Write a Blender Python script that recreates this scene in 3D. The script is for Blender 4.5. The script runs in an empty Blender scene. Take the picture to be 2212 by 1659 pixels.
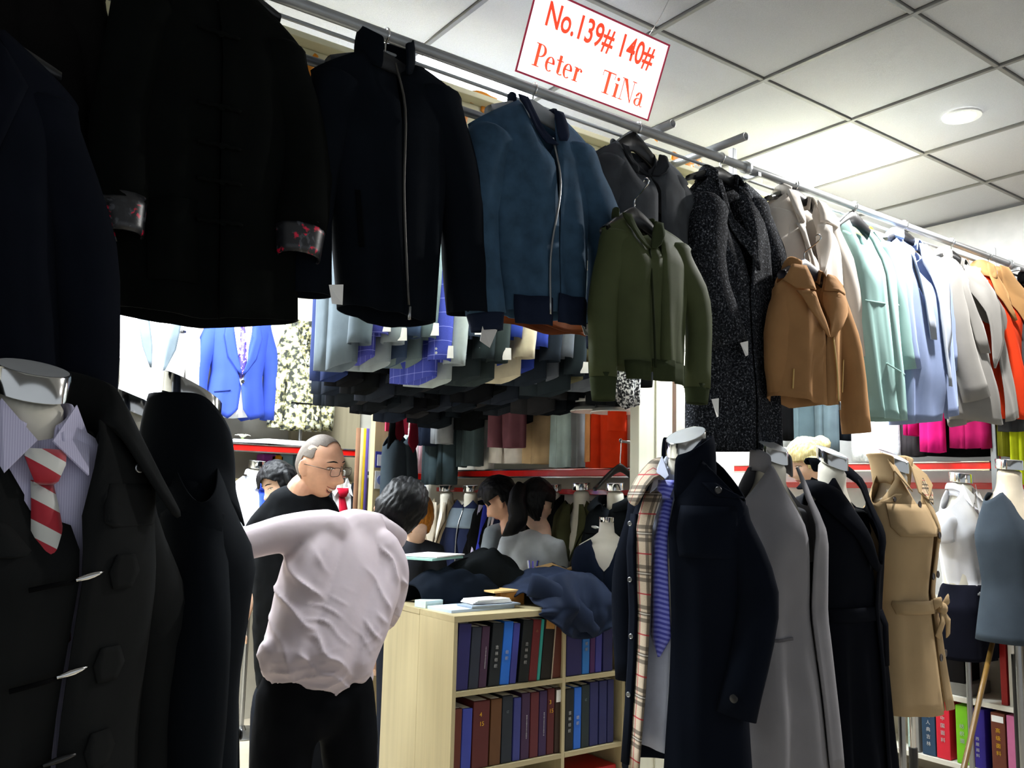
import bpy, bmesh, math, random
from mathutils import Vector, Matrix, Euler, noise as mnoise
random.seed(7)
S = bpy.context.scene
COL = S.collection
PI = math.pi
# ------------------------------------------------------------------ camera
CZ = 1.45
F_PX, YAW, PITCH, ROLL = 1890.5, .62932, .12574, .02429
FW = Vector((math.sin(YAW)*math.cos(PITCH), math.cos(YAW)*math.cos(PITCH), math.sin(PITCH)))
_r = Vector((math.cos(YAW), -math.sin(YAW), 0)); _u = _r.cross(FW)
RT = _r*math.cos(ROLL)+_u*math.sin(ROLL); UP = -_r*math.sin(ROLL)+_u*math.cos(ROLL)
CAM = Vector((0, 0, CZ))
cd = bpy.data.cameras.new('camera'); cam = bpy.data.objects.new('camera', cd); COL.objects.link(cam)
cd.sensor_fit = 'HORIZONTAL'; cd.sensor_width = 36; cd.lens = 36*F_PX/2212; cd.clip_start = .02
cam.matrix_world = Matrix(((RT.x, UP.x, -FW.x, 0), (RT.y, UP.y, -FW.y, 0), (RT.z, UP.z, -FW.z, CZ), (0, 0, 0, 1)))
S.camera = cam
# ------------------------------------------------------------------ world, exposure
S.view_settings.view_transform = 'Standard'; S.view_settings.look = 'None'
S.view_settings.gamma = 1; S.view_settings.use_curve_mapping = False
S.view_settings.exposure = 0.4
wd = bpy.data.worlds.new('hall'); S.world = wd; wd.use_nodes = True
wd.node_tree.nodes['Background'].inputs[0].default_value = (.86, .93, 1, 1)
wd.node_tree.nodes['Background'].inputs[1].default_value = .42
CEIL = 3.119

def lamp(name, loc, sx, sy, power, color=(.87, .945, 1), spread=PI):
    l = bpy.data.lights.new(name, 'AREA'); l.shape = 'RECTANGLE'; l.size = sx; l.size_y = sy
    l.energy = power; l.color = color; l.spread = spread
    o = bpy.data.objects.new(name, l); COL.objects.link(o); o.location = loc
    return o

# ------------------------------------------------------------------ pixel on a vertical plane -> world
def ray(x, y): return FW+RT*((x-1106)/F_PX)-UP*((y-829.5)/F_PX)
def at(x, y, X=None, Y=None, Z=None):
    d = ray(x, y)
    t = X/d.x if X is not None else (Y/d.y if Y is not None else (Z-CZ)/d.z)
    return CAM+d*t
# ------------------------------------------------------------------ materials
def lin(h):
    h = h.lstrip('#'); v = [int(h[i:i+2], 16)/255 for i in (0, 2, 4)]
    return tuple((c/12.92 if c <= .04045 else ((c+.055)/1.055)**2.4) for c in v)+(1,)
MATS = {}
class NB:
    def __init__(s, name):
        s.m = bpy.data.materials.new(name); s.m.use_nodes = True
        s.t = s.m.node_tree; s.b = s.t.nodes['Principled BSDF']; s.L = s.t.links
    def n(s, kind, **kw):
        nd = s.t.nodes.new(kind)
        for k, v in kw.items(): setattr(nd, k, v)
        return nd
    def obj(s): return s.n('ShaderNodeTexCoord').outputs['Object']
    def noise(s, scale, detail=3, vec=None):
        x = s.n('ShaderNodeTexNoise'); x.inputs['Scale'].default_value = scale; x.inputs['Detail'].default_value = detail
        s.L.new(vec or s.obj(), x.inputs['Vector']); return x.outputs['Fac']
    def ramp(s, fac, stops, const=False):
        x = s.n('ShaderNodeValToRGB'); cr = x.color_ramp
        if const: cr.interpolation = 'CONSTANT'
        while len(cr.elements) < len(stops): cr.elements.new(.5)
        for e, (p, c) in zip(cr.elements, stops): e.position = p; e.color = c
        s.L.new(fac, x.inputs['Fac']); return x.outputs['Color']
    def bump(s, h, strength, dist=.002):
        b = s.n('ShaderNodeBump'); b.inputs['Strength'].default_value = strength; b.inputs['Distance'].default_value = dist
        s.L.new(h, b.inputs['Height']); s.L.new(b.outputs['Normal'], s.b.inputs['Normal'])
    def col(s, c):
        if isinstance(c, tuple): s.b.inputs['Base Color'].default_value = c
        else: s.L.new(c, s.b.inputs['Base Color'])
    def math(s, op, a, b=None, c=None):
        x = s.n('ShaderNodeMath', operation=op)
        for i, v in enumerate((a, b, c)):
            if v is None: continue
            if isinstance(v, (int, float)): x.inputs[i].default_value = v
            else: s.L.new(v, x.inputs[i])
        return x.outputs[0]
    def mix(s, fac, a, b, blend='MIX'):
        x = s.n('ShaderNodeMix', data_type='RGBA', blend_type=blend)
        for sock, v in ((x.inputs[0], fac), (x.inputs[6], a), (x.inputs[7], b)):
            if isinstance(v, (int, float, tuple)): sock.default_value = v
            else: s.L.new(v, sock)
        return x.outputs[2]
def scale(c, k): return (c[0]*k, c[1]*k, c[2]*k, 1)
def fabric(h, rough=.9, sheen=.25, var=.18, sc=900, blotch=9, bump=.25):
    key = ('fab', h, rough, sheen, var, sc, blotch)
    if key in MATS: return MATS[key]
    b = NB('fabric_'+h.strip('#')); c = lin(h)
    weave = b.noise(sc, 2); big = b.noise(blotch, 4)
    c1 = b.ramp(big, [(.3, scale(c, 1-var)), (.7, scale(c, 1+var))])
    c2 = b.mix(b.math('MULTIPLY', weave, .35), c1, scale(c, .6))
    b.col(c2); b.b.inputs['Roughness'].default_value = rough
    b.b.inputs['Sheen Weight'].default_value = sheen*min(1, .12+6*(c[0]+c[1]+c[2])/3); b.b.inputs['Sheen Roughness'].default_value = .5
    b.b.inputs['Sheen Tint'].default_value = (min(1, c[0]*2+.03), min(1, c[1]*2+.03), min(1, c[2]*2+.03), 1)
    b.b.inputs['Specular IOR Level'].default_value = min(.15, .02+1.5*(c[0]+c[1]+c[2])/3)
    b.bump(weave, bump, .001)
    MATS[key] = b.m; return b.m
def plain(h, rough=.5, metal=0, spec=.5, coat=0):
    key = ('pl', h, rough, metal, spec, coat)
    if key in MATS: return MATS[key]
    b = NB('plain_'+h.strip('#')); c = lin(h)
    b.col(b.ramp(b.noise(14, 3), [(.3, scale(c, .93)), (.7, scale(c, 1.05))]))
    b.b.inputs['Roughness'].default_value = rough; b.b.inputs['Metallic'].default_value = metal
    b.b.inputs['Specular IOR Level'].default_value = spec; b.b.inputs['Coat Weight'].default_value = coat
    MATS[key] = b.m; return b.m
def emit(name, color, strength):
    b = NB(name); b.col((1, 1, 1, 1)); b.b.inputs['Emission Color'].default_value = color; b.b.inputs['Emission Strength'].default_value = strength
    return b.m
def tweed():
    b = NB('tweed'); n1 = b.noise(150, 2); n2 = b.noise(420, 2)
    c = b.ramp(b.math('ADD', b.math('MULTIPLY', n1, .55), b.math('MULTIPLY', n2, .45)), [(.42, lin('#0c0d10')), (.52, lin('#202227')), (.59, lin('#44474d')), (.68, lin('#a0a2a8'))])
    b.col(c); b.b.inputs['Roughness'].default_value = .95; b.b.inputs['Specular IOR Level'].default_value = .1; b.bump(n1, .5, .002); return b.m
def boucle():
    b = NB('boucle_black_white'); n1 = b.noise(95, 2)
    b.col(b.ramp(n1, [(.42, lin('#15161a')), (.5, lin('#55575c')), (.58, lin('#e8e8e8'))])); b.b.inputs['Roughness'].default_value = .95; b.bump(n1, .6, .004); return b.m
def camo():
    b = NB('camouflage'); n1 = b.noise(34, 3); n2 = b.noise(24, 2)
    c1 = b.ramp(n1, [(0, lin('#b4b6a0')), (.45, lin('#8f875c')), (.52, lin('#4d5039')), (.57, lin('#20221c'))], True)
    c2 = b.ramp(n2, [(0, (0, 0, 0, 1)), (.62, (1, 1, 1, 1))], True)
    b.col(b.mix(c2, c1, lin('#c9cabc'))); b.b.inputs['Roughness'].default_value = .85; return b.m
def stripes(name, h1, h2, freq, diag=True, duty=.5, rough=.55, ang=None):
    b = NB(name); sp = b.n('ShaderNodeSeparateXYZ'); b.L.new(b.obj(), sp.inputs[0])
    v = b.math('ADD', b.math('MULTIPLY', sp.outputs['X'], freq*.8), b.math('MULTIPLY', sp.outputs['Z'], freq)) if diag else b.math('MULTIPLY', sp.outputs['X'], freq)
    if diag and ang is not None: v = b.math('ADD', b.math('MULTIPLY', sp.outputs['X'], freq*ang), b.math('MULTIPLY', sp.outputs['Z'], freq))
    fr = b.math('FRACT', v)
    b.col(b.ramp(fr, [(0, lin(h1)), (duty, lin(h2))], True)); b.b.inputs['Roughness'].default_value = rough
    b.b.inputs['Sheen Weight'].default_value = .2; return b.m
def checks(name, base, lines, step, axes='XZ', width=.06, rough=.85):
    """window-pane / plaid cloth in object space. lines: list of (offset, width, hex, strength)"""
    b = NB(name); sp = b.n('ShaderNodeSeparateXYZ'); b.L.new(b.obj(), sp.inputs[0])
    cur = b.ramp(b.noise(400, 2), [(.3, scale(lin(base), .85)), (.7, scale(lin(base), 1.1))])
    for ax in axes:
        fr = b.math('FRACT', b.math('MULTIPLY', b.math('ADD', sp.outputs[ax], 10.0), 1/step))
        for off, w, hx, st in lines:
            d = b.math('ABSOLUTE', b.math('SUBTRACT', fr, off))
            k = b.math('MULTIPLY', b.math('LESS_THAN', d, w/2), st)
            cur = b.mix(k, cur, lin(hx))
    b.col(cur); b.b.inputs['Roughness'].default_value = rough; b.b.inputs['Specular IOR Level'].default_value = .2; return b.m
def brocade():
    b = NB('brocade'); n1 = b.noise(30, 2); n2 = b.noise(55, 3)
    c1 = b.ramp(n1, [(0, lin('#26272b')), (.5, lin('#4b4d52')), (.57, lin('#d8163f'))], True)
    b.col(b.mix(b.ramp(n2, [(.42, (0, 0, 0, 1)), (.5, (1, 1, 1, 1))]), c1, lin('#1a1b1e'))); b.b.inputs['Roughness'].default_value = .35; return b.m
def woodm(name, h, along='Z', rough=.45, k=.12):
    b = NB(name); c = lin(h); mp = b.n('ShaderNodeMapping'); b.L.new(b.obj(), mp.inputs[0])
    mp.inputs['Scale'].default_value = {'Z': (38, 38, 1.6), 'X': (1.6, 38, 38), 'Y': (38, 1.6, 38)}[along]
    n = b.noise(1.0, 4, mp.outputs[0])
    b.col(b.ramp(n, [(.3, scale(c, 1-k)), (.55, c), (.75, scale(c, 1+k*.6))])); b.b.inputs['Roughness'].default_value = rough; return b.m
CHROME = plain('#d8d8d6', .12, 1)
STEEL = plain('#9a9c9e', .3, 1)
DULLSTEEL = plain('#8d9093', .42, .8)
NECK = plain('#e2dccb', .55)
BLACKPL = plain('#141416', .35)
WHITEPL = plain('#e9e9e6', .5)
PAPER = plain('#f2f1ee', .8)
REDLAC = plain('#c8150f', .22, 0, .5, .4)
CREAM = plain('#e9e3bd', .55)
# ------------------------------------------------------------------ mesh helpers
def link(name, me, mat=None, parent=None):
    o = bpy.data.objects.new(name, me); COL.objects.link(o)
    if mat is not None and hasattr(me, 'materials') and not len(me.materials): me.materials.append(mat)
    if parent is not None: o.parent = parent
    return o
def mesh(name, V, Fc, mat=None, parent=None, smooth=True, solid=0, sub=0, offset=0):
    me = bpy.data.meshes.new(name); me.from_pydata([tuple(v) for v in V], [], Fc); me.update()
    if smooth: me.polygons.foreach_set('use_smooth', [True]*len(me.polygons))
    o = link(name, me, mat, parent)
    if sub: m = o.modifiers.new('sub', 'SUBSURF'); m.levels = sub; m.render_levels = sub
    if solid: m = o.modifiers.new('solid', 'SOLIDIFY'); m.thickness = solid; m.offset = offset
    return o
def tag(o, label, cat, group=None):
    o['label'] = label; o['category'] = cat
    if group: o['group'] = group
    return o
def thing(name, label, cat, loc=(0, 0, 0), group=None, rotz=0):
    o = bpy.data.objects.new(name, None); COL.objects.link(o); o.location = loc; o.rotation_euler = (0, 0, rotz)
    o.empty_display_size = .1
    return tag(o, label, cat, group)
def struct(o, label=None):
    o['kind'] = 'structure'
    if label: o['label'] = label
    return o
def bm_box(bm, c, s, rot=None, bev=0):
    r = bmesh.ops.create_cube(bm, size=1); vs = r['verts']
    M = Matrix.Translation(c) @ (rot if rot is not None else Matrix.Identity(4)) @ Matrix.Diagonal((s[0], s[1], s[2], 1))
    bmesh.ops.transform(bm, matrix=M, verts=vs)
    if bev: bmesh.ops.bevel(bm, geom=list({e for v in vs for e in v.link_edges}), offset=bev, segments=2, affect='EDGES', profile=.6)
    return vs
def box(name, c, s, mat, parent=None, rot=None, bev=.002, origin=None):
    """box with its own origin at its centre"""
    bm = bmesh.new(); bm_box(bm, (0, 0, 0), s, None, min(bev, min(s)*.3) if bev else 0)
    me = bpy.data.meshes.new(name); bm.to_mesh(me); bm.free()
    o = link(name, me, mat, parent); o.location = c
    if rot is not None: o.rotation_euler = rot
    return o
def frames(P):
    n = len(P); T = []
    for i in range(n):
        a = P[max(0, i-1)]; b = P[min(n-1, i+1)]; T.append((b-a).normalized())
    return T
def tube_vf(P, R, seg=12, ref=Vector((0, 1, 0)), closed_ends=True, wob=0, seed=0):
    """P: path of Vectors; R: list of (ra, rb): ra along ref-perpendicular, rb along ref"""
    V = []; Fc = []; T = frames(P)
    for i, p in enumerate(P):
        t = T[i]; b = (ref-t*ref.dot(t))
        if b.length < 1e-4: b = Vector((1, 0, 0))-t*t.x
        b.normalize(); a = b.cross(t)
        ra, rb = R[i] if isinstance(R[i], (tuple, list)) else (R[i], R[i])
        for k in range(seg):
            an = 2*PI*k/seg
            w = 1
            if wob: w = 1+wob*mnoise.noise(Vector((math.cos(an)*1.3+seed, math.sin(an)*1.3, i*.55+seed*3)))
            V.append(p+a*(math.cos(an)*ra*w)+b*(math.sin(an)*rb*w))
    for i in range(len(P)-1):
        for k in range(seg):
            k2 = (k+1) % seg
            Fc.append((i*seg+k, i*seg+k2, (i+1)*seg+k2, (i+1)*seg+k))
    if closed_ends:
        Fc.append(tuple(reversed(range(seg)))); Fc.append(tuple(range((len(P)-1)*seg, len(P)*seg)))
    return V, Fc
def tube(name, P, R, mat, parent=None, seg=12, ref=Vector((0, 1, 0)), closed=True, wob=0, seed=0, solid=0):
    P = [Vector(p) for p in P]
    if not isinstance(R, list): R = [R]*len(P)
    V, Fc = tube_vf(P, R, seg, ref, closed, wob, seed)
    return mesh(name, V, Fc, mat, parent, True, solid)
def spline(P, n):
    """Catmull-Rom through list of tuples"""
    P = [Vector(p) for p in P]; out = []
    Q = [P[0]*2-P[1]]+P+[P[-1]*2-P[-2]]
    m = len(P)-1
    for i in range(n+1):
        u = i/n*m; k = min(int(u), m-1); t = u-k; a, b, c, d = Q[k:k+4]
        out.append(.5*((2*b)+(c-a)*t+(2*a-5*b+4*c-d)*t*t+(3*b-a-3*c+d)*t**3))
    return out
def lathe_vf(prof, seg=24, cx=0, cy=0, sx=1, sy=1, caps=True):
    V = []; Fc = []
    for r, z in prof:
        for k in range(seg):
            a = 2*PI*k/seg; V.append((cx+r*sx*math.cos(a), cy+r*sy*math.sin(a), z))
    n = len(prof)
    for i in range(n-1):
        for k in range(seg):
            k2 = (k+1) % seg; Fc.append((i*seg+k, i*seg+k2, (i+1)*seg+k2, (i+1)*seg+k))
    if caps: Fc.append(tuple(reversed(range(seg)))); Fc.append(tuple(range((n-1)*seg, n*seg)))
    return V, Fc
def lathe(name, prof, mat, parent=None, seg=24, loc=None, sx=1, sy=1, caps=True):
    V, Fc = lathe_vf(prof, seg, 0, 0, sx, sy, caps); o = mesh(name, V, Fc, mat, parent)
    if loc is not None: o.location = loc
    es = o.modifiers.new('es', 'EDGE_SPLIT'); es.split_angle = math.radians(40)
    return o
def interp(tab, x):
    if x <= tab[0][0]: return tab[0][1:]
    for a, b in zip(tab, tab[1:]):
        if x <= b[0]:
            k = (x-a[0])/max(1e-9, b[0]-a[0]); return tuple(p+(q-p)*k for p, q in zip(a[1:], b[1:]))
    return tab[-1][1:]
def sstep(x): x = max(0, min(1, x)); return x*x*(3-2*x)
# ------------------------------------------------------------------ garments
XV, YV, ZV = Vector((1, 0, 0)), Vector((0, 1, 0)), Vector((0, 0, 1))
class Frame:
    """upright frame: s runs along a (to the right for somebody looking at the front), d along n (out of the front)"""
    def __init__(s, O, ang):
        s.O = Vector((O[0], O[1], 0)); s.n = Vector((math.sin(ang), -math.cos(ang), 0)); s.a = Vector((math.cos(ang), math.sin(ang), 0))
    def w(s, sc, d, z): return s.O+s.a*sc+s.n*d+ZV*z
FRONT = 0.0            # faces -Y (the aisle)
def fr(O, ang=0.0): return Frame(O, ang)
class Gar:
    def __init__(g, name, label, cat, F, sh, nk, sides, hem, mat, group=None, drop=.05, bdrop=.012, gap=None, lap=0, fold=.008, seed=0, p=2.3, d0=.035, ramp=.14, nf=14, nr=22, solid=.004, body='body', kf=7.0):
        g.F = F; g.shL, g.shR = sh; g.nkL, g.nkR = nk; g.sides = sides; g.hem = hem; g.drop = drop; g.bdrop = bdrop; g.ramp = ramp
        g.gap = gap or [(0, 0, 0), (1, 0, 0)]; g.lap = lap; g.fold = fold; g.seed = seed; g.p = p; g.d0 = d0; g.mat = mat; g.kf = kf
        g.sN = (g.nkL[0]+g.nkR[0])/2; g.zN = (g.nkL[1]+g.nkR[1])/2
        w = g.shR[0]-g.shL[0]; g.cL = (g.nkL[0]-g.shL[0])/w*2-1; g.cR = (g.nkR[0]-g.shL[0])/w*2-1
        zh = interp(hem, 0)[0]; mid = (sides[-1][1]+sides[-1][2])/2
        g.base = F.w(mid, 0, zh)
        g.root = thing(name, label, cat, g.base, group)
        V = []; Fc = []
        # columns: front-left edge -> left side -> back -> right side -> front-right edge
        def colspec():
            out = []
            for i in range(nf+1): out.append(('fl', i/nf))
            for i in range(1, nf+5): out.append(('b', i/(nf+5)))
            for i in range(nf+1): out.append(('fr', i/nf))
            return out
        cols = colspec(); nc = len(cols)
        for r in range(nr+1):
            t = (r/nr)**1.15; gl, gr = interp(g.gap, t)
            for kind, u in cols:
                if kind == 'fl':
                    x = gl+(-1-gl)*math.sin(u*PI/2); V.append(g.pt(x, t, True))
                elif kind == 'b':
                    x = -math.cos(u*PI); V.append(g.pt(x, t, False))
                else:
                    x = 1+(gr-1)*(1-math.cos(u*PI/2)); V.append(g.pt(x, t, True, g.lap))
        for r in range(nr):
            for k in range(nc-1):
                Fc.append((r*nc+k, (r+1)*nc+k, (r+1)*nc+k+1, r*nc+k+1))
        g.body = mesh(body, V, Fc, mat, g.root, True, solid)
    def ztop(g, c, front):
        if c <= g.cL: return g.shL[1]+(g.nkL[1]-g.shL[1])*((c+1)/max(1e-6, g.cL+1))**.9
        if c >= g.cR: return g.shR[1]+(g.nkR[1]-g.shR[1])*((1-c)/max(1e-6, 1-g.cR))**.9
        u = (c-g.cL)/(g.cR-g.cL); z = g.nkL[1]+(g.nkR[1]-g.nkL[1])*u
        q = abs(2*u-1)
        return z-(g.drop if front else g.bdrop)*(1-q**1.7)
    def loc(g, c, t, front, off=0):
        sL, sR, D = interp(g.sides, t)
        s = sL+(sR-sL)*(c+1)/2
        zt = g.ztop(c, front); z = zt+(interp(g.hem, c)[0]-zt)*t
        k = min(1, t/g.ramp)**.55; D = g.d0+(D-g.d0)*k
        d = D*(max(0, 1-abs(c)**g.p))**(1/g.p)
        A = g.fold*sstep(t*1.1)
        f = A*(math.sin(c*g.kf+g.seed*1.7+t*1.1)+.6*math.sin(c*g.kf*1.9+g.seed*2.9-t*2)+.8*mnoise.noise(Vector((c*2.2, t*3.1, g.seed*5.3))))
        edge = 1-abs(c)**6
        if front: return s, d+f*edge+off, z
        return s, -d*.85-f*edge*.8, z
    def pt(g, c, t, front, off=0):
        return g.F.w(*g.loc(c, t, front, off))-g.base
    def inv(g, s, z):
        t = .5; c = 0
        for _ in range(12):
            sL, sR, D = interp(g.sides, t); c = max(-.999, min(.999, (s-sL)/(sR-sL)*2-1))
            zt = g.ztop(c, True); t = max(0, min(1.0, (z-zt)/(interp(g.hem, c)[0]-zt)))
        return c, t
    def surf(g, s, z, off=0):
        c, t = g.inv(s, z); ss, d, zz = g.loc(c, t, True, off)
        return g.F.w(s, d, z)-g.base
    def patch(g, name, rows, mat, off=.006, nc=5, solid=.003, parent=None, sub=3):
        """rows: (z, s0, s1) from top to bottom, or (z0, z1, s0, s1) for slanted rows"""
        rows = [r if len(r) == 4 else (r[0], r[0], r[1], r[2]) for r in rows]
        out = []
        for a, b in zip(rows, rows[1:]):
            for k in range(sub): out.append(tuple(x+(y-x)*k/sub for x, y in zip(a, b)))
        out.append(rows[-1]); V = []; Fc = []
        for z0, z1, s0, s1 in out:
            for k in range(nc+1):
                u = k/nc; V.append(g.surf(s0+(s1-s0)*u, z0+(z1-z0)*u, off))
        w = nc+1
        for i in range(len(out)-1):
            for k in range(nc): Fc.append((i*w+k, (i+1)*w+k, (i+1)*w+k+1, i*w+k+1))
        return mesh(name, V, Fc, mat, parent or g.root, True, solid)
    def sleeve(g, side, cuff, r0=.075, r1=.055, mat=None, bow=.02, flat=.8, mid=None, d=.005, dcuff=None, cuffmat=None, cufflen=.06, wob=.1, name='sleeve', start=None, seg=16, n=14, flare=1.0):
        sh = g.shL if side < 0 else g.shR
        s0 = start or (sh[0]-side*r0*.95, sh[1])
        p = [(s0[0]-side*r0*.1, d*.4, s0[1]-.002), (s0[0]+side*r0*.12, d*.7, s0[1]-r0*.9)]
        m = mid or ((s0[0]+side*r0*.12)*.45+cuff[0]*.55+side*bow, s0[1]*.45+cuff[1]*.55)
        p.append((m[0], d, m[1])); p.append((cuff[0], d if dcuff is None else dcuff, cuff[1]))
        path = [g.F.w(q[0], q[1], q[2])-g.base for q in [tuple(v) for v in spline(p, n)]]
        R = []
        for i in range(n+1):
            u = i/n; r = r0+(r1-r0)*sstep(u*1.05); r *= interp([(0, .3), (.03, .62), (.08, .86), (.16, 1), (1, 1)], u)[0]
            if u > .85: r *= 1+(flare-1)*(u-.85)/.15
            R.append((r, r*flat))
        o = tube(name, path, R, mat or g.mat, g.root, seg, g.F.n, False, wob, g.seed+side*3, .004)
        if cuffmat:
            L = (path[-1]-path[-2]).normalized()
            cp = [path[-1]-L*.012, path[-1]+L*cufflen*.15, path[-1]+L*cufflen*.75, path[-1]+L*cufflen]
            r = R[-1]; k = [.98, .93, .84, .8]
            tube('cuff', cp, [(r[0]*q, r[1]*q) for q in k], cuffmat, o, seg, g.F.n, False, .03, g.seed, .005)
        return o
    def collar(g, prof, mat=None, open=2.7, dn=.06, drop=None, w=None, n=28, solid=.005, name='collar', dc=0.0):
        """prof: (radial add, dz) from the neck seam outward/upward"""
        hw = w or (g.nkR[0]-g.nkL[0])/2; dr = g.drop if drop is None else drop
        V = []; Fc = []; m = len(prof)
        for i in range(n+1):
            th = -open+2*open*i/n; fr_ = max(0, -math.cos(th))
            si = math.sin(th); co = -math.cos(th)
            zs = g.nkL[1]+(g.nkR[1]-g.nkL[1])*(si+1)/2-dr*fr_**1.4
            for ra, dz in prof:
                V.append(g.F.w(g.sN+(hw+ra)*si, dc+(dn+ra)*co, zs+dz)-g.base)
        for i in range(n):
            for k in range(m-1): Fc.append((i*m+k, (i+1)*m+k, (i+1)*m+k+1, i*m+k+1))
        return mesh(name, V, Fc, mat or g.mat, g.root, True, solid, 1)
    def button(g, s, z, r=.011, mat=None, off=.012, parent=None, name='button'):
        o = lathe(name, [(r*.6, -.003), (r, -.002), (r, .001), (r*.8, .002), (r*.7, .001)], mat or BLACKPL, parent or g.root, 14)
        o.location = g.surf(s, z, off)
        o.rotation_euler = g.F.n.to_track_quat('Z', 'Y').to_euler(); return o
    def zipper(g, pts, mat, w=.006, off=.01, name='zip'):
        P = [g.surf(s, z, off) for s, z in pts]
        P = spline(P, 16); return tube(name, P, [(w, .003)]*len(P), mat, g.root, 8, g.F.n)
    def card(g, s, z, w, h, mat=None, off=.03, tilt=.1, name='price_tag', d=None):
        P = []
        for (x, y) in ((-1, 1), (1, 1), (1, -1), (-1, -1)):
            x2 = x*w/2; y2 = y*h/2
            X = x2*math.cos(tilt)-y2*math.sin(tilt); Y = x2*math.sin(tilt)+y2*math.cos(tilt)
            if d is None: P.append(g.surf(s, z, off)+g.F.a*X+ZV*Y+g.F.n*(.006*x*y))
            else: P.append(g.F.w(s+X, d+.006*x*y, z+Y)-g.base)
        return mesh(name, P, [(0, 3, 2, 1)], mat or PAPER, g.root, False, .0012)

def hanger(label, F, s, z, half, drop, rail=None, mat=None, d=0, tall=.045, group=None, hookdz=.08, wide=.016):
    """plastic hanger: shaped shoulders + wire hook; s,z = top middle"""
    base = F.w(s, d, z-drop); root = thing('clothes_hanger', label, 'hanger', base, group)
    n = 16; V = []; Fc = []
    for i in range(n+1):
        u = -1+2*i/n; zz = z-drop*abs(u)**1.25; th = tall*(1-.62*abs(u))+.004
        wd_ = wide*(.5+.8*abs(u))
        c = F.w(s+u*half, d, zz)-base
        for (x, y) in ((-1, 0), (-.8, .8), (0, 1), (.8, .8), (1, 0), (.7, -.9), (0, -1), (-.7, -.9)):
            V.append(c+F.n*(x*wd_)+ZV*((y-1)*th/2))
    for i in range(n):
        for k in range(8): Fc.append((i*8+k, i*8+(k+1) % 8, (i+1)*8+(k+1) % 8, (i+1)*8+k))
    Fc += [tuple(range(8)), tuple(reversed(range(n*8, n*8+8)))]
    mesh('hanger_bar', V, Fc, mat or BLACKPL, root)
    if rail is not None:      # rail = (d, z) of the bar it hangs over, r
        rd, rz, rr = rail
        P = [F.w(s, d, z-.01), F.w(s, d, z+.02), F.w(s, d+(rd-d)*.3+.004, (z+rz)/2)]
        for k in range(9):
            a = -PI*.35+k*PI*1.25/8
            P.append(F.w(s, rd+math.cos(a)*(rr+.004), rz+math.sin(a)*(rr+.004)))
        P = spline([tuple(p-base) for p in P], 30)
        tube('hook', P, .0028, CHROME, root, 8, F.a)
    return root
LIDM = plain('#b4b8bb', .45, .3)
def mannequin(label, F, ztop, r=.058, tilt=.08, tz=None, hem=1.0, group=None, capmat=None, neckmat=None, bust=(.15, .09), pole=True, caph=.045, low=.92):
    """dress form: neck with slanted chrome cap, torso, pole and round base"""
    base = F.w(0, 0, 0); root = thing('mannequin', label, 'mannequin', base, group)
    nm = neckmat or NECK
    V = []; Fc = []; seg = 24
    def ring(z, rx, ry, dd=0, tl=0):
        for k in range(seg):
            a = 2*PI*k/seg; V.append(F.w(rx*math.cos(a), dd+ry*math.sin(a), z-tl*ry*math.sin(a))-base)
    prof = [(ztop-caph, r*.97, r*.99, .0, tilt), (ztop-.075-.03*tilt, r*.95, r*.97, -.002, tilt*.7), (ztop-.11-.03*tilt, r*.97, r*.97, -.005, tilt*.3), (ztop-.15, r*1.12, r*1.08, -.008, 0), (ztop-.19, r*1.9, r*1.2, -.012, 0),
            (ztop-.235, bust[0]*1.02, bust[1]*.85, -.012, 0), (ztop-.33, bust[0]*1.06, bust[1]*1.1, 0, 0), (ztop-.45, bust[0]*.98, bust[1]*1.15, .005, 0), (ztop-.62, bust[0]*.82, bust[1]*.92, 0, 0), (ztop-low+.1, bust[0]*1.0, bust[1]*1.0, -.005, 0), (ztop-low, bust[0]*.98, bust[1]*.98, -.005, 0)]
    for p in prof: ring(*p)
    n = len(prof)
    for i in range(n-1):
        for k in range(seg): Fc.append((i*seg+k, (i+1)*seg+k, (i+1)*seg+(k+1) % seg, i*seg+(k+1) % seg))
    Fc.append(tuple(reversed(range((n-1)*seg, n*seg)))); Fc.append(tuple(range(seg)))
    mesh('torso', V, Fc, nm, root, True, 0, 1)
    V = []; Fc = []
    for z, q, tl in ((ztop-caph-.002, 1.0, tilt), (ztop-caph, 1.06, tilt), (ztop-.002, 1.06, tilt), (ztop, 1.04, tilt), (ztop+.0002, 1.0, tilt)):
        ring(z, r*q, r*q*1.02, 0, tl)
    for i in range(4):
        for k in range(seg): Fc.append((i*seg+k, (i+1)*seg+k, (i+1)*seg+(k+1) % seg, i*seg+(k+1) % seg))
    Fc = [tuple(reversed(f)) for f in Fc]
    o = mesh('neck_cap', V, Fc, capmat or CHROME, root, True); o.modifiers.new('es', 'EDGE_SPLIT').split_angle = .7
    V = []; ring(ztop-.001, r*1.03, r*1.05, 0, tilt); mesh('cap_lid', V, [tuple(range(seg))], LIDM, root, False, .002)
    if pole:
        lathe('pole', [(.014, .03), (.014, ztop-low+.02)], STEEL, root, 14)
        lathe('stand_base', [(.15, 0), (.155, .008), (.14, .016), (.03, .026), (.02, .05)], STEEL, root, 28)
    return root
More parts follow.
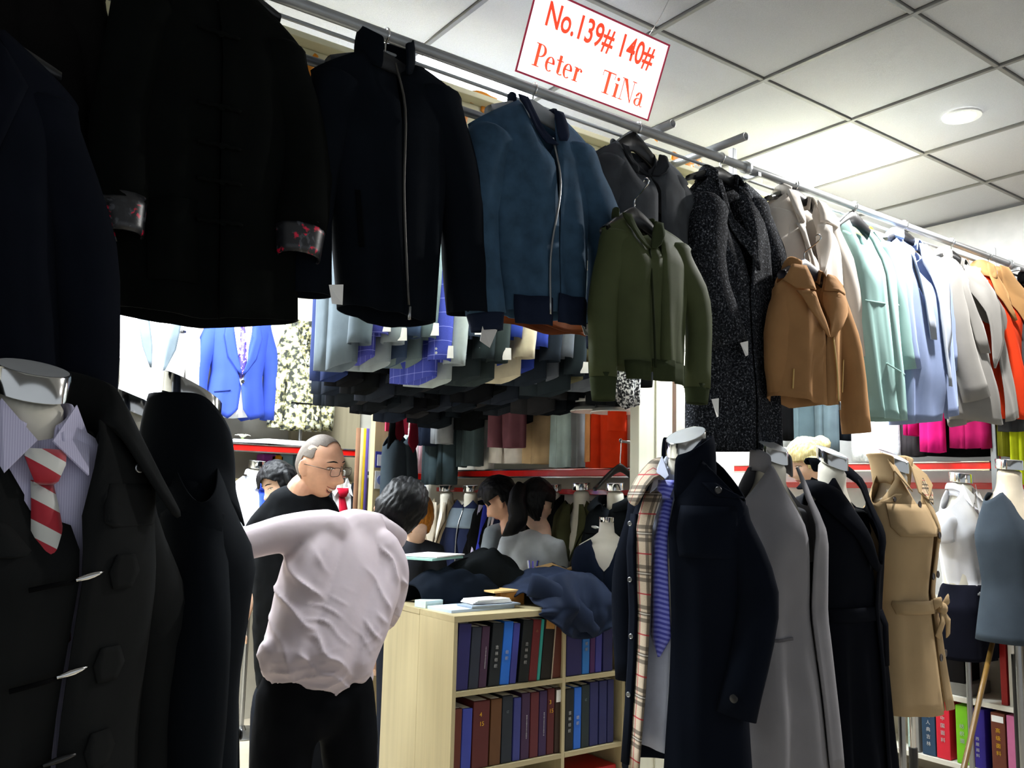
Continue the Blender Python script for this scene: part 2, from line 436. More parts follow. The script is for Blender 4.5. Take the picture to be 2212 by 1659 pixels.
# ------------------------------------------------------------------ room shell
FLOORM = NB('floor_tile')
_n = FLOORM.noise(3, 3); FLOORM.col(FLOORM.ramp(_n, [(.3, lin('#a89c88')), (.7, lin('#c2b7a3'))])); FLOORM.b.inputs['Roughness'].default_value = .35
struct(box('floor', (3.5, 3, -.05), (13, 10, .1), FLOORM.m, None, None, 0), 'beige polished market floor')
TILEM = NB('ceiling_tile_mat')
_n = TILEM.noise(420, 2); TILEM.col(TILEM.ramp(_n, [(.3, lin('#a7a8aa')), (.7, lin('#b4b5b7'))])); TILEM.b.inputs['Roughness'].default_value = .8; TILEM.bump(_n, .35, .002)
BARM = plain('#706f6b', .5)
ceil = struct(box('ceiling', (3.5, 3, CEIL+.09), (13, 10, .06), plain('#6d6c6a', .9), None, None, 0), 'suspended grid ceiling of pale tiles')
GX0, GDX, GY0, GDY = 2.741, .6, 2.107, .6252
XI = range(-6, 11); YI = range(-4, 7)
PANELS = {(1, 0): 'square LED ceiling panel glowing beyond the clothes rail', (-2, 1): None, (-2, 3): None, (-4, 4): None, (1, 3): None, (-4, 2): None, (3, 2): None}
me_t = None
for i in XI:
    for j in YI:
        if (i, j) in PANELS: continue
        c = (GX0+(i+.5)*GDX, GY0+(j+.5)*GDY, CEIL+.012)
        if i == 1 and j == -1:      # tile with the downlight hole: same tile, lamp sits just under it
            pass
        if me_t is None:
            o = box('ceiling_tile', (0, 0, 0), (GDX-.022, GDY-.022, .016), TILEM.m, ceil, None, .003); me_t = o.data
        else:
            o = bpy.data.objects.new('ceiling_tile', me_t); COL.objects.link(o); o.parent = ceil
        o.location = Vector(c)-Vector(ceil.location)
for i in list(XI)+[XI[-1]+1]:
    o = box('ceiling_grid_bar', Vector((GX0+i*GDX, GY0+1.5*GDY, CEIL))-ceil.location, (.018, GDY*11, .012), BARM, ceil, None, .002)
for j in list(YI)+[YI[-1]+1]:
    o = box('ceiling_grid_bar', Vector((GX0+2.5*GDX, GY0+j*GDY, CEIL+.002))-ceil.location, (GDX*17, .018, .012), BARM, ceil, None, .002)
LEDM = emit('led_panel', (.95, .98, 1, 1), 14)
powers = {(1, 0): 62, (-2, 1): 85, (-2, 3): 110, (-4, 4): 150, (1, 3): 70, (-4, 2): 45, (3, 2): 75}
names = {(1, 0): 'square LED panel glowing in the ceiling above the cream coat', (-2, 1): 'LED ceiling panel behind the blue bomber jacket', (-2, 3): 'LED ceiling panel over the overhead suit racks',
         (-4, 4): 'LED ceiling panel over the white tailcoat', (1, 3): 'LED ceiling panel beyond the partition column', (-4, 2): 'LED ceiling panel behind the black jackets', (3, 2): 'LED ceiling panel over the second stall'}
for (i, j), pw in powers.items():
    c = Vector((GX0+(i+.5)*GDX, GY0+(j+.5)*GDY, CEIL))
    r = thing('ceiling_light_panel', names[(i, j)], 'ceiling light', c, 'LED ceiling panels')
    bm = bmesh.new(); w, h = GDX-.02, GDY-.02
    for (cx, cy, sx, sy) in ((0, h/2-.012, w, .024), (0, -h/2+.012, w, .024), (w/2-.012, 0, .024, h-.048), (-w/2+.012, 0, .024, h-.048)):
        bm_box(bm, (cx, cy, .008), (sx, sy, .02))
    me = bpy.data.meshes.new('frame'); bm.to_mesh(me); bm.free(); link('frame', me, WHITEPL, r)
    d = box('diffuser', (0, 0, .012), (w-.05, h-.05, .006), LEDM, r, None, 0)
    lamp('panel_light', c+Vector((0, 0, -.012)), w-.06, h-.06, pw)
DLM = emit('downlight_led', (1, 1, .98, 1), 30)
for k, (x, y, lab) in enumerate(((3.66, 1.78, 'round recessed downlight shining in the ceiling over the aisle'), (6.06, 1.4, 'round downlight farther along the aisle'))):
    r = thing('downlight', lab, 'ceiling light', (x, y, CEIL-.004))
    lathe('trim_ring', [(.056, .004), (.056, -.004), (.078, -.004), (.08, .004)], WHITEPL, r, 28, None, 1, 1, False)
    lathe('led_disc', [(.054, -.002), (.054, .004)], DLM, r, 28)
    l = bpy.data.lights.new('downlight_lamp', 'AREA'); l.shape = 'DISK'; l.size = .1; l.energy = 45; l.color = (1, .98, .95)
    o = bpy.data.objects.new('downlight_lamp', l); COL.objects.link(o); o.location = (x, y, CEIL-.016)
WALLM = NB('wall_paint'); _n = WALLM.noise(6, 4); WALLM.col(WALLM.ramp(_n, [(.3, lin('#a8a498')), (.7, lin('#b6b2a6'))])); WALLM.b.inputs['Roughness'].default_value = .8
WALLD = plain('#b4b3b0', .8)
struct(box('wall_back', (1.1, 5.68, 1.55), (4.7, .1, 3.1), WALLM.m, None, None, 0), 'white back wall of the first stall')
struct(box('wall_right', (3.36, 4.38, 1.55), (.06, 2.5, 3.1), WALLM.m, None, None, 0), 'partition wall between the stalls')
struct(box('wall_left', (-1.3, 3.9, 1.55), (.06, 3.6, 3.1), WALLM.m, None, None, 0), 'left wall of the first stall')
struct(box('wall_far', (5.02, 3.2, 1.55), (.06, 2.3, 3.1), WALLD, None, None, 0), 'end wall of the second stall')
struct(box('wall_rear', (4.2, 4.4, 1.55), (1.6, .06, 3.1), WALLM.m, None, None, 0), 'rear wall of the second stall')
# the cream column at the front end of the partition
COLM = woodm('cream_column', '#eae9d6', 'Z', .4, .04)
colr = struct(box('column', (3.0, 2.98, 1.55), (.225, .06, 3.1), COLM, None, None, .004), 'cream panelled column at the end of the partition')
box('cover_strip', Vector((.0, -.034, 0)), (.01, .008, 3.1), COLM, colr)
# ------------------------------------------------------------------ front rail, fascia and braces
RY, RZ = 2.1, 2.722
RAILM = plain('#a2a4a5', .35, .35)
rr = tag(tube('clothes_rail', [(-.6, 0, 0), (3, 0, 0), (7.5, 0, 0)], .0165, RAILM, None, 16, ZV), 'long grey steel clothes rail along the stall front', 'rail'); rr.location = (0, RY, RZ)
rr2 = tag(tube('support_tube', [(-.6, 0, 0), (3, 0, 0), (7.5, 0, 0)], .006, RAILM, None, 10, ZV), 'thin steel wire tube just under the front clothes rail', 'rail'); rr2.location = (0, RY+.05, RZ-.02)
rr3 = tag(tube('lower_rail', [(-.6, 0, 0), (1, 0, 0), (2.42, 0, 0)], .014, plain('#5d6063', .4, .4), None, 14, ZV), 'dark lower clothes rail under the cream fascia', 'rail'); rr3.location = (0, RY+.14, RZ-.07)
fa = thing('fascia', 'cream fascia board with orange lettering behind the front rail', 'fascia', (2.9, 2.4, 2.7))
box('board', (0, .0, -.02), (8, .03, .17), CREAM, fa, None, .004)
box('ledge', (0, -.03, .075), (8, .07, .02), CREAM, fa, None, .004)
box('lower_board', (0, .02, -.26), (8, .012, .3), plain('#f4f1e2', .3), fa, None, .002)
ORANGE = plain('#e08a12', .4)
def orange_bits():
    # painted orange brush letters on the fascia: each is a plump curved stroke
    spots = [(1000, 262, .05, .9), (1045, 215, .07, .25), (1060, 250, .05, -.5), (1465, 352, .05, -.5), (1490, 362, .035, .6), (1510, 352, .02, 0), (1862, 497, .05, -.35), (1885, 505, .035, -.2), (2090, 570, .05, -.4), (668, 150, .07, 1.2), (1420, 300, .02, 0)]
    for x, y, L, an in spots:
        p = at(x, y, Y=2.38); v = Vector((math.cos(an), 0, math.sin(an)))
        P = [p-v*L*.9, p-v*L*.4+Vector((0, 0, .008)), p+v*L*.3+Vector((0, 0, .008)), p+v*L*.8]
        P = spline([tuple(q-fa.location) for q in P], 8)
        o = tube('letter_stroke', P, [(.008+.016*math.sin(PI*min(1, (i+1)/7)), .004) for i in range(9)], ORANGE, fa, 10, YV)
orange_bits()
for nm, x, y0, y1 in (('first', 2.163, 2.05, 2.5), ('second', 2.446, 1.96, 2.5)):
    o = tag(tube('cross_tube', [(0, y0, 0), (0, (y0+y1)/2, 0), (0, y1, 0)], .014, RAILM, None, 14, ZV, False, 0, 0, .003),
            'short grey cross tube poking out above the rail '+('under the sign' if nm == 'first' else 'beside the grey post'), 'rail'); o.location = (x, 0, RZ+.034)
def bracket(x, label):
    r = thing('rail_bracket', label, 'bracket', (x, RY, RZ))
    box('post', (.03, .09, -.06), (.022, .022, .34), DULLSTEEL, r)
    box('arm', (.03, .03, -.03), (.018, .14, .018), DULLSTEEL, r)
    tube('clip', [(-.012, 0, 0), (.012, 0, 0)], .024, plain('#c9cbcc', .3, .6), r, 16, ZV)
bracket(2.62, 'grey rail bracket and post between tweed coat and cream coat')
bracket(4.75, 'grey rail bracket and post at the far right end')
# ------------------------------------------------------------------ the sign
SB = Vector((1.51, 2.1, 2.76)); SU = Vector((1, 0, 0)); SVv = Vector((0, -.105, .24)); SN = SU.cross(SVv).normalized(); SV_ = SVv.normalized()
SW, SH = .58, SVv.length
sign = thing('hanging_sign', 'white hanging sign with red stall number and two names', 'sign', SB)
M3 = Matrix((SU, SV_, SU.cross(SV_))).transposed()
sign.rotation_euler = M3.to_euler()
SGN = NB('translucent_acrylic'); SGN.b.inputs['Roughness'].default_value = .35; SGN.col((.96, .96, .97, 1))
_tr = SGN.n('ShaderNodeBsdfTranslucent'); _tr.inputs[0].default_value = (.97, .97, .98, 1); _mx = SGN.n('ShaderNodeMixShader'); _mx.inputs[0].default_value = .55
SGN.L.new(SGN.b.outputs[0], _mx.inputs[1]); SGN.L.new(_tr.outputs[0], _mx.inputs[2]); SGN.L.new(_mx.outputs[0], SGN.t.nodes['Material Output'].inputs[0])
mesh('panel', [(0, 0, 0), (SW, 0, 0), (SW, SH, 0), (0, SH, 0)], [(0, 1, 2, 3)], SGN.m, sign, False)
for nm, c, s in (('border', (SW/2, .003, .0015), (SW, .006, .003)), ('border', (SW/2, SH-.003, .0015), (SW, .006, .003)), ('border', (.003, SH/2, .0015), (.006, SH-.012, .003)), ('border', (SW-.003, SH/2, .0015), (.006, SH-.012, .003))):
    box(nm, c, s, plain('#d3264f', .4), sign, None, 0)
_rb = NB('red_film'); _rb.col(lin('#ff4a2c')); _t2 = _rb.n('ShaderNodeBsdfTranslucent'); _t2.inputs[0].default_value = lin('#ff4a2c'); _m2 = _rb.n('ShaderNodeMixShader'); _m2.inputs[0].default_value = .6
_rb.L.new(_rb.b.outputs[0], _m2.inputs[1]); _rb.L.new(_t2.outputs[0], _m2.inputs[2]); _rb.L.new(_m2.outputs[0], _rb.t.nodes['Material Output'].inputs[0]); RED = _rb.m
def suv(x, y):
    d = ray(x, y); t = (SB-CAM).dot(SN)/d.dot(SN); p = CAM+d*t-SB; return p.dot(SU), p.dot(SV_)
def text_mesh(body, size=1, ext=.0, offset=0.0):
    cu = bpy.data.curves.new('txt', 'FONT'); cu.body = body; cu.size = size; cu.extrude = ext; cu.offset = offset; cu.resolution_u = 4; cu.space_line = .75
    o = bpy.data.objects.new('txt', cu); COL.objects.link(o)
    dg = bpy.context.evaluated_depsgraph_get(); me = bpy.data.meshes.new_from_object(o.evaluated_get(dg))
    bpy.data.objects.remove(o); return me
def text(name, body, parent, u0, v0, u1, v1, mat, dz=.002, bold=0.0, plane='xy', rot=None):
    """text stretched to the box (u0,v0)-(u1,v1) of the parent's xy plane"""
    me = text_mesh(body, 1, .002, bold)
    xs = [v.co.x for v in me.vertices]; ys = [v.co.y for v in me.vertices]
    x0, x1, y0, y1 = min(xs), max(xs), min(ys), max(ys)
    for v in me.vertices:
        v.co.x = u0+(v.co.x-x0)/(x1-x0)*(u1-u0); v.co.y = v0+(v.co.y-y0)/(y1-y0)*(v1-v0); v.co.z = dz+v.co.z*.5
    me.materials.clear()
    return link(name, me, mat, parent)
def text_row(body, parent, u0, v0, u1, v1, mat, bold=0.0, part='letter'):
    def rng(me): xs = [v.co.x for v in me.vertices]; ys = [v.co.y for v in me.vertices]; return min(xs), max(xs), min(ys), max(ys)
    x0, x1, y0, y1 = rng(text_mesh(body, 1, 0, bold))
    for n, c_ in enumerate(body):
        if c_ == ' ': continue
        me = text_mesh(c_, 1, 0, bold); off = rng(text_mesh(body[:n+1], 1, 0, bold))[1]-rng(me)[1]
        for v in me.vertices: v.co = Vector((u0+(v.co.x+off-x0)/(x1-x0)*(u1-u0), v0+(v.co.y-y0)/(y1-y0)*(v1-v0), .002+v.co.z*.5))
        me.materials.clear(); link(part, me, mat, parent)
text_row('No.139# 140#', sign, .063, .153, .526, .236, RED, .018)
# serif lettering for the names, drawn from stems, slabs and bowls
def glyph(ch):
    R = []; A = []      # rectangles (x0,y0,x1,y1) / polygons
    def rect(x0, y0, x1, y1): A.append([(x0, y0), (x1, y0), (x1, y1), (x0, y1)])
    def bowl(cx, cy, rx, ry, tx, ty, a0, a1, n=16):
        for i in range(n):
            p = a0+(a1-a0)*i/n; q = a0+(a1-a0)*(i+1)/n
            A.append([(cx+rx*math.cos(p), cy+ry*math.sin(p)), (cx+rx*math.cos(q), cy+ry*math.sin(q)), (cx+(rx-tx)*math.cos(q), cy+(ry-ty)*math.sin(q)), (cx+(rx-tx)*math.cos(p), cy+(ry-ty)*math.sin(p))][::-1])
    w = .17
    if ch == 'P':
        rect(.1, 0, .1+w, 1); rect(0, 0, .38, .05); rect(0, .95, .3, 1); bowl(.3, .72, .32, .28, .15, .05, -PI/2, PI/2); rect(.27, .95, .31, 1); rect(.27, .44, .31, .49); adv = .66
    elif ch == 'e':
        bowl(.26, .31, .26, .33, .15, .05, .12, PI*1.72, 20); rect(.08, .33, .5, .39); bowl(.26, .36, .25, .28, .1, .05, -.02, PI/2); adv = .58
    elif ch == 't':
        rect(.1, .1, .1+w, .85); rect(0, .58, .38, .64); bowl(.29, .12, .19, .12, .13, .05, PI, PI*1.85, 10); adv = .42
    elif ch == 'r':
        rect(.08, 0, .08+w, .62); rect(0, 0, .34, .05); rect(0, .58, .2, .63); bowl(.34, .45, .14, .18, .1, .06, .3, PI, 10); bowl(.42, .52, .07, .07, .069, .069, 0, 2*PI, 10); adv = .52
    elif ch == 'T':
        rect(.27, 0, .27+w, 1); rect(.15, 0, .57, .05); rect(0, .94, .72, 1); rect(0, .74, .04, .97); rect(.68, .74, .72, .97); adv = .76
    elif ch == 'i':
        rect(.06, 0, .06+w, .62); rect(0, 0, .3, .05); rect(0, .57, .15, .62); bowl(.14, .82, .09, .09, .089, .089, 0, 2*PI, 12); adv = .34
    elif ch == 'N':
        rect(.1, 0, .15, 1); rect(0, 0, .26, .05); rect(0, .95, .25, 1); A.append([(.1, 1), (.31, 1), (.76, 0), (.7, 0)][::-1]); A.append([(.1, 1), (.7, 0), (.7, .05), (.12, .95)]); rect(.7, 0, .75, 1); rect(.6, .95, .86, 1); adv = .9
    elif ch == 'a':
        rect(.32, .06, .32+.15, .45); bowl(.28, .44, .19, .2, .15, .05, 0, PI*.95, 12); bowl(.24, .18, .22, .19, .13, .05, PI*.35, PI*1.75, 16); bowl(.5, .08, .1, .08, .06, .045, PI, PI*1.9, 8); bowl(.12, .45, .06, .06, .059, .059, 0, 2*PI, 10); adv = .62
    else: adv = .6
    return A, adv
def serif_text(name, s, parent, u0, v0, u1, cap, mat):
    total = sum(glyph(c)[1] for c in s); kx = (u1-u0)/total; x = u0
    for c in s:
        V = []; Fc = []
        A, adv = glyph(c)
        for poly in A:
            b = len(V)
            for px, py in poly: V.append((x+px*kx, v0+py*cap, .0025))
            Fc.append(tuple(range(b, b+len(poly))))
        x += adv*kx
        mesh(name, V, Fc, mat, parent, False)
serif_text('letter', 'Peter', sign, .052, .036, .252, .07, RED)
serif_text('letter', 'TiNa', sign, .334, .034, .536, .072, RED)
for x in (.1, .48):
    tube('wire', [(x, SH, .0), (x, SH+.06, .03), (x, SH+.12, .05)], .0012, CHROME, sign, 6, XV)

# far right: white pole with a dark ball and a white card beyond the rail end
_p = at(2204, 505, Y=2.3); o = thing('display_pole', 'white pole with a black ball top at the upper right edge', 'pole', (_p.x, 2.3, 2.0)); lathe('pole', [(.022, 0), (.022, _p.z-2.0-.02)], WHITEPL, o, 16); lathe('ball', [(.004, _p.z-2.0-.028), (.022, _p.z-2.0-.015), (.026, _p.z-2.0), (.02, _p.z-2.0+.016), (.004, _p.z-2.0+.024)], BLACKPL, o, 16)
_p = at(2160, 552, Y=2.55); tag(box('white_card', _p, (.2, .006, .12), WHITEPL), 'small white card standing on the fascia at the upper right', 'card')
# ------------------------------------------------------------------ garments on the front rail
RAILG = 'garments hanging along the front rail'
def L(x, y, Y): p = at(x, y, Y=Y); return (p.x, p.z)
def pg(name, label, cat, Y, sh, nk, hem, mat, D=.075, inset=.0, group=RAILG, **kw):
    """garment facing the aisle, landmarks taken on the plane Y: sh=(L,R), nk=(L,R), hem=(L,M,R)"""
    shL, shR = [L(*p, Y) for p in sh]; nkL, nkR = [L(*p, Y) for p in nk]; hl, hm, hr = [L(*p, Y) for p in hem]
    hs = [(-1, hl[1]), (min(.9, max(-.9, (hm[0]-hl[0])/(hr[0]-hl[0])*2-1)), hm[1]), (1, hr[1])]
    def lp(a, b, k): return a+(b-a)*k
    sides = [(0, shL[0], shR[0], D*.6), (.22, lp(shL[0], hl[0], .22)+inset, lp(shR[0], hr[0], .22)-inset, D), (.6, lp(shL[0], hl[0], .6)+inset*.8, lp(shR[0], hr[0], .6)-inset*.8, D), (1, hl[0], hr[0], D*1.05)]
    return Gar(name, label, cat, fr((0, Y)), (shL, shR), (nkL, nkR), sides, hs, mat, group, **kw)
def hg(label, g, Y, rz=RZ, half=.17, drop=.07, up=.02, mat=None, rail=True, tall=.05, d=0.0, rd=None):
    return hanger(label, g.F, g.sN, g.zN+up, half, drop, ((Y-RY) if rd is None else rd, rz, .017) if rail else None, mat, d, tall, 'hangers on the front rail')
BLACK = fabric('#0c0c0d', .85, .15); BLACKV = fabric('#0e0d0d', .8, .4, .3)
# G1 black jacket, far left behind
g = pg('black_jacket', 'plain black jacket at the far left end of the front rail', 'jacket', 2.14, ((-190, -90), (228, -4)), ((-40, -110), (80, -60)), ((-150, 560), (20, 570), (190, 580)), BLACKV, inset=.02, seed=1)
g.sleeve(-1, L(-200, 520, 2.14)); g.sleeve(1, L(205, 480, 2.1), mid=L(232, 230, 2.12), d=.01)
g.collar([(0, 0), (.004, .035)], BLACKV, 2.6)
hg('black hanger of the plain black jacket at far left', g, 2.14)
# G0 navy suit jacket, nearest, far left
NAVYS = fabric('#0e1119', .85, .2)
Y0 = 1.86
g = pg('navy_suit_jacket', 'dark navy suit jacket hanging nearest at the left edge of the picture', 'jacket', Y0, ((-330, 120), (168, 236)), ((-150, 30), (-15, 65)), ((-290, 860), (-60, 880), (150, 890)), NAVYS, D=.09, inset=.03, seed=2, drop=.12, gap=[(0, -.02, .02), (1, 0, .02)])
g.sleeve(1, L(172, 930, Y0), r0=.078, r1=.062, mid=L(172, 560, Y0), d=.012, wob=.06); g.sleeve(-1, L(-330, 900, Y0))
zt = g.zN
g.patch('lapel', [(zt-.02, g.nkL[0]+.0, g.nkL[0]+.02), (zt-.12, g.sN-.11, g.sN-.035), (zt-.3, g.sN-.06, g.sN-.005)], NAVYS); g.patch('lapel', [(zt-.02, g.nkR[0]-.02, g.nkR[0]), (zt-.12, g.sN+.035, g.sN+.11), (zt-.3, g.sN+.005, g.sN+.06)], NAVYS)
g.button(g.sN+.005, zt-.34); g.button(g.sN+.005, zt-.44)
hg('black hanger of the navy suit jacket at the left edge', g, Y0)
# G2 black Chinese jacket with frog buttons and brocade cuffs
Y = 2.1
BRO = brocade(); BLK2 = fabric('#0b0d0c', .85, .2, .2)
g = pg('chinese_jacket', 'black Chinese jacket with frog fastenings and red brocade turned-back cuffs', 'jacket', Y, ((248, -20), (652, 122)), ((395, -62), (525, -2)), ((222, 664), (432, 700), (636, 697)), BLK2, D=.08, inset=.012, seed=3, drop=.04, gap=[(0, -.03, -.03), (1, .02, .03)], lap=.006, fold=.011)
s = g.sleeve(-1, L(245, 455, Y), r0=.075, r1=.06, mid=L(256, 250, Y), d=.03, dcuff=.06, cuffmat=BRO, cufflen=.075)
s = g.sleeve(1, L(628, 510, Y), r0=.078, r1=.066, mid=L(645, 330, Y), d=.03, dcuff=.06, cuffmat=BRO, cufflen=.075)
g.collar([(0, -.005), (.002, .03), (.0, .045)], BLK2, 2.8, w=.07)
pk = lambda pts, off=.008, m=BLK2, nm='pocket': g.patch(nm, pts, m, off)
a1, a2 = L(455, 430, Y), L(575, 420, Y)
p0 = L(300, 445, Y); p1 = L(405, 450, Y); p2 = L(300, 615, Y); p3 = L(408, 625, Y)
g.patch('patch_pocket', [(p0[1], p1[1], p0[0], p1[0]), (p2[1], p3[1], p2[0], p3[0])], BLK2, .009)
for yy in (110, 265, 345, 420, 505):
    z = L(470, yy, Y)[1]; sm = L(452, yy, Y)[0]
    P = [g.surf(sm+.05*k/4-.005, z+(.004 if k % 2 else 0), .016) for k in range(-4, 5)]
    tube('frog_button', spline(P, 12), [(.005, .005)]*13, BLK2, g.root, 8, YV)
    g.button(sm, z, .008, BLK2, .018, name='knot_button')
hg('grey-black hanger inside the black Chinese jacket', g, Y, up=.05)
# G3 dark navy zip jacket, stand collar
Y = 2.1
NVZ = fabric('#0d1117', .9, .25)
g = pg('zip_jacket', 'dark navy zip-front jacket with tall stand collar', 'jacket', Y, ((672, 152), (984, 212)), ((772, 118), (888, 148)), ((735, 662), (868, 700), (928, 700)), NVZ, D=.085, inset=.01, seed=4, drop=.05, gap=[(0, .02, .1), (.12, .0, .05), (.25, -.01, .0), (1, -.02, -.01)], fold=.01)
g.sleeve(-1, L(660, 640, Y), r0=.08, r1=.058, mid=L(668, 400, Y), d=.015)
s = g.sleeve(1, L(1002, 680, Y), r0=.085, r1=.066, mid=L(985, 420, Y), d=.02)
g.collar([(0, -.01), (.004, .03), (.0, .065), (-.004, .085)], NVZ, 2.72, w=.085, dn=.065)
g.zipper([L(838, 150, Y), L(842, 260, Y), L(836, 420, Y), L(838, 560, Y), L(842, 672, Y)], plain('#4a4844', .4, .6), .0035)
z0 = L(742, 425, Y); z1 = L(750, 545, Y)
g.patch('pocket', [(z0[1], z0[0], z0[0]+.012), (z1[1], z1[0], z1[0]+.012)], fabric('#07080a'), .006)
p = g.surf(*L(842, 676, Y), .016); tube('zip_pull', [p, p-ZV*.02, p-ZV*.035], .004, STEEL, g.root, 8)
g.card(L(697, 648, Y)[0], L(697, 648, Y)[1], .034, .05, d=.085, tilt=.12)
hg('white wire-hooked hanger of the dark navy zip jacket', g, Y, up=.03, mat=plain('#2a2b2e', .5))
# G4 blue suede bomber
BLU = fabric('#314a60', .8, .6, .28, 700, 22); RIBN = fabric('#1b2233', .9, .2)
g = pg('bomber_jacket', 'petrol blue suede bomber jacket with navy ribbed collar', 'jacket', Y, ((1012, 268), (1272, 330)), ((1112, 222), (1188, 252)), ((1078, 672), (1145, 680), (1252, 688)), BLU, D=.085, inset=.006, seed=5, drop=.085, gap=[(0, -.16, .26), (.1, -.02, .2), (.18, .08, .16), (.5, .1, .17), (.8, .06, .1), (1, .03, .05)], fold=.012)
g.sleeve(-1, L(1042, 680, Y), r0=.082, r1=.06, mid=L(1025, 470, Y), d=.015, cuffmat=RIBN, cufflen=.05)
g.sleeve(1, L(1290, 708, Y), r0=.082, r1=.066, mid=L(1296, 520, Y), d=.03, cuffmat=RIBN, cufflen=.075)
g.collar([(.004, -.01), (.008, .012), (.006, .032)], RIBN, 1.9, w=.078, dn=.06, drop=.06)
def strip(g, Y, rows, mat, off=.014, nm='rib_collar'):
    g.patch(nm, [(L(0.5*(a+b), y, Y)[1], L(a, y, Y)[0], L(b, y, Y)[0]) for y, a, b in rows], mat, off, 4, .006)
strip(g, Y, [(218, 1100, 1120), (250, 1110, 1136), (290, 1128, 1156), (326, 1152, 1172)], RIBN); strip(g, Y, [(252, 1178, 1196), (280, 1178, 1200), (305, 1176, 1196), (320, 1176, 1188)], RIBN)
zb = L(1145, 650, Y)[1]
g.patch('rib_hem', [(L(1100, 645, Y)[1], g.sides[-1][1]+.012, g.sN+.02), (L(1100, 705, Y)[1], g.sides[-1][1]+.02, g.sN+.02)], RIBN, .007)
g.patch('rib_hem', [(L(1200, 650, Y)[1], g.sN+.045, g.sides[-1][2]-.01), (L(1200, 710, Y)[1], g.sN+.045, g.sides[-1][2]-.015)], RIBN, .007)
g.zipper([L(1168, 312, Y), L(1170, 420, Y), L(1148, 560, Y), L(1142, 690, Y)], STEEL, .004)
g.card(L(1240, 718, Y)[0], L(1240, 718, Y)[1], .03, .035, d=.06)
g.card(L(1032, 730, Y)[0], L(1032, 730, Y)[1], .045, .055, plain('#c9c7c4', .8), d=.05, tilt=-.3)
hg('grey padded hanger in the blue bomber jacket', g, Y, up=.035, mat=plain('#8f9498', .6), tall=.06)
# G5 charcoal jacket
Y = 2.12
CHA = fabric('#3d4044', .85, .4, .3, 700, 14)
g = pg('charcoal_jacket', 'charcoal suede crew-neck jacket behind the olive bomber', 'jacket', Y, ((1286, 330), (1474, 390)), ((1322, 308), (1412, 342)), ((1300, 600), (1390, 610), (1478, 610)), CHA, D=.08, seed=6, drop=.1, gap=[(0, 0, .01), (.2, .0, .08), (1, 0, .1)], fold=.008)
g.sleeve(-1, L(1300, 560, Y), r0=.075, r1=.06, mid=L(1296, 450, Y)); g.sleeve(1, L(1486, 560, Y), r0=.08, r1=.06, mid=L(1486, 470, Y))
g.collar([(0, -.012), (.006, .004), (.004, .018)], fabric('#26282b'), 2.9, w=.09, dn=.05)
hg('black hanger standing clear above the charcoal jacket', g, Y, up=.075, tall=.075, half=.15, drop=.13)
strip(g, Y, [(322, 1322, 1338), (350, 1330, 1348), (375, 1352, 1372), (388, 1372, 1384)], fabric('#26282b'), .012); strip(g, Y, [(345, 1404, 1420), (365, 1400, 1416), (382, 1388, 1406), (390, 1384, 1394)], fabric('#26282b'), .012)
# G6 olive bomber hung in front of it
Y = 1.95
OLI = fabric('#434a2f', .6, .3, .15, 800, 10); OLR = fabric('#333a25', .9, .2)
g = pg('olive_bomber', 'small olive green satin bomber jacket hung in front of the charcoal one', 'jacket', Y, ((1303, 492), (1478, 536)), ((1338, 472), (1402, 492)), ((1322, 792), (1390, 800), (1462, 800)), OLI, D=.075, seed=7, drop=.05, gap=[(0, -.14, .2), (.1, -.05, .06), (.2, .0, .0), (1, -.06, -.05)], fold=.011)
g.sleeve(-1, L(1303, 815, Y), r0=.062, r1=.045, mid=L(1303, 650, Y), d=.0, cuffmat=OLR, cufflen=.07)
g.sleeve(1, L(1496, 840, Y), r0=.066, r1=.045, mid=L(1496, 670, Y), d=.02, cuffmat=OLR, cufflen=.05)
g.collar([(.004, -.01), (.008, .012), (.004, .034)], OLR, 1.8, w=.074, dn=.05, drop=.04)
strip(g, Y, [(468, 1326, 1342), (495, 1334, 1352), (525, 1346, 1364), (545, 1362, 1372)], OLR); strip(g, Y, [(488, 1392, 1408), (510, 1386, 1406), (535, 1378, 1394), (546, 1374, 1382)], OLR)
g.patch('rib_hem', [(L(1320, 780, Y)[1], g.sides[-1][1]+.01, g.sN-.002), (L(1330, 822, Y)[1], g.sides[-1][1]+.014, g.sN-.002)], OLR, .006)
g.patch('rib_hem', [(L(1400, 785, Y)[1], g.sN+.006, g.sides[-1][2]-.01), (L(1400, 830, Y)[1], g.sN+.006, g.sides[-1][2]-.014)], OLR, .006)
g.zipper([L(1372, 545, Y), L(1372, 650, Y), L(1374, 800, Y)], fabric('#23281a'), .004)
g.card(L(1522, 883, Y)[0], L(1522, 883, Y)[1], .022, .06, d=.05, tilt=.2)
h = hanger('black hanger of the olive bomber hooked on the charcoal jacket', g.F, g.sN, g.zN+.055, .13, .09, (.05, L(1378, 405, 1.95)[1], .008), None, 0, .06, 'hangers on the front rail')
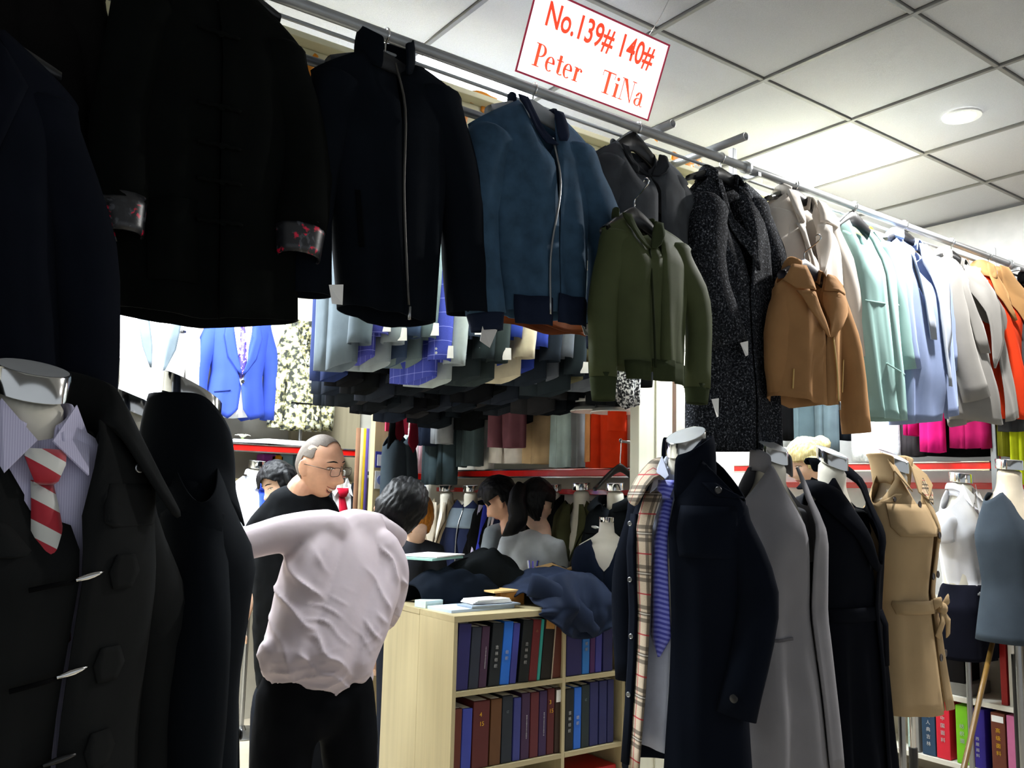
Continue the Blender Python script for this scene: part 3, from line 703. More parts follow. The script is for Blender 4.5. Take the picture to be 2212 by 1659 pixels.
# G7 tweed coat
Y = 2.1
TWE = tweed()
g = pg('tweed_coat', 'long dark speckled tweed coat with shawl collar', 'coat', Y, ((1482, 425), (1643, 440)), ((1526, 378), (1586, 398)), ((1492, 968), (1590, 975), (1664, 975)), TWE, D=.09, inset=.01, seed=8, drop=.18, gap=[(0, -.1, .1), (.25, .0, .12), (.33, .12, .02), (1, .1, 0)], lap=.01, fold=.014)
g.sleeve(-1, L(1535, 752, Y), r0=.085, r1=.07, mid=L(1508, 600, Y), d=.05, dcuff=.09); g.sleeve(1, L(1672, 775, Y), r0=.085, r1=.065, mid=L(1660, 590, Y), d=.02)
def lapel(g, pts, off=.012, nm='lapel', mat=None): return g.patch(nm, pts, mat or g.mat, off, 5, .005)
q = lambda x, y: L(x, y, Y)
lapel(g, [(q(1535, 395)[1], g.nkL[0], g.nkL[0]+.03), (q(1545, 450)[1], g.nkL[0]+.01, g.nkL[0]+.07), (q(1570, 530)[1], q(1562, 530)[0], q(1585, 530)[0]), (q(1580, 590)[1], q(1586, 590)[0], q(1596, 590)[0])])
lapel(g, [(q(1580, 410)[1], g.nkR[0]-.03, g.nkR[0]+.01), (q(1600, 480)[1], q(1578, 480)[0], q(1620, 480)[0]), (q(1600, 540)[1], q(1585, 540)[0], q(1608, 540)[0]), (q(1592, 590)[1], q(1588, 590)[0], q(1594, 590)[0])])
g.collar([(0, -.02), (.004, .03), (.01, .045), (.026, .02), (.034, -.01)], TWE, 2.3, w=.07, dn=.05, drop=.05)
g.card(q(1553, 762)[0], q(1553, 762)[1], .03, .05, d=.12, tilt=.3)
hg('black hanger of the tweed coat', g, Y, up=.05)
# G8 cream coat
CRE = fabric('#c9c0b6', .95, .5, .08)
Y = 2.1
g = pg('cream_coat', 'cream wool coat with wide notched lapels behind the camel biker jacket', 'coat', Y, ((1655, 448), (1798, 482)), ((1690, 415), (1742, 442)), ((1668, 840), (1760, 850), (1822, 850)), CRE, D=.085, seed=9, drop=.2, gap=[(0, -.1, .12), (.3, .0, .06), (1, .0, .05)], fold=.01)
g.sleeve(1, L(1848, 772, Y), r0=.08, r1=.06, mid=L(1822, 610, Y), d=.01); g.sleeve(-1, L(1668, 700, Y), r0=.075, r1=.055, mid=L(1664, 560, Y))
lapel(g, [(q(1690, 420)[1], q(1676, 420)[0], q(1697, 420)[0]), (q(1685, 470)[1], q(1683, 470)[0], q(1712, 470)[0]), (q(1690, 490)[1], q(1690, 490)[0], q(1712, 490)[0])], .026, 'collar_leaf')
lapel(g, [(q(1690, 494)[1], q(1682, 494)[0], q(1713, 494)[0]), (q(1690, 550)[1], q(1700, 550)[0], q(1716, 550)[0]), (q(1712, 610)[1], q(1714, 610)[0], q(1719, 610)[0])], .022)
lapel(g, [(q(1750, 445)[1], q(1738, 445)[0], q(1755, 445)[0]), (q(1765, 480)[1], q(1740, 480)[0], q(1790, 480)[0]), (q(1760, 496)[1], q(1738, 496)[0], q(1776, 496)[0])], .026, 'collar_leaf')
lapel(g, [(q(1750, 498)[1], q(1736, 498)[0], q(1756, 498)[0]), (q(1740, 545)[1], q(1728, 545)[0], q(1748, 545)[0]), (q(1722, 605)[1], q(1722, 605)[0], q(1728, 605)[0])], .022)
g.collar([(0, -.02), (.004, .03), (.012, .04), (.03, .012), (.036, -.015)], CRE, 2.2, w=.07, dn=.05, drop=.04)
hg('black hanger of the cream coat', g, Y, up=.045)
# G9 camel biker jacket in front
Y = 1.95
CAM_ = fabric('#977049', .9, .5, .12)
g = pg('biker_jacket', 'camel suede biker jacket with large lapels and zips', 'jacket', Y, ((1678, 612), (1806, 628)), ((1712, 572), (1764, 600)), ((1668, 855), (1745, 880), (1800, 872)), CAM_, D=.08, seed=10, drop=.14, gap=[(0, -.05, .12), (.3, .0, .1), (.45, .08, .1), (1, .1, .11)], fold=.009)
g.sleeve(1, L(1840, 936, Y), r0=.07, r1=.06, mid=L(1822, 770, Y), d=.02, wob=.05); g.sleeve(-1, L(1684, 848, Y), r0=.065, r1=.048, mid=L(1678, 730, Y), d=.0)
q = lambda x, y: L(x, y, Y)
lapel(g, [(q(1700, 578)[1], q(1688, 578)[0], q(1710, 578)[0]), (q(1690, 610)[1], q(1677, 610)[0], q(1712, 610)[0]), (q(1700, 632)[1], q(1688, 632)[0], q(1714, 632)[0])], .026, 'collar_leaf')
lapel(g, [(q(1690, 634)[1], q(1688, 634)[0], q(1714, 634)[0]), (q(1715, 680)[1], q(1702, 680)[0], q(1728, 680)[0]), (q(1738, 735)[1], q(1738, 735)[0], q(1742, 735)[0])], .022)
lapel(g, [(q(1770, 602)[1], q(1758, 602)[0], q(1775, 602)[0]), (q(1790, 628)[1], q(1752, 628)[0], q(1806, 628)[0]), (q(1775, 640)[1], q(1750, 640)[0], q(1790, 640)[0])], .026, 'collar_leaf')
lapel(g, [(q(1770, 641)[1], q(1750, 641)[0], q(1790, 641)[0]), (q(1790, 664)[1], q(1748, 664)[0], q(1806, 664)[0]), (q(1765, 700)[1], q(1744, 700)[0], q(1778, 700)[0]), (q(1745, 735)[1], q(1742, 735)[0], q(1748, 735)[0])], .022)
g.collar([(0, -.02), (.004, .025), (.012, .035), (.028, .01), (.034, -.02)], CAM_, 2.2, w=.065, dn=.045, drop=.04)
ZIPG = plain('#c9a86a', .35, .6)
g.zipper([q(1755, 735), q(1757, 800), q(1759, 872)], ZIPG, .004); g.zipper([q(1685, 800), q(1682, 842)], ZIPG, .003, name='pocket_zip'); g.zipper([q(1795, 780), q(1797, 850)], ZIPG, .003, name='pocket_zip')
p = g.surf(*q(1759, 872), .014); tube('zip_pull', [p, p-ZV*.015, p-ZV*.03], .004, STEEL, g.root, 8)
hanger('dark grey hanger of the camel biker jacket', g.F, g.sN, g.zN+.05, .14, .07, (.06, L(1733, 520, 1.95)[1], .008), plain('#2d2a33', .4), 0, .07, 'hangers on the front rail')
# G10 mint coat
Y = 2.1
MIN = fabric('#8aaaa6', .95, .5, .06)
g = pg('mint_coat', 'pale mint collarless wool coat', 'coat', Y, ((1806, 492), (1912, 532)), ((1822, 478), (1866, 502)), ((1852, 902), (1890, 908), (1935, 910)), MIN, D=.095, seed=11, drop=.09, fold=.012)
g.sleeve(1, L(1942, 800, Y), r0=.082, r1=.07, mid=L(1922, 660, Y), d=.02); g.sleeve(-1, L(1834, 800, Y), r0=.08, r1=.065, mid=L(1818, 640, Y), d=-.03)
q = lambda x, y: L(x, y, Y)
g.zipper([q(1835, 655), q(1860, 662), q(1905, 665)], MIN, .004, .004, 'seam'); g.zipper([q(1870, 790), q(1890, 808), q(1920, 812)], MIN, .004, .004, 'pocket_edge'); g.zipper([q(1868, 505), q(1895, 560), q(1908, 600)], MIN, .003, .004, 'seam')
g.card(q(1930, 822)[0], q(1930, 822)[1], .02, .04, d=.02)
hg('black hanger of the mint coat', g, Y, up=.075, tall=.07, drop=.09, half=.14)
# G11 light blue coat with grey lapels
LBL = fabric('#8492b4', .95, .5, .07); GRL = fabric('#9aa1ad', .95, .5, .06)
g = pg('blue_grey_coat', 'light blue double-faced coat with wide grey lapels', 'coat', Y, ((1918, 528), (2018, 562)), ((1934, 508), (1972, 530)), ((1938, 918), (1985, 912), (2042, 892)), LBL, D=.1, seed=12, drop=.22, gap=[(0, -.1, .1), (.3, .0, .12), (.5, .05, .1), (1, -.15, .05)], fold=.02)
g.sleeve(-1, L(1950, 800, Y), r0=.07, r1=.06, mid=L(1930, 660, Y), d=.03); g.sleeve(1, L(2030, 800, Y), r0=.075, r1=.065, mid=L(2026, 660, Y), d=.02)
lapel(g, [(q(1975, 535)[1], q(1962, 535)[0], q(1975, 535)[0]), (q(1985, 580)[1], q(1968, 580)[0], q(2000, 580)[0]), (q(1990, 610)[1], q(1970, 610)[0], q(2006, 610)[0]), (q(1985, 700)[1], q(1972, 700)[0], q(2006, 700)[0]), (q(1985, 780)[1], q(1978, 780)[0], q(1998, 780)[0]), (q(1982, 840)[1], q(1982, 840)[0], q(1988, 840)[0])], .02, 'lapel', GRL)
lapel(g, [(q(1940, 540)[1], q(1930, 540)[0], q(1944, 540)[0]), (q(1950, 620)[1], q(1944, 620)[0], q(1960, 620)[0]), (q(1962, 740)[1], q(1960, 740)[0], q(1968, 740)[0])], .02, 'lapel', GRL)
g.collar([(0, -.02), (.004, .03), (.012, .04), (.03, .012), (.036, -.015)], LBL, 2.2, w=.07, dn=.05, drop=.04)
hg('black hanger of the light blue coat', g, Y, up=.05)
# G12 grey coat
GRY = fabric('#85837f', .95, .5, .07)
g = pg('grey_coat', 'grey wool coat with long shawl lapels hanging open', 'coat', Y, ((2016, 568), (2112, 605)), ((2036, 548), (2074, 572)), ((2062, 905), (2100, 922), (2168, 900)), GRY, D=.11, seed=13, drop=.25, gap=[(0, -.1, .1), (.3, -.05, .25), (.6, .0, .3), (1, -.1, .15)], fold=.02)
g.sleeve(-1, L(2072, 865, Y), r0=.075, r1=.07, mid=L(2046, 720, Y), d=.05, dcuff=.08); g.sleeve(1, L(2172, 850, Y), r0=.08, r1=.07, mid=L(2146, 720, Y), d=.03)
lapel(g, [(q(2070, 580)[1], q(2058, 580)[0], q(2080, 580)[0]), (q(2090, 660)[1], q(2072, 660)[0], q(2110, 660)[0]), (q(2100, 740)[1], q(2086, 740)[0], q(2112, 740)[0]), (q(2095, 800)[1], q(2090, 800)[0], q(2098, 800)[0])], .02)
lapel(g, [(q(2035, 580)[1], q(2026, 580)[0], q(2040, 580)[0]), (q(2055, 680)[1], q(2046, 680)[0], q(2062, 680)[0]), (q(2072, 770)[1], q(2068, 770)[0], q(2074, 770)[0])], .02)
g.collar([(0, -.02), (.004, .03), (.012, .04), (.03, .012), (.036, -.015)], GRY, 2.2, w=.07, dn=.05, drop=.04)
hg('black hanger of the grey coat', g, Y, up=.05)
# G13 orange coat with camel cape collar
ORC = fabric('#d23a18', .95, .4, .08); CM2 = fabric('#a17b50', .95, .5, .08)
g = pg('orange_coat', 'orange coat with a draped camel collar at the right edge', 'coat', Y, ((2108, 608), (2202, 640)), ((2122, 584), (2150, 596)), ((2152, 905), (2190, 915), (2235, 900)), ORC, D=.11, seed=14, drop=.2, fold=.02)
g.sleeve(1, L(2225, 830, Y), r0=.08, r1=.07, d=.02); g.sleeve(-1, L(2150, 830, Y), r0=.07, r1=.06, d=.0)
lapel(g, [(q(2140, 580)[1], q(2133, 580)[0], q(2150, 580)[0]), (q(2165, 660)[1], q(2146, 660)[0], q(2185, 660)[0]), (q(2185, 730)[1], q(2158, 730)[0], q(2204, 730)[0]), (q(2180, 765)[1], q(2170, 765)[0], q(2176, 765)[0])], .03, 'draped_collar', CM2)
lapel(g, [(q(2118, 575)[1], q(2112, 575)[0], q(2122, 575)[0]), (q(2125, 640)[1], q(2118, 640)[0], q(2136, 640)[0]), (q(2142, 700)[1], q(2138, 700)[0], q(2144, 700)[0])], .03, 'draped_collar', CM2)
g.collar([(0, -.02), (.004, .05), (.014, .06), (.034, .02), (.05, -.03)], CM2, 2.4, w=.07, dn=.06, drop=.05)
hg('pale hanger of the orange coat', g, Y, up=.05, mat=plain('#cfcfcf', .4))
g = pg('black_hooded_coat', 'black coat just past the orange one at the right edge', 'coat', Y, ((2200, 640), (2300, 680)), ((2212, 608), (2260, 630)), ((2230, 900), (2280, 910), (2330, 900)), BLACK, D=.1, seed=15, drop=.1)
g.sleeve(-1, L(2222, 800, Y), r0=.07, r1=.06)
g.collar([(0, -.01), (.01, .04), (.0, .06)], BLACK, 2.6)
# ------------------------------------------------------------------ mannequins and their clothes along the stall front
def mc(name, label, cat, F, mat, zn, zsh, zhem, ws, wc, ww, wh, D, nw=.075, Dw=None, zw=None, group='coats shown on mannequins', **kw):
    """garment worn by a dress form, symmetrical about s=0"""
    L_ = zsh-zhem; tw = (zsh-(zw or zsh-.42))/L_; Dw = Dw or D*.85
    sides = [(0, -ws, ws, D*.55), (.2*.9/max(.5, L_), -wc, wc, D), (min(.9, tw), -ww, ww, Dw), (1, -wh, wh, D*1.1)]
    hem = kw.pop('hem', None) or [(-1, zhem), (0, zhem-.01), (1, zhem)]
    return Gar(name, label, cat, F, ((-ws, zsh), (ws, zsh)), ((-nw, zn), (nw, zn)), sides, hem, mat, group, d0=.05, ramp=.16, **kw)
MG = 'dress-form mannequins with chrome neck caps'
def tie(label, F, base_g, z0, z1, mat, s0=0, w=.032, off=.012, s1=0):
    g = base_g; P = g.F.w(s0, 0, z1)
    root = thing('necktie', label, 'necktie', P)
    def grid(nm, rows, o2):
        V = []; Fc = []; nc = 4
        for z, a, b, k in rows:
            for i in range(nc+1):
                s_ = a+(b-a)*i/nc; q = g.surf(s_, z, off+o2+k-.004*abs(i-2))+g.base; V.append(q-P)
        for i in range(len(rows)-1):
            for k in range(nc): Fc.append((i*5+k, (i+1)*5+k, (i+1)*5+k+1, i*5+k+1))
        mesh(nm, V, Fc, mat, root, True, .006)
    grid('knot', [(z0+.005, s0-w*.95, s0+w*.95, .01), (z0-.02, s0-w*.8, s0+w*.8, .018), (z0-.045, s0-w*.5, s0+w*.5, .014), (z0-.05, s0-w*.42, s0+w*.42, .002)], .008)
    n = 9; rows = []
    for i in range(n):
        u = i/(n-1); z = z0-.046+(z1-z0+.046)*u; ww_ = w*(.45+.75*u); c = s0+(s1-s0)*u
        if i == n-1: ww_ *= .05
        rows.append((z, c-ww_, c+ww_, .004*math.sin(u*PI)))
    grid('blade', rows, .002); return root
def shirt_collar(g, mat, w=.062, dn=.062, h=.04, spread=.5, sides=(-1, 1)):
    """turned-down shirt collar: stand plus two pointed leaves"""
    g.collar([(-.004, -.03), (-.006, h*.6), (-.004, h), (.006, h*.8), (.012, h*.1)], mat, 2.75, dn, .05, w)
    for sd in sides:
        V = [g.F.w(sd*.012, dn+.012, g.zN-.03), g.F.w(sd*w*.9, dn*.5+.01, g.zN+h*.8), g.F.w(sd*(w+.02), dn*.62, g.zN-.02), g.F.w(sd*(.05+.03*spread), dn+.035, g.zN-.085)]
        V = [v-g.base for v in V]; mesh('collar_point', V, [(0, 1, 2, 3) if sd > 0 else (3, 2, 1, 0)], mat, g.root, False, .003)
# ---- M1 charcoal duffle coat with shirt and striped tie
c = at(72, 800, Y=1.7); F = fr((c.x, 1.7), .22)
mannequin('chrome-capped mannequin in charcoal duffle coat at the lower left', F, 1.648, .057, .34, group=MG)
LAV = stripes('lavender_shirt', '#c9c6e0', '#b7b3d2', 260, False, .6, .8)
sh1 = mc('dress_shirt', 'lavender dress shirt under the charcoal duffle coat', 'shirt', F, LAV, 1.55, 1.48, .95, .17, .165, .15, .16, .105, .06, drop=.03, fold=.004, group=None, p=2.6)
shirt_collar(sh1, LAV, .066, .066, .045)
TIER = stripes('regimental_tie', '#b01228', '#d9d9d2', 17, True, .55, .6, .55)
tie('red and white striped necktie in the charcoal duffle coat', F, sh1, 1.5, 1.16, TIER, .0, .036, .012, .02)
DUF = fabric('#1d1e1e', .95, .3, .12)
g = mc('duffle_coat', 'charcoal duffle coat with big collar and toggle clasps on the lower left mannequin', 'coat', F, DUF, 1.57, 1.455, .35, .225, .225, .215, .24, .15, .085, seed=21, drop=.1, gap=[(0, -.42, .42), (.04, -.26, .4), (.065, -.02, .34), (.09, .12, .27), (.108, .22, .22), (.3, .17, .19), (1, .1, .12)], lap=.01, fold=.012)
g.sleeve(1, (.262, .78), r0=.085, r1=.07, mid=(.268, 1.12), d=.0, wob=.05); g.sleeve(-1, (-.262, .78), r0=.085, r1=.07, mid=(-.268, 1.12), d=.0, wob=.05)
# big spread collar, one wing each side and a raised back
for sd in (-1, 1):
    rows = []
    for i in range(11):
        u = i/10; th = PI*(.02+.66*u)        # from nape round to the front
        rx = .085+.03*math.sin(PI*u*.7); si, co = math.sin(th)*sd, -math.cos(th)
        zb = 1.56-.07*max(0, co)-.02*u
        hgt = .12+.03*math.sin(PI*u)-.05*u
        out = .035+.075*u
        drp = .02+.10*sstep(u*1.4)
        rows.append([Vector((rx*si, rx*.8*co, zb)), Vector(((rx+.012)*si, (rx+.01)*.8*co, zb+hgt*.7)), Vector(((rx+.028)*si, (rx+.02)*.85*co, zb+hgt*.9)), Vector(((rx+.035+out*.45)*si, (rx+.03+out*.4)*.9*co, zb+hgt*.75-drp*.6)), Vector(((rx+.04+out)*si, (rx+.035+out*.9)*.95*co+.01*u, zb+hgt*.5-drp*1.3))])
    V = [g.F.w(v.x, v.y, v.z)-g.base for r in rows for v in r]; Fc = []
    for i in range(10):
        for k in range(4):
            f = (i*5+k, (i+1)*5+k, (i+1)*5+k+1, i*5+k+1); Fc.append(f if sd > 0 else f[::-1])
    mesh('collar_wing', V, Fc, DUF, g.root, True, .008, 1)
_z = lambda x, y: at(x, y, Y=1.57).z
g.patch('storm_flap', [(_z(230, 1045), .1, .2), (_z(230, 1090), .085, .212), (_z(230, 1128), .08, .212), (_z(230, 1140), .095, .2)], DUF, .012, 6, .005)
g.patch('storm_flap', [(_z(60, 1110), -.2, -.1), (_z(60, 1140), -.21, -.06), (_z(60, 1190), -.2, -.03), (_z(60, 1200), -.18, -.04)], DUF, .016, 6, .006)
g.button(.17, _z(245, 1006), .009, STEEL, .02, name='eyelet_button')
for z, sx in ((_z(130, 1240), .05), (_z(110, 1450), .04), (_z(100, 1640), .035)):
    g.patch('toggle_tab', [(z+.028, sx+.05, sx+.085), (z, sx+.04, sx+.098), (z-.028, sx+.05, sx+.085)], DUF, .016, 4, .004)
    P = [g.surf(sx-.02+.045*k/5, z-.008+.011*k/5, .022) for k in range(6)]
    tube('toggle_clasp', P, [(.003, .003), (.004, .004), (.0055, .005), (.0055, .005), (.004, .004), (.002, .002)], CHROME if z > 1.15 else BLACKPL, g.root, 10, g.F.n)
    tube('toggle_cord', [g.surf(sx-.085, z-.02, .014), g.surf(sx-.05, z-.014, .02), g.surf(sx-.02, z-.01, .02)], .004, BLACK, g.root, 8, g.F.n)
# ---- M2 black wool coat seen from its side
c = at(418, 880, Y=2.0); F = fr((c.x-.005, 2.0), 1.45)
mannequin('mannequin wearing the tall-collared black coat, lower left', F, 1.672, .06, .5, group=MG, neckmat=fabric('#0f1216', .92, .2, .1))
BK3 = fabric('#0f1216', .92, .2, .1)
g = mc('black_overcoat', 'black wool overcoat with upright collar turned to the right', 'coat', F, BK3, 1.5, 1.42, .3, .205, .22, .21, .25, .15, .085, seed=22, drop=.0, bdrop=0, gap=[(0, -.1, .1), (.12, 0, .04), (.3, .02, .0), (1, .0, .02)], lap=.008, fold=.012)
g.sleeve(1, (.25, .8), r0=.088, r1=.07, mid=(.262, 1.12), d=.0, wob=.05); g.sleeve(-1, (-.25, .8), r0=.088, r1=.07, mid=(-.262, 1.12), d=.0, wob=.05)
g.collar([(.045, -.05), (.03, .0), (.018, .03), (.016, .08), (.01, .125), (.004, .15)], BK3, 3.0, .085, .09, .085)
for z in (1.1, .9, .7): g.button(.03, z, .012, BLACKPL, .014)
# ---- M2b chrome cap peeping between the two coats
c = at(284, 890, Y=2.55); F = fr((c.x, 2.55), 1.0)
mannequin('chrome-capped mannequin half hidden between the two dark coats at lower left', F, 1.7, .058, .4, group=MG)
g = mc('navy_overcoat', 'dark coat hidden behind the two left mannequins', 'coat', F, fabric('#11151d'), 1.53, 1.43, .5, .21, .21, .2, .23, .14, .08, seed=23, drop=.05)
g.sleeve(1, (.245, .85), mid=(.25, 1.15), d=0); g.sleeve(-1, (-.245, .85), mid=(-.25, 1.15), d=0)
# ---- M3 navy coat with check lining, shirt and blue tie
F = fr((2.065, 1.9), -1.38)
mannequin('mannequin in the navy coat with check lining at centre right', F, 1.65, .059, .5, group=MG)
WHS = plain('#cfd3e2', .85)
sh3 = mc('dress_shirt', 'pale shirt under the navy coat with check lining', 'shirt', F, fabric('#c4cbe0'), 1.55, 1.435, .72, .14, .145, .14, .15, .10, .06, drop=.03, fold=.004, group=None, p=2.6)
shirt_collar(sh3, fabric('#c4cbe0'), .066, .066, .04, .5, (-1,))
TIEB = stripes('blue_stripe_tie', '#3a3fb0', '#7f86e0', 70, True, .5, .45, .5)
tie('shiny blue striped necktie in the navy coat', F, sh3, 1.5, .98, TIEB, -.015, .034, .016, -.03)
NVC = fabric('#0f131c', .92, .25, .1)
PLAID = checks('check_lining', '#bfae98', [(.2, .10, '#4a443d', .75), (.36, .10, '#4a443d', .75), (.52, .10, '#4a443d', .75), (.85, .035, '#a02030', .9), (.36, .02, '#f0ebe0', .6)], .12, 'YZ')
g = mc('navy_coat', 'navy wool coat lined in beige check, worn open over shirt and blue tie', 'coat', F, NVC, 1.57, 1.445, .63, .2, .195, .185, .205, .13, .085, seed=24, drop=.015, gap=[(0, -.5, .12), (.1, -.5, .1), (.35, -.45, .1), (.7, -.42, .08), (1, -.45, .02)], fold=.008)
g.sleeve(1, (.19, .84), r0=.082, r1=.062, mid=(.222, 1.16), d=-.02, dcuff=.05, wob=.05); g.sleeve(-1, (-.185, .88), r0=.075, r1=.056, mid=(-.196, 1.17), d=.02, wob=.05)
g.collar([(.012, -.02), (.012, .04), (.006, .075)], NVC, 1.55, .075, .05, .078, dc=0)
# the tall right collar leaf rising in front
V = []
for i in range(9):
    u = i/8; th = PI*(.45+.5*u); si, co = math.sin(th), -math.cos(th)
    zb = 1.555-.07*max(0, co)**1.2
    V += [F.w(.1*si, .095*co, zb-.07)-g.base, F.w(.096*si, .09*co, zb+.04)-g.base, F.w(.092*si+.004*u, .092*co, zb+.085+.01*u)-g.base]
mesh('collar_leaf', V, [(i*3+k, (i+1)*3+k, (i+1)*3+k+1, i*3+k+1) for i in range(8) for k in range(2)], NVC, g.root, True, .006, 1)
# turned-out check collar and lining flap on the other side
V = []
for i in range(9):
    u = i/8; th = -PI*(.3+.62*u); si, co = math.sin(th), -math.cos(th)
    zb = 1.545-.06*max(0, co)**1.2
    V += [F.w(.082*si, .08*co, zb)-g.base, F.w(.098*si, .1*co, zb+.045)-g.base, F.w((.125+.03*u)*si, (.115+.05*u)*co, zb+.035-.03*u)-g.base, F.w((.15+.05*u)*si, (.13+.07*u)*co, zb-.02-.05*u)-g.base]
mesh('check_collar', V, [(i*4+k, i*4+k+1, (i+1)*4+k+1, (i+1)*4+k) for i in range(8) for k in range(3)], PLAID, g.root, True, .005, 1)
g.patch('check_facing', [(1.47, -.085, -.02), (1.36, -.1, -.032), (1.1, -.1, -.045), (.85, -.105, -.05), (.64, -.115, -.06)], PLAID, .012, 4, .004)
g.patch('front_edge', [(1.40, -.135, -.098), (1.1, -.135, -.1), (.66, -.145, -.112)], NVC, .02, 4, .008)
for z in (1.37, 1.2, 1.03, .86): g.button(-.12, z, .008, STEEL, .03, name='snap_button')
g.patch('yoke_flap', [(1.43, .05, .19), (1.33, .05, .2), (1.28, .055, .2)], NVC, .008, 6, .004)
g.patch('epaulette', [(1.50, .1, .135), (1.46, .14, .2), (1.455, .19, .205)], NVC, .008, 4, .004)
g.button(.15, 1.478, .011, BLACKPL, .02)
o = lathe('button', [(.012, -.002), (.012, .002), (.008, .003)], BLACKPL, g.root, 14); o.location = F.w(.215, .1, .9)-g.base; o.rotation_euler = F.n.to_track_quat('Z', 'Y').to_euler()
# ---- M4 grey collarless coat
F = fr((2.6, 1.985), .02)
mannequin('mannequin in the open mid-grey coat', F, 1.65, .054, .5, group=MG, bust=(.145, .1))
MGR = fabric('#77767a', .95, .3, .06)
g = mc('grey_open_coat', 'mid-grey collarless long coat worn open on a mannequin', 'coat', F, MGR, 1.575, 1.435, .55, .195, .2, .205, .26, .15, .07, seed=25, drop=.02, gap=[(0, -.3, .3), (.12, -.16, .2), (.28, .06, .12), (.4, .14, .14), (1, .3, .26)], lap=.012, fold=.016, kf=5)
g.sleeve(-1, (-.262, .86), r0=.08, r1=.072, mid=(-.25, 1.15), d=-.02, wob=.04); g.sleeve(1, (.25, .86), r0=.08, r1=.066, mid=(.25, 1.15), d=-.03, wob=.04)
g.collar([(.006, -.02), (.004, .03), (.002, .055)], MGR, 2.2, .07, .05, .07)
g.patch('welt_pocket', [(1.0, -.17, -.06), (.99, -.17, -.06)], fabric('#4f4e52'), .005, 4, .003)
# ---- M5 black shawl coat
F = fr((3.02, 2.02), .08)
mannequin('mannequin in the black wrap coat beside the blonde woman', F, 1.645, .054, .5, group=MG)
BK5 = fabric('#0e1016', .92, .2, .1)
g = mc('black_wrap_coat', 'long black wrap coat with a deep shawl collar and belt', 'coat', F, BK5, 1.545, 1.43, .42, .2, .205, .2, .24, .15, .08, seed=26, drop=.02, gap=[(0, -.35, .35), (.12, -.2, .3), (.3, .1, .12), (.4, .3, .1), (1, .35, .1)], lap=.014, fold=.014)
g.sleeve(-1, (-.255, .84), r0=.085, r1=.07, mid=(-.255, 1.15), d=-.02, wob=.05); g.sleeve(1, (.25, .84), r0=.08, r1=.07, mid=(.255, 1.12), d=-.0, wob=.05)
for sd in (-1, 1):
    V = []
    for i in range(13):
        u = i/12; 
        if u < .5:
            th = PI*(.9*u/.5*.55); si, co = math.sin(th)*sd, -math.cos(th); b = Vector((.085*si, .085*co, 1.57 if sd > 0 else 1.525))
            o1 = Vector((.10*si, .1*co, 1.57+(.07 if sd > 0 else -.03))); o2 = Vector((.145*si, .13*co, 1.57+(.03 if sd > 0 else -.07)))
        else:
            k = (u-.5)/.5; z = (1.55 if sd > 0 else 1.525)-.3*k; zc = min(1.42, z)
            cs = sd*(.085*(1-k)+.0*k)+(.03*k)
            def sf(s_, z_, off): q = g.surf(s_, z_, off)+g.base; return q
            b = None
            wv = .11*(1-k)**.6+.01
            q0 = sf(cs, z-.02, .01); q1 = sf(cs+sd*wv*.5, z+.0, .03); q2 = sf(cs+sd*wv, z-.04, .018)
        if b is not None: V += [F.w(*b)-g.base, F.w(*o1)-g.base, F.w(*o2)-g.base]
        else: V += [q0-g.base, q1-g.base, q2-g.base]
    mesh('shawl_collar', V, [((i*3+k, (i+1)*3+k, (i+1)*3+k+1, i*3+k+1) if sd > 0 else (i*3+k, i*3+k+1, (i+1)*3+k+1, (i+1)*3+k)) for i in range(12) for k in range(2)], BK5, g.root, True, .008, 1)
g.patch('belt', [(1.07, -.19, .19), (1.02, -.19, .19)], BK5, .012, 10, .006)
tube('belt_end', [g.surf(.08, 1.05, .02), g.surf(.1, 1.0, .035), g.surf(.105, .85, .03)], [(.02, .006), (.02, .006), (.018, .005)], BK5, g.root, 8, F.n)
# ---- M6 beige trench coat
F = fr((3.42, 2.0), .12)
mannequin('mannequin in the beige trench coat', F, 1.648, .054, .5, group=MG, bust=(.14, .1))
TRN = fabric('#a68e6b', .85, .3, .06); BRB = plain('#2d1d12', .3)
g = mc('trench_coat', 'beige double-breasted trench coat with tied belt and turned-up collar', 'coat', F, TRN, 1.565, 1.45, .655, .19, .195, .16, .225, .14, .078, Dw=.11, zw=1.06, seed=27, drop=.03, gap=[(0, -.25, .3), (.1, -.05, .3), (.2, .15, .32), (.45, .3, .3), (1, .35, .3)], lap=.012, fold=.01)
g.sleeve(-1, (-.235, .86), r0=.08, r1=.06, mid=(-.232, 1.15), d=-.02, wob=.05); g.sleeve(1, (.235, .86), r0=.078, r1=.058, mid=(.235, 1.15), d=-.02, wob=.05)
g.collar([(.006, -.03), (.012, .03), (.02, .075), (.03, .088)], TRN, 2.0, .075, .05, .076)
# spread collar point and open lapel on the right
V = [F.w(.03, .085, 1.50), F.w(.075, .04, 1.60), F.w(.09, .01, 1.645), F.w(.175, .06, 1.575), F.w(.12, .105, 1.53), F.w(.06, .11, 1.47)]
mesh('collar_leaf', [v-g.base for v in V], [(0, 1, 2, 3, 4, 5)], TRN, g.root, False, .005)
V = [F.w(-.03, .085, 1.50), F.w(-.075, .04, 1.60), F.w(-.09, .01, 1.64), F.w(-.135, .06, 1.58), F.w(-.09, .11, 1.5)]
mesh('collar_leaf', [v-g.base for v in V], [(4, 3, 2, 1, 0)], TRN, g.root, False, .005)
PL2 = checks('check_undercollar', '#c8b394', [(.2, .12, '#3a332c', .8), (.45, .12, '#3a332c', .8), (.75, .04, '#a02030', .9)], .06, 'XZ')
V = [F.w(.04, .095, 1.5), F.w(.1, .075, 1.56), F.w(.13, .1, 1.5), F.w(.085, .12, 1.45)]
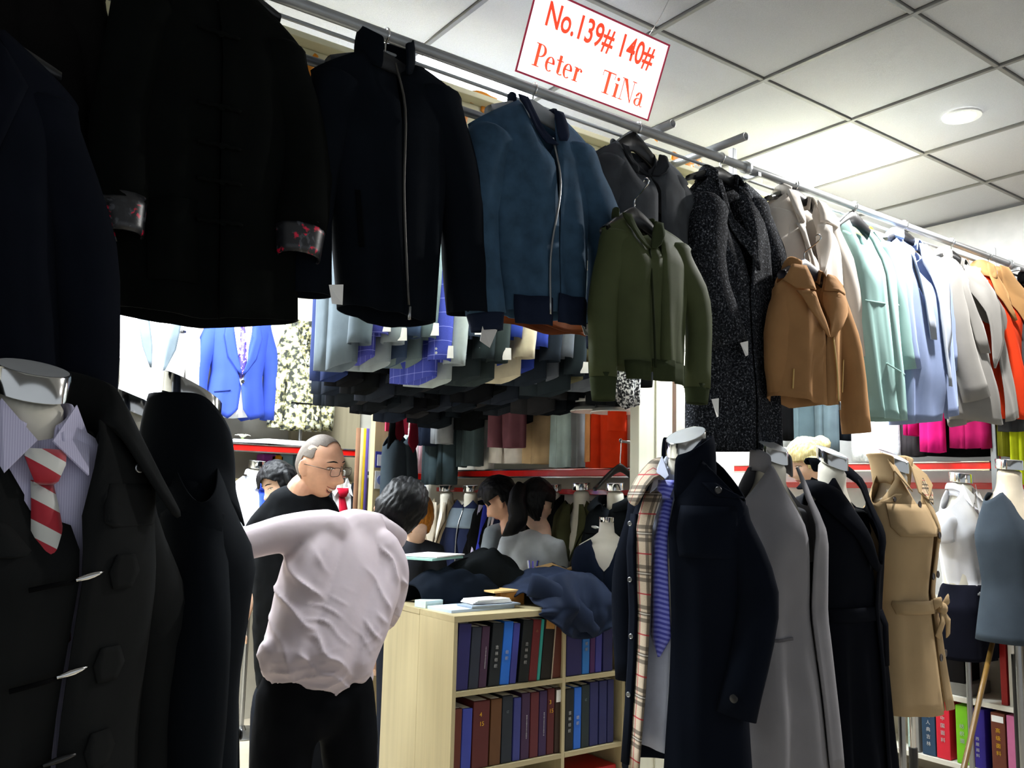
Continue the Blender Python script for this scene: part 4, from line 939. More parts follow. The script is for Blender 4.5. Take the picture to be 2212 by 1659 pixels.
mesh('check_facing', [v-g.base for v in V], [(0, 1, 2, 3)], PL2, g.root, False, .004)
g.patch('lapel', [(1.5, .05, .1), (1.4, .04, .15), (1.3, .06, .13)], TRN, .014, 5, .005)
g.patch('gun_flap', [(1.45, -.175, .04), (1.36, -.18, .05), (1.325, -.165, .03)], TRN, .012, 6, .005)
for s_, z in ((-.03, 1.45), (.05, 1.33), (-.005, 1.17), (.115, 1.17), (.0, .86), (.13, .86)): g.button(s_, z, .0145, BRB, .02)
g.button(-.15, 1.468, .012, BRB, .02); g.patch('epaulette', [(1.49, -.13, -.1), (1.462, -.18, -.13), (1.455, -.185, -.16)], TRN, .008, 4, .004)
g.patch('belt', [(1.075, -.158, .158), (1.025, -.158, .158)], TRN, .014, 10, .006)
kc = g.surf(.075, 1.04, .03)
o = mesh('belt_knot', *(lambda VF: VF)(tube_vf([kc+F.a*(-.022), kc+F.a*(-.008)+F.n*.006, kc+F.a*.01+F.n*.006, kc+F.a*.024], [(.014, .01), (.024, .016), (.024, .016), (.014, .01)], 10, F.n)), TRN, g.root)
for a_, b_ in (((-.035, .03), (-.07, .02)), ((.04, .035), (.075, .03)), ((-.02, -.05), (-.045, -.11)), ((.035, -.05), (.06, -.11))):
    tube('bow_end', [kc, kc+F.a*a_[0]+ZV*a_[1]+F.n*.012, kc+F.a*b_[0]+ZV*b_[1]], [(.01, .006), (.02, .007), (.024, .004)], TRN, g.root, 8, F.n)
for sd in (-1, 1): tube('cuff_strap', [F.w(sd*.235, -.02, .915)-g.base, F.w(sd*.235, -.02, .885)-g.base], .066, TRN, g.root, 16, F.n, False, 0, 0, .004)
# ---- M7 white blouse and black skirt
F = fr((4.52, 2.28), .0)
mannequin('mannequin in white blouse and black skirt at far right', F, 1.615, .052, .12, group=MG)
WBL = fabric('#f4f4f8', .8, .2, .04)
g = mc('white_blouse', 'white open-collared blouse tucked into a black skirt', 'blouse', F, WBL, 1.53, 1.43, 1.02, .19, .185, .13, .14, .11, .07, seed=28, drop=.05, gap=[(0, -.25, .25), (.2, 0, 0), (1, 0, 0)], fold=.012, group=None)
g.sleeve(-1, (-.2, 1.27), r0=.07, r1=.06, mid=(-.205, 1.35), d=0); g.sleeve(1, (.2, 1.27), r0=.07, r1=.06, mid=(.205, 1.35), d=0)
shirt_collar(g, WBL, .072, .06, .035, 1)
SKT = fabric('#12131c', .9, .2)
Gar('pencil_skirt', 'black pencil skirt below the white blouse', 'skirt', F, ((-.135, 1.06), (.135, 1.06)), ((-.12, 1.062), (.12, 1.062)), [(0, -.135, .135, .11), (.3, -.185, .185, .13), (1, -.17, .17, .12)], [(-1, .7), (1, .7)], SKT, None, drop=.0, d0=.1, ramp=.05, fold=.006)
# ---- M8 blue-grey sleeveless dress
F = fr((4.43, 2.0), -.3)
SKIN_M = plain('#d9cdb6', .18, 0, .5, .6)
mannequin('glossy cream mannequin in the grey-blue dress at the right edge', F, 1.675, .056, .1, group=MG, neckmat=SKIN_M, bust=(.15, .1), low=.8)
DRS = fabric('#38414a', .95, .3, .1, 500)
g = mc('sleeveless_dress', 'grey-blue sleeveless round-neck dress on the rightmost mannequin', 'dress', F, DRS, 1.52, 1.475, .83, .155, .19, .16, .2, .135, .1, zw=1.08, seed=29, drop=.07, fold=.006, group=None)
# ------------------------------------------------------------------ counter bookcase and what stands in it
WOOD = woodm('pale_wood', '#bdaf88', 'Z', .45, .10); WOODX = woodm('pale_wood_edge', '#b5a781', 'X', .45, .08); WOODIN = woodm('pale_wood_inside', '#bfae84', 'X', .5, .1)
CX0, CX1, CY0, CY1, CZT = 1.93, 2.86, 3.0, 3.27, .965
bk = thing('bookcase', 'pale wood counter bookcase full of swatch books', 'bookcase', ((CX0+CX1)/2, (CY0+CY1)/2, 0))
ob = Vector(bk.location)
def bb(nm, x0, x1, y0, y1, z0, z1, m, par=bk, o=ob): return box(nm, Vector(((x0+x1)/2, (y0+y1)/2, (z0+z1)/2))-o, (x1-x0, y1-y0, z1-z0), m, par, None, .0015)
bb('top', CX0, CX1, CY0, CY1, CZT-.025, CZT, WOODX)
bb('side_panel', CX0, CX0+.018, CY0, CY1, .0, CZT-.025, WOOD); bb('side_panel', CX1-.018, CX1, CY0, CY1, .0, CZT-.025, WOOD)
bb('divider', 2.492, 2.51, CY0+.002, CY1-.01, .0, CZT-.025, WOOD)
bb('back_panel', CX0+.018, CX1-.018, CY1-.01, CY1, 0, CZT-.025, WOODIN)
ZS = (.672, .362, .06)
for z in ZS:
    bb('shelf', CX0+.018, 2.492, CY0+.001, CY1-.01, z-.02, z, WOODX); bb('shelf', 2.51, CX1-.018, CY0+.001, CY1-.01, z-.02, z, WOODX)
c2 = thing('counter_unit', 'pale wood counter cabinet standing behind the bookcase', 'cabinet', ((CX0+CX1)/2, 3.42, 0)); o2 = Vector(c2.location)
bb('body', CX0+.002, CX1, CY1+.004, 3.58, .0, CZT-.025, WOOD, c2, o2); bb('top', CX0, CX1, CY1+.003, 3.6, CZT-.025, CZT-.001, WOODX, c2, o2)
SBG = 'swatch books in the counter bookcase'
def spine_marks(parent, w, z0, z1, mat, x=0, y=-.002, n=9, k=.35):
    V = []; Fc = []
    random.seed(int((z0+w)*1e5) % 9973)
    for i in range(n):
        z = z0+(z1-z0)*(i+.5)/n; h = (z1-z0)/n*.6; ww = w*k*random.uniform(.5, 1)
        b = len(V); V += [(x-ww/2, y, z-h/2), (x+ww/2, y, z-h/2), (x+ww/2, y, z+h/2), (x-ww/2, y, z+h/2)]; Fc.append((b, b+1, b+2, b+3))
    o = mesh('spine_lettering', V, Fc, mat, parent, False); o['kind'] = 'stuff'; return o
def spine_text(parent, body, zc, size, mat, y=-.0022, w=None):
    """stacked characters on a spine facing -Y, in the book's own frame"""
    me = text_mesh(body, size, .0004); xs = [v.co.x for v in me.vertices]; ys = [v.co.y for v in me.vertices]
    if not xs: return
    cx = (min(xs)+max(xs))/2; cy = (min(ys)+max(ys))/2
    for v in me.vertices: x_, y_ = v.co.x-cx, v.co.y-cy; v.co = Vector((x_, y-v.co.z, zc+y_))
    me.materials.clear(); o = link('spine_lettering', me, mat, parent); o['kind'] = 'stuff'; return o
def book(name, label, x0, w, z, h, y0, dep, mat, lean=0, group=SBG, cat='book', axis='X', sgn=1):
    """spine towards -Y; origin at spine foot centre"""
    r = thing(name, label, cat, (x0+w/2, y0, z), group)
    bm = bmesh.new(); bm_box(bm, (0, dep/2, h/2), (w*.97, dep, h), None, .0035); me = bpy.data.meshes.new('cover'); bm.to_mesh(me); bm.free()
    link('cover', me, mat, r)
    box('page_block', (0, dep/2+.004, h-.0015+.0012), (w*.72, dep*.9, .003), PAPER, r, None, 0)
    r.rotation_euler = (0, lean, 0); r.location.x -= h*math.tan(lean)*.0
    return r
def cl(h): return plain(h, .55, 0, .4)
WT = plain('#b4b4b4', .6); GT = plain('#d9a520', .4)
K = (2.49-1.95)/(1150-65.)
def zx(v): return 1.95+(v-65)*K
JL = '吉\n\n林\n\n纺\n\n织'; CF = '纺\n\n织'
rowA = [(65, 188, '#25235e', .262, .045, 'indigo-navy book at the left end of the top shelf', None), (192, 288, '#272d3b', .245, .05, 'slate book second from the left on the top shelf', None),
        (290, 368, '#40263f', .245, .055, 'plum book third from the left on the top shelf', 'm'), (384, 498, '#141b20', .255, .075, 'black book with white characters left of the bright blue one, top shelf', JL),
        (499, 596, '#1f6bcf', .258, .075, 'bright blue book in the middle of the top left shelf', CF), (600, 668, '#3b3f92', .248, .075, 'violet-blue book right of the bright blue one, top left shelf', None),
        (690, 800, '#12191c', .258, .09, 'black book with white characters left of the maroon one, top left shelf', JL), (801, 888, '#73262a', .256, .085, 'maroon book beside the thin teal one, top left shelf', 'g'),
        (890, 922, '#36a79c', .255, .085, 'very thin teal book on the top left shelf', None), (926, 1050, '#1a1512', .258, .085, 'open-topped black box file right of the thin teal book', 'b'), (1056, 1150, '#5d281c', .255, .045, 'rust brown book at the right end of the top left shelf', None)]
rowB = [(1212, 1392, '#2a2862', .262, .0, 'wide navy book left in the top right compartment', None), (1396, 1480, '#2a78c9', .258, .01, 'light blue book in the top right compartment', CF), (1486, 1545, '#4b2560', .258, .01, 'purple book in the top right compartment', None), (1548, 1625, '#3d3f96', .252, .02, 'violet-blue book right in the top right compartment', None), (1640, 1760, '#23245a', .25, .0, 'dark navy book farthest right in the top right compartment', None)]
rowC = [(50, 138, '#5c2418', .245, .01, 'rust red book at the left end of the middle shelf', None), (140, 236, '#34409a', .24, .015, 'blue book second on the middle shelf', None), (242, 406, '#571d1e', .262, .015, 'thick maroon book with gold numbers 4 and 15', '4\n15'),
        (414, 526, '#5e3a1c', .262, .015, 'tan brown book right of the thick maroon one', None), (532, 640, '#1c2530', .268, .01, 'dark slate book in the middle of the middle shelf', 'd'), (650, 726, '#363c80', .255, .01, 'violet-blue book on the middle shelf', None), (732, 820, '#3b2144', .268, .01, 'plum book with white print left of the maroon one, middle shelf', 'm'),
        (826, 916, '#5c2028', .266, .008, 'maroon book between the two plum ones, middle shelf', None), (920, 1004, '#35204a', .268, .008, 'plum book with white print right of the maroon one, middle shelf', 'm'), (1008, 1086, '#551a1e', .272, .008, 'maroon book with gold numbers 3 and 15', '3\n15'), (1092, 1165, '#352117', .272, .006, 'dark brown book with white label at the end of the middle shelf', 'l')]
rowD = [(1208, 1304, '#14181c', .26, .008, 'black book with white characters in the lower right compartment', JL), (1306, 1390, '#2668cc', .262, .008, 'bright blue book in the lower right compartment', CF), (1392, 1486, '#18282c', .268, .006, 'dark green book in the lower right compartment', 'd'), (1490, 1592, '#22265c', .275, .0, 'navy book right of the dark green one', None), (1600, 1696, '#1f2458', .275, .0, 'second navy book from the right, lower right compartment', None), (1702, 1780, '#1f2355', .275, .0, 'rightmost navy book in the lower right compartment', None)]
for rows, z in ((rowA, ZS[0]), (rowB, ZS[0]), (rowC, ZS[1]), (rowD, ZS[1])):
    for a, b, hx, h, ln, lab, tx in rows:
        x0, x1 = zx(a), zx(b); w = x1-x0
        r = book('swatch_book', lab, x0, w, z+.002, h*.985, CY0+.012, .2, cl(hx), ln)
        if tx in (JL, CF): spine_text(r, tx, h*.46, .0165, WT)
        elif tx in ('4\n15', '3\n15'): spine_text(r, tx.replace('\n', '\n\n'), h*.72, .024, GT)
        elif tx == 'm': spine_marks(r, w, h*.3, h*.66, WT, w*.1, -.002, 16, .14)
        elif tx == 'g': spine_text(r, '四', h*.8, .012, plain('#a06a4a'))
        elif tx == 'd': spine_text(r, 'IZ', h*.75, .014, plain('#6d7a80'))
        elif tx == 'l': box('label_sticker', (0, -.001, h*.86), (w*.7, .001, .05), PAPER, r, None, 0)
        elif tx == 'b': box('file_opening', (0, -.001, h*.9), (w*.75, .002, h*.18), plain('#c08a4a', .6), r, None, 0); box('file_edge', (w*.46, -.002, h*.5), (.005, .003, h), plain('#b9a690', .7), r, None, 0)
# red storage box on the floor shelf
o = tag(box('red_box', (2.68, 3.12, .165), (.3, .2, .2), plain('#c01210', .4), None, None, .01), 'red box on the lowest shelf of the bookcase', 'box')
o = tag(box('dark_box', (2.2, 3.12, .14), (.4, .2, .15), plain('#2b2522', .6), None, None, .008), 'dark box on the lowest left shelf of the bookcase', 'box')
# ------------------------------------------------------------------ things on the counter
def heap(name, label, pts, mat, seed=0, cat='garment', group=None, n=26, m=16, amp=.02, hem=None):
    """crumpled garment: a closed lump. pts: rows of (centre, half width vector, height) along its length"""
    base = Vector(pts[len(pts)//2][0]); root = thing(name, label, cat, base, group)
    C_ = spline([tuple(p[0]) for p in pts], n); Wd = spline([tuple(p[1]) for p in pts], n); Hh = spline([(p[2], 0, 0) for p in pts], n)
    V = []; Fc = []
    for i in range(n+1):
        for k in range(m+1):
            u = -1+2*k/m; z = Hh[i].x*max(0, 1-abs(u)**2.6)**.6
            q = C_[i]+Wd[i]*u+ZV*z
            nz = mnoise.noise(Vector((q.x*9+seed*3, q.y*9, q.z*5+seed)))*amp*1.4+abs(mnoise.noise(Vector((q.x*7+q.y*5+seed, q.y*12-q.x*6, q.z*6))))*amp*3.2
            q += ZV*nz*(1 if abs(u) < .95 else .2)*min(1, i/2, (n-i)/2+.15); V.append(q-base)
    for i in range(n):
        for k in range(m): Fc.append((i*(m+1)+k, i*(m+1)+k+1, (i+1)*(m+1)+k+1, (i+1)*(m+1)+k))
    mesh('cloth', V, Fc, mat, root, True, .006, 1)
    return root
CT = CZT
def C3(x, y, z=CT, Y=None): return at(x, y, Z=z) if Y is None else at(x, y, Y=Y)
NVJ = fabric('#232c40', .7, .5, .2); BKJ = fabric('#15181a', .9, .25)
# black jacket lying in folds and its sleeve
heap('folded_black_jacket', 'crumpled black wool jacket heaped on the counter', [((2.1, 3.5, CT+.01), (.02, .1, 0), .05), ((2.22, 3.48, CT+.02), (.02, .12, 0), .14), ((2.38, 3.45, CT+.03), (.02, .15, 0), .17), ((2.52, 3.43, CT+.02), (.02, .15, 0), .13), ((2.6, 3.42, CT), (.03, .1, 0), .06)], BKJ, 1)
heap('folded_navy_trousers', 'dark navy garment folded flat at the left of the counter', [((1.97, 3.42, CT), (.0, .1, 0), .08), ((2.08, 3.4, CT), (0, .13, 0), .13), ((2.2, 3.37, CT), (0, .13, 0), .13), ((2.34, 3.34, CT), (0, .1, 0), .08)], fabric('#10161f', .8, .4), 2, amp=.01)
g_ = tube('rolled_sleeve', [(2.34, 3.42, CT+.14), (2.4, 3.4, CT+.12), (2.44, 3.36, CT+.07), (2.46, 3.33, CT+.03)], [(.05, .04), (.06, .045), (.055, .045), (.05, .04)], BKJ, None, 14, ZV, True, .15, 4)
tag(g_, 'black sleeve flopping over the front of the counter heap', 'garment')
# navy jacket draped over the front edge
nj = thing('draped_navy_jacket', 'crumpled navy blue jacket spilling over the front edge of the counter', 'jacket', (2.55, 3.1, CT))
nb = Vector(nj.location); V = []; Fc = []; n, m = 30, 22
for i in range(n+1):
    u = i/n
    for k in range(m+1):
        v = k/m
        x = 2.32+u*.52+.05*math.sin(v*3); L_ = v*.62
        ytop = 3.42-.0*u
        run = .42
        hz = .13*math.sin(PI*min(1, u*1.15))**.8*math.sin(PI*min(1, max(0, (1-v)*.9)))**.7
        if L_ < run: y = ytop-L_; z = CT+.012+hz
        else:
            y = CY0-.012-.02*math.sin(u*9); z = CT+.012-(L_-run)*(.12+.62*math.sin(u*PI*.95)**1.2)+hz*.15
        w_ = .035*abs(mnoise.noise(Vector((u*9+v*3, v*5-u*4, 7))))+.03*mnoise.noise(Vector((u*5, v*4, 3)))+.025*math.sin(u*16+v*5)*sstep(v*2)*(.5 if L_ < run else 1)
        V.append(Vector((x+.02*mnoise.noise(Vector((u*4, v*6, 9))), y-(abs(w_)*.8 if L_ >= run else 0), z+(abs(w_)*1.3 if L_ < run else 0)))-nb)
for i in range(n):
    for k in range(m): Fc.append((i*(m+1)+k, i*(m+1)+k+1, (i+1)*(m+1)+k+1, (i+1)*(m+1)+k))
mesh('cloth', V, Fc, NVJ, nj, True, .006, 1)
lp = [(2.36, 3.08, CT+.10), (2.42, 3.03, CT+.08), (2.5, 2.985, CT+.02), (2.6, 2.975, CT-.06), (2.66, 2.975, CT-.11)]
tube('sleeve', [Vector(p)-nb for p in spline(lp, 12)], [(.05, .02)]*6+[(.055, .02)]*4+[(.03, .012)]*3, NVJ, nj, 12, YV, True, .12, 6)
heap('dark_garment_pile', 'dark garment heaped at the right end of the counter', [((2.6, 3.42, CT), (0, .1, 0), .06), ((2.7, 3.36, CT), (0, .13, 0), .12), ((2.79, 3.28, CT), (0, .12, 0), .1), ((2.84, 3.2, CT), (0, .06, 0), .04)], fabric('#20262f'), 5)
# papers, swatch pad, notebook, boxes
def paper(name, label, x, y, z, w, d, h, rot, mat, cat='papers', group=None):
    o = box(name, (x, y, z+h/2), (w, d, h), mat, None, (0, 0, rot), .001); return tag(o, label, cat, group)
paper('swatch_pad', 'pale blue swatch pad lying on the counter under the notebook', 2.13, 3.18, CT, .34, .17, .012, .08, plain('#b8cbe4', .7))
paper('grey_swatch_sheet', 'grey cloth sample sheet on the pale blue pad', 2.2, 3.15, CT+.013, .26, .11, .008, .05, plain('#8e99a6', .8))
nb2 = thing('open_notebook', 'white paperback notebook lying on the swatch pad', 'notebook', (2.2, 3.17, CT+.022))
for k in range(3): box('page_block', (0, 0, .004+k*.006), (.2-.01*k, .1, .005), PAPER, nb2, (0, 0, .06*k-.03), .001)
paper('white_folder', 'white folder open on top of the black heap at the left', 2.12, 3.5, CT+.2, .26, .2, .006, .5, PAPER)
paper('mint_folder', 'mint green folder under the white folder', 2.1, 3.49, CT+.188, .26, .2, .01, .45, plain('#9fd0c4', .6))
paper('card_stack', 'small stack of cards by the folded navy garment', 1.99, 3.3, CT, .1, .07, .03, .2, plain('#cfe3dc', .6))
paper('wooden_box', 'small orange-brown wooden box between notebook and navy jacket', 2.36, 3.24, CT, .12, .1, .055, -.1, woodm('orange_box', '#a8702f', 'X'), 'box')
paper('manila_envelope', 'manila envelope lying on the small wooden box', 2.34, 3.26, CT+.057, .2, .14, .008, .1, plain('#e0b878', .7))
cups = thing('pen_holder', 'clear pen holder with pens at the back of the counter', 'pen holder', (2.72, 3.52, CT)); lathe('cup', [(.03, 0), (.034, .09), (.031, .09), (.028, .006)], plain('#c9c9d8', .2), cups, 18)
for k in range(5): tube('pen', [(.01*math.cos(k*2), .01*math.sin(k*2), .01), (.03*math.cos(k*2), .03*math.sin(k*2), .16)], .004, plain(['#2a2ab8', '#ddd', '#5040b0', '#222', '#3030c0'][k]*1 if k != 1 and k != 3 else ['#dddddd', '#222222'][k//3]), cups, 8)
sc_ = tag(tube('fabric_offcut', [(2.62, 3.36, CT+.13), (2.68, 3.32, CT+.16), (2.74, 3.28, CT+.135), (2.8, 3.26, CT+.15)], [(.004, .05)]*4, fabric('#a8885c'), None, 10, YV, True, .1), 'tan fabric offcut on the right-hand heap', 'fabric')
# small dress-form bust on the counter
_p = at(1310, 1165, Y=3.13); F = fr((_p.x, 3.13), -.85)
mb = thing('tabletop_bust', 'white tabletop bust with chrome cap at the right of the counter', 'mannequin', F.w(0, 0, CT)); z0 = 1.42
lathe('torso', [(.1, .0), (.14, .05), (.16, .14), (.17, .24), (.15, .3), (.075, .345), (.045, .37), (.04, .41), (.04, .43)], plain('#eeeae2', .4), mb, 24, None, 1, .62)
lathe('neck_cap', [(.0415, .425), (.043, .427), (.043, .452), (.041, .454)], CHROME, mb, 24)
mb.scale = (.86, .86, .86)
for ch in mb.children: ch.rotation_euler = (0, 0, -.85)
g = Gar('navy_v_neck_top', 'navy V-neck top on the tabletop bust', 'top', F, ((-.15, CT+.235), (.15, CT+.235)), ((-.06, CT+.29), (.06, CT+.29)), [(0, -.15, .15, .085), (.3, -.165, .165, .105), (1, -.14, .14, .1)], [(-1, CT+.02), (1, CT+.02)], fabric('#1c2436'), None, drop=.14, d0=.06, ramp=.1, fold=.004, nf=10, nr=10)
# ------------------------------------------------------------------ overhead suit racks inside the stall
RKZ = 2.74
colsA = ['#5a666f', '#4a4fa8c', '#8d989c', '#3c4d66', '#66777a', '#4450b0c', '#a9b4b4', '#4a5a70c', '#2c3538', '#333d3e', '#2f46a0', '#d2c9ae', '#2c3f98', '#232a33', '#5d636c', '#262e33', '#6f6b4f', '#262b38', '#6a7078', '#3d4348', '#b5702a', '#16181b']
random.seed(3)
rackmats = {}
def rmat(h):
    if h not in rackmats:
        rackmats[h] = checks('windowpane_'+h[1:7], h[:7], [(.5, .035, '#aab4ff', .7)], .055, 'YZ') if len(h) > 7 else fabric(h, .9, .25)
    return rackmats[h]
cname = {'#5a666f': 'slate grey', '#4a4fa8c': 'violet windowpane', '#8d989c': 'pale grey', '#3c4d66': 'steel blue', '#66777a': 'grey-green', '#4450b0c': 'bright blue windowpane', '#a9b4b4': 'silver grey', '#4a5a70c': 'slate windowpane', '#2c3538': 'dark green-grey', '#333d3e': 'charcoal green', '#2f46a0': 'royal blue', '#d2c9ae': 'beige', '#2c3f98': 'cobalt blue', '#232a33': 'near-black', '#5d636c': 'mid grey', '#262e33': 'black-green', '#6f6b4f': 'khaki', '#262b38': 'midnight', '#6a7078': 'dove grey', '#3d4348': 'charcoal', '#b5702a': 'orange-tan', '#16181b': 'black'}
ordn = ['first', 'second', 'third', 'fourth', 'fifth', 'sixth', 'seventh', 'eighth', 'ninth', 'tenth', 'eleventh', 'twelfth', 'thirteenth', 'fourteenth', 'fifteenth', 'sixteenth', 'seventeenth', 'eighteenth', 'nineteenth', 'twentieth', 'twenty-first', 'twenty-second']
WBT = plain('#b9bcc0', .3, .3)
def rack_jacket(x, yc, h, label, group, detail, dz, seed, ylean=0):
    F = fr((x, yc), -PI/2+ylean)
    m = rmat(h); w = .2
    zs = 2.62; ze = 1.96+dz
    g = Gar('suit_jacket', label, 'jacket', F, ((-w, zs-.03), (w, zs-.03)), ((-.06, zs+.01), (.06, zs+.01)), [(0, -w, w, .03), (.25, -w+.01, w-.01, .036), (1, -w+.02, w-.02, .036)], [(-1, ze), (0, ze-.02), (1, ze)], m, group, drop=.06, fold=.004, seed=seed, nf=5, nr=7, solid=.003, kf=4)
    zc = 2.03+dz*1.3
    P = [F.w(w-.02, 0, zs-.05), F.w(w+.015, .0, zs-.12), F.w(w+.03, 0, 2.3), F.w(w+.02, .004, zc+.1), F.w(w+.015, .006, zc)]
    s = tube('sleeve', [p-g.base for p in spline([tuple(p) for p in P], 9)], [(.03, .02), (.055, .038)]+[(.06, .042)]*4+[(.056, .042)]*2+[(.054, .04)]*2, m, g.root, 12, F.n, False, .06, seed, .003)
    if detail:
        for k in range(4):
            b = lathe('cuff_button', [(.004, -.002), (.0065, -.001), (.0065, .002), (.004, .003)], WBT, s, 10)
            p = F.w(w+.045, .036, zc+.025+k*.017)-g.base; b.location = p; b.rotation_euler = (F.n*.8+F.a*.6).to_track_quat('Z', 'Y').to_euler()
        if detail == 2:
            q = F.w(w+.062, .0, zc+.03)-g.base
            u1 = (F.n*-.5+F.a*.25).normalized(); c1 = Vector((0, 0, 1))
            V = [q+u1*(-.018)+c1*.024+F.a*.012, q+u1*.018+c1*.024+F.a*.012, q+u1*.02-c1*.024+F.a*.012, q-u1*.016-c1*.026+F.a*.012]
            mesh('price_tag', V, [(0, 1, 2, 3)], PAPER, g.root, False, .001)
        if detail == 3:
            V, Fc = lathe_vf([(.03, 0), (.028, .003), (.015, .005)], 14); e = mesh('elbow_patch', V, Fc, fabric('#6b5a52'), s); e.scale = (1, 2.2, 1)
            e.location = F.w(w+.055, .022, 2.27)-g.base; e.rotation_euler = (F.n*.6+F.a*.8).to_track_quat('Z', 'Y').to_euler()
    return g
det = [0, 2, 2, 1, 2, 2, 3, 2, 1, 2, 1, 1, 1, 1, 1, 2, 0, 1, 1, 2, 2, 0]
for i, h in enumerate(colsA):
    x = 1.42+i*.069
    rack_jacket(x, 3.12, h, cname[h]+' suit jacket, '+ordn[i]+' from the left on the front overhead rack', 'suit jackets on the front overhead rack', det[i], random.uniform(-.06, .05), i)
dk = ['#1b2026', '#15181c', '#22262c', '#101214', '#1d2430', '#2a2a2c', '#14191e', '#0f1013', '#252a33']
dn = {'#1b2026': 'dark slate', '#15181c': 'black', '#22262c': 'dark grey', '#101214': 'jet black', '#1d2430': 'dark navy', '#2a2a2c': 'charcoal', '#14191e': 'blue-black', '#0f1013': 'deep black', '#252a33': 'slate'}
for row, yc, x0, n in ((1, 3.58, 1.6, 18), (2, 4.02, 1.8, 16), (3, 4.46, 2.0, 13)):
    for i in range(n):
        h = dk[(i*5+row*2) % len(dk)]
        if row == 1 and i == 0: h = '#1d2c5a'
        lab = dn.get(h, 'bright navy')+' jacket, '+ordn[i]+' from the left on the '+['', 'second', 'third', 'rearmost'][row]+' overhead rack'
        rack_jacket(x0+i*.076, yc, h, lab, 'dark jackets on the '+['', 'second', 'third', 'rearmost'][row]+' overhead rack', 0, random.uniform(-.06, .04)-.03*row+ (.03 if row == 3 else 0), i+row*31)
for k, yc in enumerate((3.12, 3.58, 4.02, 4.46)):
    o = tag(tube('overhead_rail', [(-.0, 0, 0), (1.1, 0, 0), (2.1, 0, 0)], .014, DULLSTEEL, None, 12, ZV), 'steel rail carrying the '+['front', 'second', 'third', 'rearmost'][k]+' row of overhead jackets', 'rail'); o.location = (1.2, yc, RKZ-.06)
# coloured scarves and knits folded over the rear rack
def folded_cloth(name, label, x, y, z, w, h, mat, cat='garment', th=.03, rot=0, group=None):
    """cloth folded over a bar: two hanging leaves joined at the top, wavy hem"""
    base = Vector((x, y, z)); V = []; Fc = []; n = 10; prof = []
    for k in range(7): prof.append((th/2, -h+h*k/6))
    prof += [(th*.3, .012), (-th*.3, .012)]
    for k in range(7): prof.append((-th/2, -h*k/6*.92))
    m = len(prof)
    for i in range(n+1):
        u = -w/2+w*i/n
        for d, zz in prof: V.append((u, -d+.008*math.sin(i*1.3+zz*8)*abs(zz)/h, zz+.01*math.sin(i*.9)*(zz < -h*.5)))
    for i in range(n):
        for k in range(m-1): Fc.append((i*m+k, (i+1)*m+k, (i+1)*m+k+1, i*m+k+1))
    root = thing(name, label, cat, base, group); root.rotation_euler = (0, 0, rot)
    mesh('cloth', V, Fc, mat, root, True, .004)
    return root
p = at(1040, 870, Y=4.3); folded_cloth('red_garment', 'crimson garment hanging at the rear of the overhead racks', p.x, 4.24, p.z+.07, .2, .1, fabric('#a01228'))
p = at(1105, 862, Y=4.3); folded_cloth('mustard_garment', 'mustard orange garment beside the crimson one overhead', p.x, 4.22, p.z+.07, .14, .11, fabric('#d9930f'))
p = at(1078, 868, Y=4.3); folded_cloth('taupe_garment', 'taupe garment between crimson and mustard overhead', p.x+.01, 4.23, p.z+.05, .12, .08, fabric('#6f6a62'))
p = at(1130, 700, Y=2.75); folded_cloth('brown_leather_hem', 'brown leather jacket hem showing below the blue bomber', p.x+.05, 2.62, p.z+.05, .46, .09, fabric('#6b3513', .6), 'jacket', .12)

p = at(1130, 700, Y=2.62); tag(tube('leather_rail', [(p.x-.3, 2.62, p.z+.058), (p.x+.1, 2.62, p.z+.058), (p.x+.4, 2.62, p.z+.058), (3.05, 3.05, p.z+.058)], .008, RAILM, None, 10, ZV), 'thin rail behind the blue bomber carrying the brown leather', 'rail')
# ------------------------------------------------------------------ shelf runs on the walls
def shelf_run(label, p0, p1, out, z, depth=.26, strip2=None):
    """display shelf with red lacquer front strip between chrome trims; p0->p1 along the front edge, out = outward normal"""
    p0, p1, out = Vector(p0+(0,)), Vector(p1+(0,)), Vector(out+(0,)); d = (p1-p0); Ln = d.length; d.normalize(); mid = (p0+p1)/2; ang = math.atan2(d.y, d.x)
    r = thing('display_shelf', label, 'shelf', (mid.x, mid.y, z)); r.rotation_euler = (0, 0, ang)
    sg = 1 if Vector((-math.sin(ang), math.cos(ang), 0)).dot(-out) > 0 else -1
    box('board', (0, sg*depth/2, -.012), (Ln, depth, .02), plain('#5c5a58', .3), r)
    box('red_strip', (0, -sg*.006, -.03), (Ln, .012, .034), REDLAC, r)
    box('chrome_trim', (0, -sg*.008, -.009), (Ln, .02, .008), CHROME, r); box('chrome_trim', (0, -sg*.008, -.052), (Ln, .02, .01), CHROME, r)
    return r
shelf_run('red-fronted shelf running along the partition wall', (3.1, 3.2), (3.1, 5.5), (-1, 0), 1.605, .22)
o = tag(box('red_rail', (3.31, 4.3, 1.475), (.05, 2.2, .03), REDLAC, None, None, .003), 'red rail under the partition wall shelf', 'rail')
shelf_run('red-fronted shelf on the back wall under the blue suit', (1.2, 5.28), (2.62, 5.28), (0, -1), 1.725, .35)
shelf_run('short red-fronted shelf right of the corner pillar', (2.72, 5.2), (3.05, 5.2), (0, -1), 1.585, .4)
shelf_run('red-fronted shelf on the second stall wall', (4.72, 2.22), (4.72, 3.9), (-1, 0), 1.69, .24)
o = tag(box('red_rail', (4.975, 3.0, 1.56), (.03, 1.7, .035), REDLAC, None, None, .003), 'red rail under the shelf in the second stall', 'rail')
